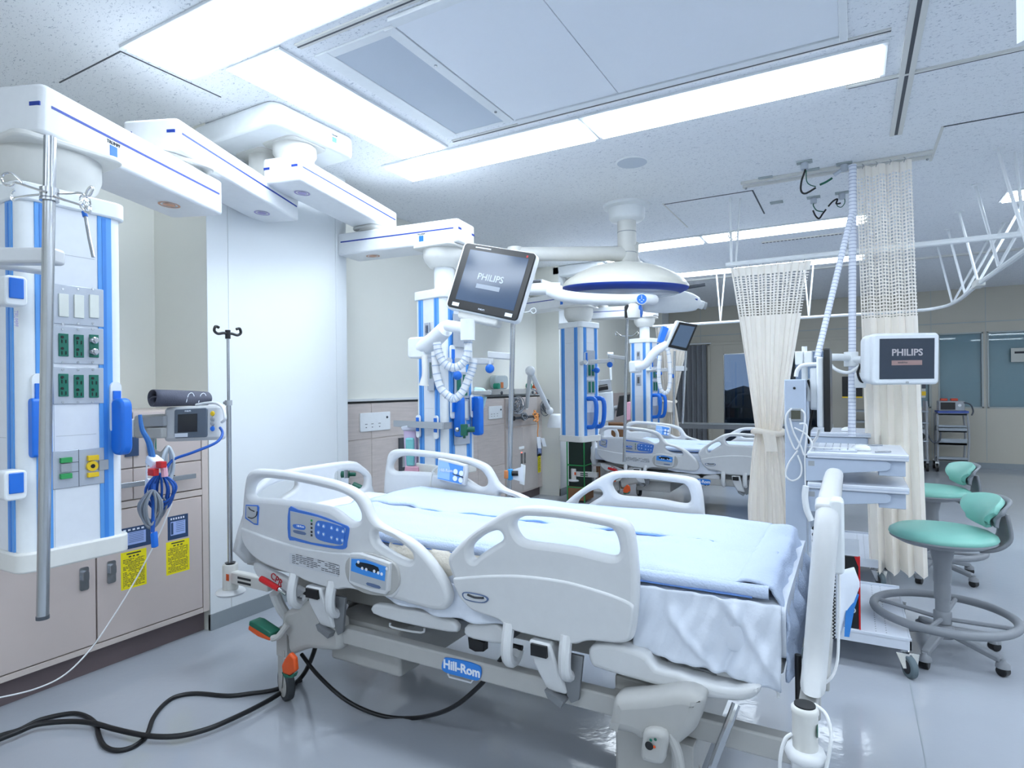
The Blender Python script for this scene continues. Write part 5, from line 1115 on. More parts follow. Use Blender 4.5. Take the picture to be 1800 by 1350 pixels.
MB().tube([V(E1.x, E1.y, L1.z), L1, atd(985, 508, 4.2)], .045, 12, 3).build('lower_arm', white, lp, ang=60)
MB().box((-.03, -.012, -.006), (.03, .012, .006)).xf(Matrix.Translation(atd(943, 506, 4.2)+V(0, 0, .045)) @ RZ(YAW)).build('arm_slot', dgrey, lp)
HC = atd(1098, 505, 4.5); HC.z = 2.0
tilt = Matrix.Translation(HC) @ Matrix.Rotation(math.radians(3), 4, 'Y') @ Matrix.Rotation(math.radians(3), 4, 'X')
MB().lathe([(.46, -.02), (.465, 0), (.44, .035), (.36, .09), (.26, .135), (.14, .165), (.05, .178), (.001, .18)], (0, 0, 0), 56).xf(tilt).build('dome_shell', lampw, lp, ang=60)
MB().lathe([(.40, -.055), (.452, -.03), (.462, -.02), (.463, -.012), (.45, -.008)], (0, 0, 0), 56).xf(tilt).build('blue_rim', navy, lp, ang=60)
MB().lathe([(.001, -.075), (.25, -.072), (.38, -.062), (.415, -.045), (.40, -.03)], (0, 0, 0), 56).xf(tilt).build('light_face', mat('lamp_glass', 'aab3c4', .15), lp, ang=60)
MB().tube([V(0, 0, .178), V(.14, .03, .165), V(.26, .07, .128), V(.40, .12, .05)], .005, 6, 4).xf(tilt).build('shell_ridge', white, lp)
yk = [atd(x, y, d) for x, y, d in ((968, 512, 4.2), (990, 520, 4.12), (1030, 525, 4.05), (1090, 527, 4.0), (1135, 526, 4.0), (1150, 527, 4.05))]
MB().tube(yk, lambda t: .044-.010*t, 12, 4).build('yoke', white, lp, ang=60)
c = atd(1128, 526, 3.95); nf = -(c-EY).normalized(); nf.z = 0; nf.normalize(); Fm = frame(c, nf.cross(V(0, 0, 1))*-1, (0, 0, 1))
MB().cyl(c-nf*.01, c+nf*.008, .036, n=28).build('emblem_ring', white, lp); MB().cyl(c+nf*.008, c+nf*.011, .031, n=28).build('emblem', blue, lp)
em = MB()
rt2 = V(-nf.y, nf.x, 0)*-1
for dx, dz, w_, h_ in ((0, .012, .003, .024), (-.012, -.006, .006, .006), (.012, -.006, .006, .006), (0, -.018, .014, .004)):
    q = c+nf*.0115+rt2*dx+V(0, 0, dz); em.prism([q-rt2*w_/2-V(0, 0, h_/2), q+rt2*w_/2-V(0, 0, h_/2), q+rt2*w_/2+V(0, 0, h_/2), q-rt2*w_/2+V(0, 0, h_/2)], nf, .001)
em.build('emblem_sign', emg, lp)
c = atd(1113, 547, 3.95)
MB().lathe([(.02, -.055), (.045, -.045), (.05, 0), (.035, .04), (.02, .05)], c, 22).build('camera_body', offw, lp, ang=60)
MB().lathe([(.001, -.012), (.038, -.010), (.042, 0), (.03, .006)], c+RT*.05, 20, 'x').build('camera_cap', blue, lp, ang=60)
MB().rbox((-.055, -.02, -.045), (-.028, .02, .04), .012, 'y').xf(Matrix.Translation(c) @ RZ(YAW)).build('handle_slot', black, lp, bevel=.004)
MB().cyl(tilt @ V(.42, .1, -.02), tilt @ V(.56, .12, -.0), .012).build('rim_handle', dgrey, lp)
MB().tube([V(LC.x+.05, LC.y, CZ-.30), atd(1112, 452, 4.7), atd(1120, 470, 4.75), V(atd(1120, 470, 4.75).x, atd(1120, 470, 4.75).y, 2.08)], .045, 12, 3).build('rear_arm', offw, lp, ang=60)
l2 = thing('surgical_lamp', 'smaller white wing of a second ceiling lamp, right behind the big dome', 'surgical lamp', atd(1190, 535, 5.0))
P = [atd(1130, 540, 4.9), atd(1160, 534, 4.95), atd(1195, 530, 5.0), atd(1222, 533, 5.0), atd(1236, 537, 5.0)]
MB().tube(P, lambda t: .035+.055*math.sin(math.pi*min(1, t*1.1))*(t < .85)+.0, 14, 5).build('wing_body', white, l2, ang=70)
MB().tube([p-FW*.06+V(0, 0, .02) for p in P[1:4]], .008, 6, 4).build('blue_line', navy, l2)
MB().cyl(atd(1236, 537, 5.0), atd(1241, 538, 5.0), .03).build('end_cap', grey, l2)
MB().tube([P[0], V(P[0].x-.15, P[0].y+.1, P[0].z+.05), V(LC.x+.05, LC.y+.05, P[0].z+.12), V(LC.x+.02, LC.y+.02, CZ-.45)], .03, 10, 4).build('support_arm', offw, l2, ang=60)

# ================================================================== SUSPENDED CURTAIN RAILS AND CURTAINS
def rail(name, lab, pts, r=.014):
    t = thing(name, lab, 'curtain rail', pts[0]); MB().tube(pts, r, 8, 5 if len(pts) > 2 else 0).build('rail_tube', white, t); return t
RZ1 = 2.13
r1 = rail('curtain_rail', 'white suspended curtain rail carrying the tied short curtain', [V(-.79, 4.6, RZ1), V(1.6, 4.6, RZ1)], .018)
for x, y in ((-.75, 4.7), (.9, 4.7)):
    MB().cyl((x, 4.6, RZ1), (x-.02, y, CZ), .009).build('hanger_rod', white, r1); MB().cyl((x+.03, 4.6, RZ1), (x+.04, y+.08, CZ), .007).build('hanger_rod', white, r1)
MB().tube([(-.75, 4.6, RZ1+.18), (-.71, 4.6, RZ1+.20), (-.73, 4.6, RZ1+.24), (-.77, 4.6, RZ1+.22)], .004, 6, 3, closed=True).build('wire_ring', chrome, r1)
r2 = rail('curtain_rail', 'long far curtain rail crossing behind the short curtain and bending at right', [V(-2.25, 7.75, 2.03), V(-1, 7.75, 2.03), V(.45, 7.75, 2.03), V(.78, 7.6, 2.03), V(.88, 7.1, 2.03), V(.88, 6, 2.03), V(.90, 4.8, 2.03), V(.92, 3.6, 2.03)], .017)
for y, k in ((7.35, 0), (6.6, 0), (5.95, 0), (5.2, 0), (4.45, 0)):
    for x in (.78, 1.18): MB().cyl((.88, y, 2.04), (x, y+.15 if x < 1 else y+.1, CZ), .010, n=8).build('hanger_rod', white, r2); MB().lathe([(.03, -.006), (.03, 0)], (x, y+.12, CZ), 14).build('rod_rosette', white, r2)
for x in (-1.4, -.42): 
    for d_ in (-.05, .05): MB().cyl((x, 7.75, 2.04), (x+d_, 7.8, CZ), .009, n=8).build('hanger_rod', white, r2)
MB().box((.85, 5.85, 2.005), (.91, 6.05, 2.055)).build('rail_joiner', offw, r2, bevel=.004)
r3 = thing('curtain_track', 'double white ceiling track above the cart, beside hanging cables', 'curtain rail', (-.1, 4.45, CZ))
for i, y in enumerate((4.40, 4.49)): MB().box((-.65+.0*i, y-.012, CZ-.018), (.44, y+.012, CZ)).build('track_profile', offw, r3, bevel=.002)
for x in (-.63, .42): MB().ball((x, 4.49, CZ-.022), .008).build('end_stop', grey, r3)
def curtain(lab, x0, x1, y, zt, znet, tie, zb, folds, gather, amp=.035, bot=None, seed=1, lean=0, nm='bed_curtain'):
    """tie=(z, xc, halfwidth) or None; bot=(xc, halfwidth)"""
    t = thing(nm, lab, 'curtain', ((x0+x1)/2, y, zt)); xc, hw = (x0+x1)/2, (x1-x0)/2
    def ctr(z):
        if not tie:
            s = (zt-z)/(zt-zb); return xc+(bot[0]-xc)*s, hw+(bot[1]-hw)*s
        tz, tx, th = tie
        if z >= tz: s = (zt-z)/(zt-tz); s2 = s**.9; return xc+(tx-xc)*s2, hw+(th-hw)*s2
        s = (tz-z)/(tz-zb); s2 = min(1, s*1.6)**.7; return tx+(bot[0]-tx)*s, th+(bot[1]-th)*s2
    def fn(za, zb_):
        def g(u, v):
            z = za+(zb_-za)*v; c, w = ctr(z); ph = 2*math.pi*folds*u
            a = amp*(.55+.45*mn.noise((u*6+seed, 0, 3)))*(1+.5*(zt-z)); yy = y+a*math.sin(ph+1.2*mn.noise((u*5, z*.8, seed)))
            xx = c+w*(2*u-1)+.012*math.sin(ph*2+.6)*min(1, w*4); return (xx, yy+lean*(zt-z), z+.01*math.sin(ph)*(z < zb+.1))
        return g
    MB().grid(fn(zt, zt-.055), folds*14, 2).build('heading_tape', linc, t, ang=80)
    m = MB().grid(fn(zt-.055, znet), folds*14, 14); o = m.build('net_panel', netm, t, ang=80)
    uv = o.data.uv_layers.new(name='UVMap'); vz = [v.co for v in o.data.vertices]; nu = folds*14
    for l in o.data.loops:
        i = l.vertex_index; uv.data[l.index].uv = ((i % (nu+1))/nu*(gather*42), (i//(nu+1))/14*((zt-znet)/.022))
    if tie:
        MB().grid(fn(znet, tie[0]), folds*14, 26).build('cloth_upper', linc, t, ang=80)
        MB().grid(fn(tie[0], zb), folds*14, 26).build('cloth_lower', linc, t, ang=80)
        c, w = tie[1], tie[2]; MB().tube([(c+w*1.15*math.cos(a), y+lean*(zt-tie[0])+.055*math.sin(a), tie[0]+.01*math.sin(a*2)) for a in [k*math.pi/6 for k in range(12)]], .02, 8, 2, closed=True).build('tie_band', linc, t, ang=80)
        MB().grid(lambda u, v: (c-.03+.08*u+.02*v, y+lean*(zt-tie[0])-.075-.01*math.sin(u*6), tie[0]-.0-.13*v), 6, 6).build('tie_end', linc, t, ang=80)
    else: MB().grid(fn(znet, zb), folds*14, 40).build('cloth', linc, t, ang=80)
    h = MB()
    for i in range(folds): h.tube([(x0+(x1-x0)*(i+.5)/folds, y, zt-.01), (x0+(x1-x0)*(i+.5)/folds+.008, y-.004, zt+.012), (x0+(x1-x0)*(i+.5)/folds, y, zt+.022)], .0022, 5)
    o = h.build('glider_hooks', grey, t); o['kind'] = 'stuff'
    return t
curtain('cream curtain with net top, gathered and tied, between the beds and cart', -.765, -.235, 4.6, RZ1-.03, 1.74, (.92, -.515, .085), .06, 6, 1.0, .026, (-.50, .155), 1)
curtain('tall cream curtain hanging straight from the ceiling behind the cart', .035, .325, 4.35, 2.60, 1.66, None, .10, 4, .8, .045, (.235, .15), 4)
curtain('cream curtain with net top tied back beside the far tower', -2.22, -1.74, 7.75, 2.01, 1.75, (1.05, -2.04, .07), .06, 8, .8, .03, (-2.0, .13), 7)
# grey drapes at the back door
gd = thing('window_drape', 'dark grey pleated drapes beside the back door glass', 'drape', (-2.6, YB-.08, 2.0))
MB().grid(lambda u, v: (-2.85+.62*u, YB-.10-.03*math.sin(u*44), 1.98-1.93*v), 90, 4).build('drape_cloth', drape, gd, ang=80)
dr = rail('drape_rail', 'thin rail above the dark grey drapes', [V(-2.95, YB-.10, 2.0), V(-2.15, YB-.10, 2.0)], .012)
hr = thing('hand_rail', 'grey horizontal handrail in front of the back door', 'handrail', (-2.1, 10.2, .62))
a, b = aty(1190, 742, 10.2), aty(1335, 741, 10.2)
MB().box((a.x, 10.17, a.z-.03), (b.x+.7, 10.23, a.z)).build('rail_bar', mat('steel_soft', 'b9c0c4', .35, .6), hr, bevel=.005)
MB().box((a.x, 10.18, a.z-.10), (b.x+.7, 10.22, a.z-.03)).build('lower_board', drape, hr)
for x in (a.x+.05, b.x, b.x+.6): MB().cyl((x, 10.2, 0), (x, 10.2, a.z-.03), .02).build('rail_post', grey, hr)

# ================================================================== CEILING SOCKETS WITH HANGING LEADS
def csock(px, py, lab, pts=None):
    c = atz(px, py, CZ); t = thing('ceiling_socket', lab, 'socket', c)
    MB().box((c.x-.045, c.y-.028, CZ-.008), (c.x+.045, c.y+.028, CZ)).build('socket_plate', mat('socket_clear', 'a9b3b6', .3), t, bevel=.002)
    if pts: MB().cyl((c.x, c.y, CZ-.05), (c.x, c.y, CZ-.008), .022).build('plug', mat('plug_grey', 'b7bec8', .4), t, bevel=.003)
    return c
def czl(pts, y): return [aty(a, b, y) for a, b in pts]
c = csock(1414, 284, 'clear ceiling socket with plug, black lead looping down', 1); csock(1427, 298, 'small clear ceiling socket plate behind the looping black lead')
cable('hanging_lead', [(c.x, c.y, CZ-.05)]+czl([(1415, 300), (1409, 318), (1408, 335), (1416, 340), (1434, 330)], c.y), .006, cable_b, 'thick black lead looping below the left ceiling socket')
cable('hanging_lead', czl([(1417, 300), (1418, 318), (1424, 325), (1434, 328)], c.y), .003, dgreen, 'thin green lead beside the thick black loop')
csock(1346, 312, 'bare clear socket plate on the ceiling above the double track')
csock(1365, 355, 'bare clear socket plate on the ceiling below the double track')
c = csock(1430, 346, 'clear ceiling socket nearest the far row of lights, with plug', 1)
cable('hanging_lead', [(c.x, c.y, CZ-.05)]+czl([(1430, 362), (1436, 370), (1447, 372)], c.y), .004, dgreen, 'thin green lead hanging from the middle ceiling socket')
cable('hanging_lead', czl([(1429, 370), (1434, 380), (1440, 384), (1446, 376), (1452, 368)], c.y), .006, cable_b, 'short black V shaped lead under the middle ceiling socket')
c = csock(1484, 287, 'clear ceiling socket at the top of the white cable tube', 1)
cable('hanging_lead', czl([(1441, 325), (1452, 320), (1463, 313)], c.y), .007, dgreen, 'short dark green lead piece left of the tube top')
cable('hanging_lead', czl([(1466, 308), (1478, 300), (1490, 293), (1500, 296)], c.y), .012, mat('clear_sleeve', 'c5cfda', .3), 'clear sleeve slanting up to the tube top socket')
c = csock(1480, 338, 'clear ceiling socket behind the tube with looped lead', 1)
cable('hanging_lead', czl([(1456, 363), (1464, 354), (1472, 350), (1470, 358), (1478, 357)], c.y), .006, cable_b, 'black doubled lead near the tube')
cable('hanging_lead', czl([(1484, 345), (1485, 356), (1479, 364), (1472, 362), (1471, 356)], c.y), .003, dgreen, 'thin lead looping below the right rear ceiling socket')
tubem = mat('tube_white', 'dde2ee', .4)
def ctube(name, lab, a, b, r):
    t = thing(name, lab, 'cable tube', b); MB().cyl(b, a, r, n=14).build('tube_shell', tubem, t, ang=60); g = MB(); L = (b-a).length; n = int(L/.022)
    for i in range(n): p = a+(b-a)*(i+.5)/n; d = (b-a).normalized(); g.cyl(p-d*.002, p+d*.002, r*1.06, n=10)
    o = g.build('tube_ribs', mat('tube_rib', 'a3adc6', .5), t); o['kind'] = 'stuff'; return t
ctube('cable_tube', 'white ribbed cable tube running straight down from ceiling to cart', V(.02, 4.3, CZ-.04), V(.0, 4.25, .93), .021)
ctube('cable_tube', 'white ribbed cable tube slanting down left to the monitor stand', aty(1497, 375, 4.2), aty(1436, 630, 3.9), .017)

# ================================================================== COMPUTER CARTS
def cart_at(dx, dy, lab, full=True):
    t = thing('computer_cart', lab, 'cart', (0+dx, 3.45+dy, 0))
    o = lambda m, n, mt, par=t, **k: m.xf(Matrix.Translation((dx, dy, 0))).build(n, mt, par, **k)
    o(MB().box((-.275, 3.10, .15), (-.185, 3.22, 1.276)), 'column', cart, bevel=.004)
    o(MB().cyl((-.232, 3.098, 1.235), (-.232, 3.101, 1.235), .006), 'column_hole', black)
    for z0, lab_ in ((.945, 0), (.805, 1)):
        s = o(MB().rbox((-.18, 3.06, z0-.028), (.212, 3.56, z0), .012, 'z'), 'shelf', cartt, bevel=.004)
        o(MB().box((-.178, 3.0595, z0-.017), (.21, 3.061, z0-.013)), 'edge_groove', cart, s)
        for y in (3.075, 3.54):
            bk = [(-.185, z0-.03), (.13, z0-.03), (.145, z0-.04), (.145, z0-.062), (.13, z0-.072), (-.03, z0-.09), (-.075, z0-.10), (-.10, z0-.128), (-.185, z0-.135)]
            flat(bk, (), .012, .002, 'shelf_bracket', cart, t, frame((dx, y+dy, 0), (1, 0, 0), (0, 0, 1)), 0, 40)
        o(MB().box((.10, 3.08, z0-.095), (.20, 3.55, z0-.03)), 'drawer_box', cart, bevel=.003)
        o(MB().box((-.175, 3.068, z0-.065), (-.150, 3.0695, z0-.042)), 'slot_frame', grey)
    b = o(MB().box((-.26, 3.06, .15), (.212, 3.84, .153)).box((-.26, 3.06, .113), (.214, 3.068, .165)).box((-.26, 3.832, .113), (.214, 3.84, .165)).box((.206, 3.06, .113), (.214, 3.84, .155)), 'base_tray', cartt, bevel=.001)
    g = MB()
    for i in range(24):
        for x in (.085, .125): g.box((x-.002, 3.12+i*.03, .153), (x+.002, 3.125+i*.03, .1535))
    q = o(g, 'tray_perforation', dgrey, b); q['kind'] = 'stuff'
    for x, y in ((.185, 3.09), (.185, 3.80), (-.23, 3.09), (-.23, 3.80)):
        c = V(x+dx+.02, y+dy-.03, .045)
        w = MB().cyl(c-V(.012, .006, 0), c+V(.012, .006, 0), .045, n=24).build('caster_wheel', mat('tyre_grey', '5a6970', .6), t, bevel=.005)
        MB().cyl(c-V(.013, .0065, 0), c+V(.013, .0065, 0), .028, n=18).build('wheel_hub', black, w)
        for s in (-1, 1):
            e = V(.016, .008, 0)*s
            MB().prism([c+e+V(-.005, 0, -.008), c+e+V(.010, 0, -.006), c+e+V(.02, .01, .052), c+e+V(-.03, .015, .052)], V(1, .5, 0).normalized()*s, .003).build('caster_fork', chrome, w, bevel=.001)
        MB().lathe([(.02, .098), (.026, .104), (.02, .113)], (x+dx, y+dy, 0), 18).build('caster_plate', chrome, w)
    return t
cart_at(0, 0, 'grey blue computer cart with two shelves, beside the footboard')
cart_at(-.06, 1.28, 'second grey computer cart farther back, half hidden by the first')
# things on the first cart
mn_ = thing('computer_monitor', 'computer monitor seen edge-on, black front and white back, on the cart', 'monitor', (-.12, 3.3, 1.2))
MB().rbox((-.112, 3.14, 1.03), (-.085, 3.50, 1.42), .012, 'x').build('screen_body', black, mn_, bevel=.004)
MB().prism([(-.112, 3.16, 1.05), (-.112, 3.48, 1.05), (-.112, 3.48, 1.38), (-.112, 3.16, 1.38)], (-1, 0, 0), .03).build('back_shell', white, mn_, bevel=.008)
MB().rbox((-.172, 3.20, 1.13), (-.14, 3.42, 1.33), .02, 'x').build('back_shell', white, mn_, bevel=.006)
MB().box((-.19, 3.25, 1.17), (-.17, 3.34, 1.28)).build('mount_plate', white, mn_, bevel=.003)
MB().cyl((-.185, 3.2, 1.21), (-.2, 3.2, 1.21), .03).build('mount_hinge', grey, mn_)
ms = thing('mount_head', 'white clamp blocks on top of the cart column', 'bracket', (-.23, 3.2, 1.35))
for px in ((1405, 629), (1421, 629)): c = aty(px[0], px[1], 3.25); MB().box((c.x-.017, 3.22, c.z-.035), (c.x+.017, 3.28, c.z+.03)).build('clamp_block', white, ms, bevel=.004)
c = aty(1414, 612, 3.25); MB().cyl((c.x, 3.25, c.z-.05), (c.x, 3.25, c.z+.008), .012).build('post', white, ms)
MB().cyl((c.x, 3.25, 1.27), (c.x, 3.25, c.z-.02), .014).build('post', white, ms)
cable('monitor_cable', [aty(1399, 662, 3.2), aty(1402, 650, 3.2), aty(1412, 642, 3.2), aty(1436, 640, 3.2)], .010, cable_w, 'thick white cable arching over the cart column')
cable('monitor_cable', czl([(1420, 668), (1427, 690), (1428, 720), (1424, 745), (1421, 780)], 3.24), .006, cable_b, 'black cable running down behind the cart column')
cable('monitor_cable', czl([(1440, 755), (1436, 768), (1428, 780), (1424, 790)], 3.3), .007, cable_w, 'short white cable bent below the edge-on monitor')
sk = thing('column_socket', 'recessed power socket with white coiled leads on the cart column', 'socket', aty(1399, 729, 3.1))
c = aty(1399, 729, 3.098); MB().box((c.x-.03, 3.094, c.z-.03), (c.x+.03, 3.10, c.z+.03)).build('socket_frame', grey, sk, bevel=.002)
MB().box((c.x-.02, 3.092, c.z-.02), (c.x+.02, 3.095, c.z+.02)).build('socket_insert', mat('socket_khaki', '4f5042', .5), sk)
for i, P in enumerate(([(1392, 718), (1383, 728), (1381, 745), (1390, 775), (1400, 790), (1412, 760), (1415, 730), (1408, 720)],
          [(1388, 735), (1395, 760), (1408, 785), (1414, 800), (1424, 792), (1427, 778), (1415, 762), (1396, 752)],
          [(1402, 792), (1386, 815), (1381, 835), (1392, 845), (1406, 838), (1409, 820), (1402, 800)],
          [(1405, 745), (1418, 750), (1415, 800), (1416, 855)])):
    cable('white_lead', czl(P, 3.075), .0042, cable_w, ['white lead looped beside the column socket', 'white lead forming the lower right loop on the cart column', 'thin white lead loop lowest on the cart column', 'white lead dropping straight to the hanging hand control'][i])
hc_ = thing('hand_control', 'slim white hand control hanging on the cart column', 'remote', aty(1416, 880, 3.05))
MB().tube(czl([(1417, 854), (1415, 872), (1418, 895), (1426, 915)], 3.05), .014, 8, 4).build('control_body', white, hc_, ang=60)
cable('coiled_cord', [aty(1432+3*math.sin(i*.9), 920+i*1.6, 3.1) for i in range(60)], .005, cable_b, 'dark coiled cord between the cart column and footboard', k=2)
ks = thing('keyboard', 'flat pale keyboard under clear cover on the top shelf', 'keyboard', (-.05, 3.25, .95))
MB().box((-.15, 3.10, .945), (.02, 3.42, .952)).build('key_deck', mat('keyboard_pale', 'c3cad6', .5), ks, bevel=.002)
kk = MB()
for i in range(5):
    for j in range(14): kk.box((-.142+i*.032, 3.108+j*.022, .952), (-.115+i*.032, 3.126+j*.022, .957))
o = kk.build('keys', emg, ks); o['kind'] = 'stuff'
def mouse(x, y, z, lab):
    m = thing('mouse', lab, 'mouse', (x, y, z)); MB().lathe([(.001, .03), (.02, .028), (.035, .02), (.042, .01), (.040, .002), (.001, 0)], (x, y, z), 24, sx=1.0, sy=.72).build('mouse_body', white, m, ang=70)
mouse(.035, 3.20, .945, 'white mouse on the top shelf of the first cart')
mouse(-.02, 4.47, .945, 'white mouse on the farther cart behind the ribbed tube')
cable('mouse_cable', [V(.0, 3.2, .955), V(-.05, 3.12, .96), V(-.12, 3.10, .962), V(-.19, 3.13, .96)], .003, cable_w, 'white mouse cord lying along the top shelf front')
for i, (x, y) in enumerate(((.10, 3.45), (.12, 3.12))):
    p = thing('pen', ['thin silver pen toward the far side of the top shelf', 'thin silver pen near the front of the top shelf'][i], 'pen', (x, y, .95)); MB().cyl((x-.03, y, .949), (x+.03, y+.03, .949), .004, n=8).build('pen_body', steel, p)
pc_ = thing('desktop_computer', 'black desktop computer with red edge standing on the cart tray', 'computer', (0, 3.3, .153))
MB().box((-.05, 3.12, .153), (.026, 3.45, .478)).build('case', mat('case_grey', 'c4cad2', .4), pc_, bevel=.002)
MB().box((-.05, 3.108, .153), (.020, 3.122, .476)).build('front_panel', black, pc_, bevel=.002); MB().box((.020, 3.106, .153), (.027, 3.122, .478)).build('red_edge', red, pc_)
MB().prism([(.004, 3.1065, .478), (.021, 3.1065, .478), (.021, 3.1065, .43)], (0, -1, 0), .001).build('red_edge', red, pc_)
MB().box((-.0, 3.105, .33), (.012, 3.108, .37)).build('blue_sticker', blue, pc_)
text('FUJITSU', .008, YW((.004, 3.1065, .39)), grey, pc_)
MB().lathe([(.013, -.001), (.013, 0), (.010, 0), (.010, -.001)], (-.005, 3.1065, .235), 24, 'y').build('power_ring', emg, pc_)
# monitor on the pole of the farther cart
PR = panelM((.268, 4.05, 1.39), (.03, .0, .45))
ph = thing('patient_monitor', 'white framed dark monitor with logo in front of the tall curtain', 'monitor', PR @ V(0, 0, 0))
w, h = .36, .29
MB().rbox((-w/2, -.005, -h/2), (w/2, .05, h/2), .022, 'y', 5).xf(PR).build('front_frame', mat('frame_pale', 'dfe4ea', .35), ph, bevel=.012)
MB().rbox((-w/2-.02, .03, -h/2+.005), (w/2-.03, .11, h/2-.005), .04, 'y', 5).xf(PR).build('rear_shell', mat('frame_pale', 'dfe4ea', .35), ph, bevel=.02)
MB().box((-w/2+.035, -.0068, -h/2+.032), (w/2-.028, -.004, h/2-.03)).xf(PR).build('screen', mat('screen_lit2', '262f3d', .2, emit='3a4658', estr=.12), ph)
text('PHILIPS', .053, PR @ frame((.004, -.0075, .035), (1, 0, 0), (0, 0, 1)), mat('logo_pale', 'b0abb0', .5), ph, bold=.0012)
MB().box((-.08, -.0078, -.035), (.085, -.0068, -.008)).xf(PR).build('logo_bar', logor, ph)
text('intelliVue', .014, PR @ frame((-.02, -.0085, -.02), (1, 0, 0), (0, 0, 1)), dgrey, ph)
MB().rbox((-.008, -.0185, -h/2+.006), (.008, -.016, -h/2+.018), .003, 'y').xf(PR).build('frame_badge', grey, ph)
MB().tube([PR @ V(-w/2, .08, 0), aty(1515, 632, 4.2), V(.0, 4.27, 1.40)], .022, 10, 3).build('swing_arm', white, ph, ang=60)
MB().tube([V(.0, 4.27, 1.41), aty(1480, 628, 4.2), aty(1452, 628, 4.15)], .022, 10, 3).build('swing_arm', white, ph, ang=60)
MB().cyl((0, 4.27, 1.36), (0, 4.27, 1.45), .04, n=20).build('pole_collar', white, ph, bevel=.004)
cable('monitor_cable', czl([(1455, 636), (1470, 650), (1490, 655), (1505, 648), (1515, 640)], 4.12), .010, cable_w, 'white cable sagging between the two monitor arms')
cable('monitor_cable', czl([(1513, 640), (1508, 655), (1512, 668), (1518, 672)], 4.1), .007, cable_b, 'dark cable knot left of the framed monitor')
bx = thing('power_box', 'small white power box behind the framed monitor', 'box', aty(1512, 672, 4.2)); c = aty(1512, 670, 4.2); MB().box((c.x-.03, 4.18, c.z-.04), (c.x+.03, 4.24, c.z+.05)).build('box_body', white, bx, bevel=.005)

# ================================================================== STOOLS
def stool(x, y, lab):
    t = thing('round_stool', lab, 'stool', (x, y, 0), 'mint round stools'); o = V(x, y, 0); A = YAW+.25
    MB().lathe([(.001, .585), (.12, .583), (.185, .575), (.208, .560), (.212, .547), (.205, .538)], o, 48).build('seat_cushion', mint, t, ang=60)
    MB().lathe([(.206, .540), (.208, .533), (.17, .512), (.09, .492), (.05, .485), (.045, .47)], o, 48).build('seat_shell', stoolg, t, ang=60)
    MB().lathe([(.05, .49), (.042, .44), (.036, .42), (.036, .33)], o, 24).build('column_cover', stoolg, t, ang=50)
    MB().lathe([(.033, .33), (.033, .25)], o, 24).build('gas_sleeve', stoolg, t); MB().lathe([(.029, .25), (.029, .09)], o, 24).build('gas_column', stoolg, t)
    R0 = .275
    MB().tube([(x+R0*math.cos(a), y+R0*math.sin(a), .185) for a in [k*math.pi/12 for k in range(24)]], .019, 12, 2, closed=True).build('foot_ring', stoolg, t, ang=60)
    for k in range(4):
        a = A+k*math.pi/2+.5; MB().tube([(x+.03*math.cos(a), y+.03*math.sin(a), .16), (x+R0*math.cos(a), y+R0*math.sin(a), .183)], .010, 8).build('ring_spoke', stoolg, t)
    MB().lathe([(.036, .14), (.036, .19), (.032, .195)], o, 22).build('ring_hub', stoolg, t, ang=50)
    MB().lathe([(.045, .075), (.05, .09), (.045, .12), (.032, .135)], o, 22).build('base_hub', stoolg, t, ang=50)
    for k in range(5):
        a = -.69+k*2*math.pi/5; d = V(math.cos(a), math.sin(a), 0); sd = V(-d.y, d.x, 0)
        p0, p1 = o+d*.03+V(0, 0, .10), o+d*.245+V(0, 0, .068)
        MB().prism([p0+sd*.024+V(0, 0, .02), p0-sd*.024+V(0, 0, .02), p1-sd*.017+V(0, 0, .012), p1+sd*.017+V(0, 0, .012)], (0, 0, -1), .028).build('base_leg', stoolg, t, bevel=.007)
        c = o+d*.25
        l = MB().lathe([(.010, .07), (.012, .062), (.026, .052), (.028, .036)], c+V(0, 0, 0), 16).build('caster_hood', stoolg, t, ang=60)
        MB().cyl(c+V(0, 0, .022)-sd*.018, c+V(0, 0, .022)+sd*.018, .022, n=18).build('caster_wheel', black, l, bevel=.004)
    dr_ = YAW-.30
    def pad(off, bulge):
        def fn(u, v):
            a = dr_+(u-.5)*1.7*(1-.25*(1-v)**2); z = .60+.135*v; e = math.sin(math.pi*min(1, max(0, u)))**.35
            r = .185+.05*v*v+off+bulge*math.sin(math.pi*u)*math.sin(math.pi*v); z -= (1-e)*.05*v; z += (1-e)*.03*(1-v)
            return (x+r*math.cos(a), y+r*math.sin(a), z)
        return fn
    MB().grid(pad(-.012, -.022), 28, 12).build('back_pad', mint, t, solid=.022, bevel=.004, ang=80)
    MB().grid(pad(.016, .0), 28, 12).build('back_shell', stoolg, t, solid=.012, ang=80)
    def br_(u, v):
        a = dr_+(u-.5)*.62*(1-.3*v); s = v; r = .14+.12*math.sin(min(1, s*1.25)*math.pi/2)-.02*max(0, s-.6)/.4; z = .49+.0*s+.17*s*s; return (x+r*math.cos(a), y+r*math.sin(a), z)
    MB().grid(br_, 12, 14).build('back_bracket', stoolg, t, solid=.016, ang=80)
stool(.36, 3.42, 'mint green round stool with low backrest, nearest, beside the cart')
stool(.45, 4.76, 'mint green round stool farther back, mostly behind the cart shelves')

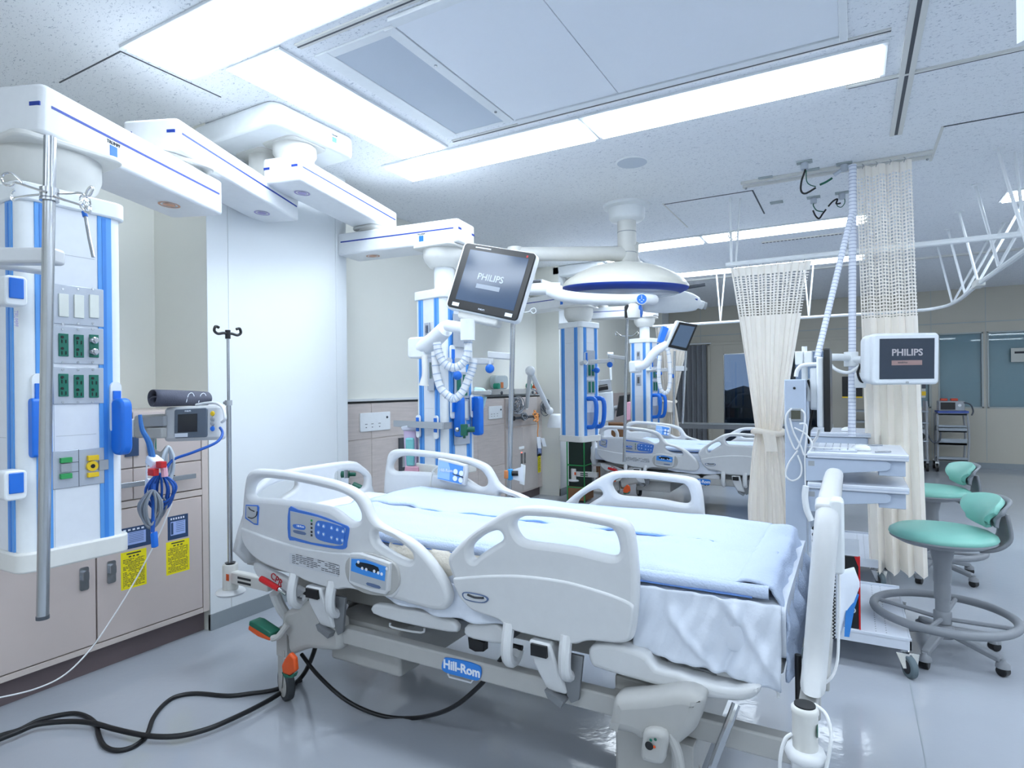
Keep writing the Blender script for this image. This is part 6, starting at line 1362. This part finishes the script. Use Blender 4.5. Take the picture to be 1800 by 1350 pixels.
# ================================================================== ON THE FOOTBOARD
cpd = thing('cap_bracket', 'white rounded cap clipped over the footboard top corner', 'clip', (XF+.03, 1.62, .975))
c = atd(1452, 888, 1.46)
MB().rbox((-.030, -.022, -.014), (.030, .022, .010), .009, 'y').xf(Matrix.Translation((XF+.022, 1.712, .948)) @ Matrix.Rotation(.42, 4, 'X')).build('cap', bedw, cpd, bevel=.008)
hs = thing('bed_handset', 'white handset hooked on the outside of the footboard', 'remote', (XF+.06, 1.68, .9))
c = aty(1473, 935, 1.72); MB().rbox((c.x-.018, 1.69, c.z-.10), (c.x+.014, 1.75, c.z+.085), .012, 'y').build('handset_body', white, hs, bevel=.006)
MB().tube([aty(1474, 985, 1.72), aty(1475, 1050, 1.70), aty(1474, 1110, 1.68), aty(1472, 1160, 1.66), aty(1462, 1190, 1.64), aty(1440, 1208, 1.62)], .0035, 6, 4).build('handset_cord', cable_w, hs)
bk = thing('notebook', 'spiral notebook with blue edged pages hanging outside the footboard', 'notebook', (0, 1.9, .65))
MB().tube([aty(1466+2.2*math.sin(i*1.57), 1000+i*1.55, 1.86) for i in range(80)], .0016, 5, 2).build('spiral_wire', black, bk)
def pg(u, v):
    xx = 1470+u*(6+36*max(0, 1-abs(v-.25)*1.3)); p = aty(xx, 1005+v*110+u*(-8+30*(v)*.3), 1.86+.05*u); return p
MB().grid(pg, 10, 14).build('pages', emg, bk, solid=.004, ang=80)
MB().prism([aty(1493, 1036, 1.9), aty(1510, 1046, 1.92), aty(1502, 1070, 1.91), aty(1493, 1120, 1.9), aty(1484, 1119, 1.89), aty(1486, 1080, 1.89)], (0, 1, 0), .004).build('blue_cover', mat('cover_blue', '2a7fd0', .5), bk)
cable('bumper_cable', [aty(1392, 1290, 1.46), aty(1380, 1300, 1.45), aty(1372, 1330, 1.44), aty(1371, 1370, 1.44)], .004, cable_w, 'white cable looping down left of the corner bumper')
cable('bumper_cable', [aty(1432, 1238, 1.52), aty(1452, 1256, 1.50), aty(1461, 1290, 1.48), aty(1458, 1320, 1.46), aty(1450, 1362, 1.45)], .004, cable_w, 'white cable looping down right of the corner bumper')
cable('foot_cable', [aty(1338, 1160, 1.72), aty(1350, 1168, 1.7), aty(1362, 1190, 1.68), aty(1368, 1226, 1.67)], .0035, cable_w, 'thin white cable arching from under the hanging sheet')

# ================================================================== BACK OF THE ROOM
dc = thing('equipment_cart', 'grey trolley with shelves carrying the red topped defibrillator', 'cart', (1.23, 10.6, 0))
x0, x1 = 1.05, 1.42
for x in (x0, x1-.03):
    for y in (10.45, 10.78): MB().tube([(x+.015, y, .82), (x+.015+(.02 if x > 1.2 else 0), y, .5), (x+.015, y, .1)], .014, 8, 3).build('trolley_post', grey, dc)
for z, hh in ((.80, .06), (.62, .04), (.56, .06), (.38, .09), (.16, .05)): MB().box((x0+.02, 10.42, z), (x1-.02, 10.80, z+hh*.4)).box((x0+.02, 10.42, z), (x1-.02, 10.43, z+hh)).build('trolley_shelf', mat('trolley_grey', '9aa2aa', .45), dc, bevel=.004)
for x in (x0, x1):
    for y in (10.42, 10.8):
        MB().cyl((x-.015, y, .06), (x+.015, y, .06), .06, n=20).build('trolley_wheel', black, dc); MB().box((x-.02, y-.02, .06), (x+.02, y+.02, .14)).build('wheel_fork', chrome, dc)
df = thing('defibrillator', 'boxy defibrillator with dark screen and red paddles on the back trolley', 'medical device', (1.23, 10.6, .83))
MB().box((1.06, 10.40, .83), (1.42, 10.75, .86)).build('blue_tray', mat('tray_blue', '4a5fa8', .5), df, bevel=.005)
MB().box((1.08, 10.44, .86), (1.38, 10.7, 1.0)).build('device_body', mat('device_grey', 'a5aab0', .45), df, bevel=.012)
MB().box((1.10, 10.432, .88), (1.27, 10.442, .98)).build('device_screen', black, df); MB().cyl((1.32, 10.432, .94), (1.32, 10.442, .94), .02).build('dial', white, df)
for x in (1.15, 1.27): MB().box((x-.04, 10.5, 1.0), (x+.04, 10.62, 1.035)).build('red_paddle', mat('paddle_red', 'd0472c', .4), df, bevel=.006)
MB().tube([(1.36, 10.45, .98), (1.44, 10.43, .95), (1.47, 10.43, .86), (1.45, 10.43, .8)], .01, 6, 4).build('device_cable', dgrey, df)
ec = thing('equipment_trolley', 'tall grey trolley with black monitor behind the computer cart', 'cart', (.35, 10.5, 0))
for x in (-.02, .93):
    for y in (10.35, 10.75): MB().cyl((x, y, .1), (x, y, 1.0), .015).build('trolley_post', grey, ec); MB().cyl((x-.015, y, .06), (x+.015, y, .06), .06, n=18).build('trolley_wheel', black, ec)
for z in (.15, .42, .68, .84): MB().box((-.04, 10.33, z), (.95, 10.77, z+.02)).build('trolley_shelf', MATS['trolley_grey'], ec, bevel=.003)
bm2 = thing('monitor', 'black square monitor standing on the tall trolley at the back', 'monitor', (.0, 10.5, .86)); a, b = aty(1480, 662, 10.45), aty(1516, 697, 10.45)
MB().box((a.x, 10.43, b.z), (b.x, 10.47, a.z)).build('screen_body', black, bm2, bevel=.004); MB().box((a.x, 10.425, b.z-.02), (b.x, 10.47, b.z)).build('yellow_edge', yel2, bm2); MB().box(((a.x+b.x)/2-.03, 10.45, .86), ((a.x+b.x)/2+.03, 10.49, b.z)).build('stand', black, bm2)
ps = thing('picture_chart', 'white instruction chart with small yellow pictures beside the tall curtain', 'poster', (.85, 10.42, 1.15)); a, b = aty(1598, 674, 10.42), aty(1627, 699, 10.42)
MB().box((a.x-.1, 10.42, b.z), (b.x, 10.43, a.z)).build('board', mat('board_white', 'c6c8c2', .6), ps)
for i in range(2):
    for j in range(3): MB().box((a.x-.05+j*.10, 10.418, b.z+.03+i*.10), (a.x+.0+j*.10, 10.42, b.z+.09+i*.10)).build('picture', [yel2, dgrey][(i+j) % 2], ps)
rl = thing('red_light', 'tiny red indicator light below the instruction chart', 'indicator', aty(1610, 706, 10.4)); MB().ball(aty(1610, 706, 10.4), .02).build('lens', mat('led_red', 'd02020', .4, emit='ff2010', estr=2), rl)
vn = thing('ventilator', 'grey medical device stack on the tall trolley behind the curtain', 'medical device', (.86, 10.5, .44))
MB().box((.72, 10.38, .44), (.92, 10.7, .60)).box((.74, 10.38, .62), (.90, 10.6, .665)).build('device_body', MATS['device_grey'], vn, bevel=.01); MB().cyl((.86, 10.36, .5), (.86, 10.38, .5), .05).build('dial', black, vn)
cable('device_hose', [V(.93, 10.4, .55), V(1.0, 10.35, .42), V(1.08, 10.38, .45), V(1.1, 10.45, .6)], .012, dgrey, 'dark hose sagging between the two back trolleys')
ns = thing('notice', 'white notice with dark lettering on the rightmost blind window', 'notice', aty(1785, 625, YB-.02)); a, b = aty(1777, 612, YB-.02), aty(1800, 636, YB-.02)
MB().box((a.x, YB-.022, b.z), (b.x+.2, YB-.018, a.z)).build('sheet', MATS['board_white'], ns)
MB().box((a.x+.04, YB-.024, a.z-.08), (b.x+.1, YB-.022, a.z-.05)).build('print', ink, ns)

# ================================================================== MIDDLE BAY CLUTTER
xl = thing('examination_lamp', 'white folding wall lamp with wide round head in the middle bay', 'lamp', (WX, 5.1, 1.2))
pA, pB, pC, pD = atx(932, 652, -2.78), atx(926, 715, -3.1), atx(966, 722, -2.72), atx(978, 736, -2.70)
MB().tube([pB, pA], .022, 10).build('rear_strut', white, xl, ang=60); MB().ball(pA, .05).build('pivot', white, xl, ang=80)
MB().tube([pA, pC], .026, 10).build('front_strut', white, xl, ang=60); MB().ball(pC, .04).build('pivot', white, xl, ang=80)
MB().lathe([(.001, .05), (.05, .05), (.07, .03), (.095, -.06), (.10, -.09), (.001, -.085)], pD, 28).xf(Matrix.Translation((0, 0, 0))).build('lamp_head', white, xl, ang=60)
MB().cyl(pB, (WX, pB.y, pB.z), .03).build('wall_mount', white, xl)
os_ = thing('orange_strap', 'orange knotted cord with white tags hanging on the cabinet rail', 'cord', atx(944, 735, -3.05))
random.seed(4)
for i in range(3):
    P = [atx(941+random.uniform(-5, 6), 723+j*3+random.uniform(-2, 2), -3.05) for j in range(7)]
    MB().tube(P, .007, 6, 4).build('knot_strand', mat('cord_orange', 'e59a55', .6), os_)
MB().tube([atx(945, 738, -3.06), atx(946, 750, -3.05), atx(945, 760, -3.06), atx(946, 775, -3.06)], .006, 6, 3).build('cord_tail', MATS['cord_orange'], os_)
for (a, b) in (((946, 768), (948, 788)), ((953, 770), (957, 785))): MB().prism([atx(a[0]-3, a[1], -3.04), atx(a[0]+3, a[1], -3.04), atx(b[0]+3, b[1], -3.04), atx(b[0]-3, b[1], -3.04)], (1, 0, 0), .006).build('white_tag', emg, os_)
def wallcoil(cx, cy, rx, ry, n, lab, m=cable_g, X=-3.08, seed=2):
    random.seed(seed); t = thing('cable_coil', lab, 'cable bundle', atx(cx, cy, X))
    for i in range(n):
        ox, oy = random.uniform(-.4, .4)*rx, random.uniform(-.4, .4)*ry; k = random.uniform(.5, 1)
        MB().tube([atx(cx+ox+rx*k*math.cos(a), cy+oy+ry*k*math.sin(a), X+random.uniform(-.03, .03)) for a in [q*math.pi/4 for q in range(8)]], .005, 5, 3, closed=True).build('loop', m, t, ang=80)
wallcoil(908, 713, 11, 14, 11, 'tangled grey leads on the wall right of the infusion pole')
wallcoil(921, 732, 5, 6, 5, 'small grey coil hanging above the black cabinet rail', seed=5)
wallcoil(960, 715, 8, 12, 8, 'dark tangled leads behind the folding lamp strut', mat('lead_dark', '5a616b', .5), seed=6)
ZL = 1.18
def ledge(px, w, h, m, name, lab, cat, y0=None):
    c = atx(px, 690, -3.20); t = thing(name, lab, cat, (c.x, c.y, ZL)); return t, c
t, c = ledge(868, .2, .1, white, 'suction_unit', 'clear and white suction unit with orange label on the ledge', 'medical device')
MB().box((-3.21, c.y-.22, ZL), (-3.13, c.y+.28, ZL+.06)).build('unit_base', bedg, t, bevel=.006)
MB().rbox((-3.20, c.y-.08, ZL+.06), (-3.13, c.y+.18, ZL+.20), .04, 'x').build('canister', mat('canister_clear', 'c9d6da', .15, alpha=.75), t, bevel=.01)
MB().box((-3.129, c.y+.02, ZL+.07), (-3.125, c.y+.07, ZL+.13)).build('orange_label', mat('label_rust', 'c2703c', .5), t); MB().cyl((-3.13, c.y-.1, ZL+.09), (-3.08, c.y-.1, ZL+.09), .03).build('green_valve', mat('valve_green', '1f8f74', .4), t)
t, c = ledge(918, .2, .1, white, 'suction_unit', 'second suction unit farther along the ledge behind the pole', 'medical device')
MB().box((-3.21, c.y-.3, ZL), (-3.13, c.y+.2, ZL+.06)).build('unit_base', bedg, t, bevel=.006); MB().cyl((-3.13, c.y-.02, ZL+.09), (-3.08, c.y-.02, ZL+.09), .03).build('green_valve', MATS['valve_green'], t)
MB().tube([(-3.12, c.y-.02, ZL+.08), (-3.06, c.y+.05, ZL+.04), (-3.08, c.y+.15, ZL-.0)], .008, 6, 3).build('clear_hose', cable_g, t)
for i, px in enumerate((931, 939)):
    c = atx(px, 680, -3.18); b = thing('medicine_bottle', ['small amber bottle on the ledge, left of the pair', 'small amber bottle on the ledge, right of the pair'][i], 'bottle', (c.x, c.y, ZL))
    MB().lathe([(.03, 0), (.03, .08), (.012, .10), (.012, .12)], (-3.18, c.y, ZL), 16).build('bottle_glass', mat('amber', 'b5542a', .2), b, ang=50); MB().lathe([(.016, .115), (.016, .14)], (-3.18, c.y, ZL), 14).build('bottle_cap', dgreen, b)
for i, px in enumerate((880, 935, 948)):
    c = atx(px, 695, -3.12); b = thing('small_connector', ['dark grey valve knob lying on the ledge near the suction unit', 'dark grey valve knob on the ledge under the amber bottles', 'dark grey valve knob on the ledge nearest the folding lamp'][i], 'valve', (c.x, c.y, ZL)); MB().cyl((-3.16, c.y, ZL+.02), (-3.13, c.y+.05, ZL+.02), .02).build('knob', dgrey, b, bevel=.004)
# packaged towel / bags beside tower 2
tb = thing('steel_tray', 'small steel tray with pale aqua packages right of the monitor tower', 'tray', atd(848, 690, 3.75))
a, b = atd(832, 690, 3.72), atd(864, 690, 3.72)
MB().prism([a+V(0, 0, .012), b+V(0, 0, .012), b-V(0, 0, .014), a-V(0, 0, .014)], FW, .12).build('tray_body', steel, tb, bevel=.002)
pk = thing('wrapped_package', 'pale aqua plastic wrapped package spilling over the small steel tray', 'package', atd(840, 700, 3.8))
MB().prism([atd(832, 698, 3.78), atd(856, 697, 3.78), atd(851, 715, 3.78), atd(842, 742, 3.78), atd(838, 745, 3.78), atd(838, 710, 3.78)], FW, .05).build('package_wrap', mat('wrap_aqua', 'bfe0e4', .35, bump=.6, scale=40), pk, bevel=.01)
MB().prism([atd(833, 680, 3.78), atd(850, 682, 3.78), atd(856, 689, 3.78), atd(832, 689, 3.78)], FW, .06).build('package_wrap', MATS['wrap_aqua'], pk, bevel=.01)
gb = thing('glove_dispenser', 'lilac box with aqua glove bag left of the monitor tower', 'box', atd(720, 790, 3.75))
MB().prism([atd(709, 754, 3.75), atd(731, 754, 3.75), atd(732, 832, 3.75), atd(712, 832, 3.75)], FW, .10).build('lilac_case', lilac, gb, bevel=.006)
MB().prism([atd(712, 770, 3.72), atd(727, 770, 3.72), atd(728, 820, 3.72), atd(714, 820, 3.72)], FW, .05).build('aqua_bag', mat('bag_aqua', '7cc5c8', .3, bump=.5, scale=50), gb, bevel=.01)
MB().prism([atd(704, 750, 3.74), atd(722, 747, 3.74), atd(735, 751, 3.74), atd(730, 758, 3.74), atd(706, 757, 3.74)], FW, .10).build('film_fold', bags, gb, bevel=.008)
MB().prism([atd(712, 820, 3.70), atd(735, 821, 3.70), atd(737, 833, 3.70), atd(710, 832, 3.70)], FW, .12).build('lower_carton', pink, gb, bevel=.004)
rs = thing('wall_niche', 'dark grey recessed outlet strip left of the lilac box', 'socket', atx(705, 800, WX))
a, b = atx(700, 770, WX), atx(712, 826, WX); MB().box((WX-.0, a.y, b.z), (WX+.02, b.y, a.z)).build('niche_frame', dgrey, rs); MB().box((WX+.02, a.y+.02, b.z+.03), (WX+.03, b.y-.02, b.z+.16)).build('niche_device', grey, rs)
# valve tree behind the headboard
vt = thing('gas_valve', 'dark green gas valve cluster seen through the headboard opening', 'regulator', atd(622, 840, 4.0))
c = atd(600, 834, 3.75)
MB().cyl(c, c+RT*.05, .022).cyl(c+RT*.05, c+RT*.09, .012).build('green_body', dgreen, vt, bevel=.003)
MB().cyl(atd(620, 852, 3.75), atd(638, 860, 3.75), .02).cyl(atd(612, 850, 3.75), atd(612, 862, 3.75), .015).build('green_body', dgreen, vt, bevel=.003)
MB().cyl(atd(604, 817, 3.7), atd(616, 817, 3.7), .014).build('black_knob', black, vt); c = atd(606, 846, 3.7); MB().box((c.x-.02, c.y-.01, c.z-.03), (c.x+.02, c.y+.01, c.z+.02)).build('white_tag', emg, vt)
MB().cyl(atd(608, 817, 3.7), (atd(608, 817, 3.7).x, atd(608, 817, 3.7).y, 0), .012).build('stem', steel, vt)
# black hose and white cables falling from the service cabinet
cable('black_hose', [atx(971, 762, -3.10), atx(973, 785, -3.08), atx(978, 815, -3.02), atz(988, 850, .01), atz(1000, 868, .01), atz(1018, 873, .01)], .014, cable_b, 'thick black hose falling from the middle cabinet to the floor')
cable('white_cable', [atx(976, 766, -3.1), atx(983, 800, -3.05), atx(990, 828, -3.0), atz(1003, 846, .01), atz(1020, 843, .01)], .006, cable_w, 'thin white cable falling beside the black hose')
cable('white_cable', [atx(992, 842, -3.0), atz(997, 850, .01), atz(1012, 850, .01), atz(1016, 858, .01), atz(1004, 860, .01)], .007, cable_w, 'white cable coiled on the floor beyond the near bed')
vt2 = thing('louvre_vent', 'green grey louvred vent low on the middle bay wall', 'air vent', atx(992, 830, WX))
a, b = atx(984, 824, WX+.01), atx(1000, 835, WX+.01)
for i in range(6): MB().box((WX+.0, a.y+(b.y-a.y)*i/6, b.z), (WX+.018, a.y+(b.y-a.y)*(i+.6)/6, a.z)).build('louvre', dgreen, vt2)
# oxygen crate
ox = thing('cylinder_rack', 'dark cylinder rack with green wire frame under the far tower', 'rack', (-2.62, 6.1, 0))
cx_, cy_ = -2.62, 6.18
MB().box((cx_-.09, cy_-.12, .16), (cx_+.09, cy_+.12, .78)).build('dark_case', wood, ox, bevel=.01); MB().box((cx_-.10, cy_-.13, .02), (cx_+.10, cy_+.13, .17)).build('carton_foot', carton, ox)
for z in (.16, .40, .66): MB().tube([(cx_-.10, cy_-.13, z), (cx_+.10, cy_-.13, z), (cx_+.10, cy_+.13, z), (cx_-.10, cy_+.13, z)], .007, 6, 0, closed=True).build('green_wire', green2, ox)
for sx in (-1, 1): MB().cyl((cx_+.1*sx, cy_-.13, .0), (cx_+.1*sx, cy_-.13, .80), .007).build('green_wire', green2, ox)
# far bay device cart with monitor and cuff
fd = thing('device_stand', 'white device stand with cables left of the farthest tower', 'medical device', (-2.75, 6.9, 0))
def fz(x, y, d=7.2): return atd(x, y, d)
MB().prism([fz(1048, 690), fz(1078, 687), fz(1080, 740), fz(1046, 745)], FW, .22).build('device_body', mat('device_pale', 'ccd3d8', .4), fd, bevel=.02)
MB().prism([fz(1055, 668), fz(1074, 666), fz(1076, 688), fz(1052, 690)], FW, .2).build('upper_module', grey, fd, bevel=.01)
MB().tube([fz(1072, 620), fz(1074, 668)], .014).build('stand_post', white, fd); MB().tube([fz(1068, 622), fz(1078, 622)], .02).build('post_hook', white, fd)
p = fz(1062, 760); MB().cyl((p.x, p.y, 0), (p.x, p.y, fz(1062, 742).z), .05).build('stand_column', bedg, fd); MB().lathe([(.2, 0), (.2, .03), (.05, .06)], (p.x, p.y, 0), 20).build('stand_foot', bedg, fd)
c2 = thing('pressure_cuff', 'small dark rolled cuff lying on the far device stand', 'cuff', fz(1056, 683, 7.1)); MB().tube([fz(1047, 684, 7.1), fz(1056, 682, 7.1), fz(1068, 680, 7.1)], .035, 10, 3).build('cuff_roll', black, c2, ang=80)
f3 = thing('monitor', 'black tilted monitor seen from behind beside the farthest tower', 'monitor', fz(1092, 705)); MB().prism([fz(1089, 696), fz(1108, 693), fz(1104, 727), fz(1084, 733)], FW, .05).build('screen_body', black, f3, bevel=.006)
MB().cyl(fz(1092, 715, 7.28), fz(1080, 718, 7.3), .03).build('monitor_mount', grey, f3); MB().cyl(fz(1080, 718, 7.3), fz(1077, 735, 7.3), .02).build('monitor_mount', grey, f3)
bxc = thing('carton_box', 'brown carton behind the far bed headboard', 'box', (-2.7, 7.2, .7)); a, b = fz(1052, 742, 7.4), fz(1100, 742, 7.4)
MB().prism([V(a.x, a.y, .98*a.z), V(b.x, b.y, .98*b.z), V(b.x, b.y, .0), V(a.x, a.y, .0)], FW, .25).build('carton', carton, bxc, bevel=.004)
pkb = thing('pink_package', 'pink wrapped package beside the farthest tower', 'package', fz(1105, 720)); MB().prism([fz(1100, 708, 7.15), fz(1109, 706, 7.15), fz(1109, 738, 7.15), fz(1101, 740, 7.15)], FW, .08).build('package_wrap', pink, pkb, bevel=.01)
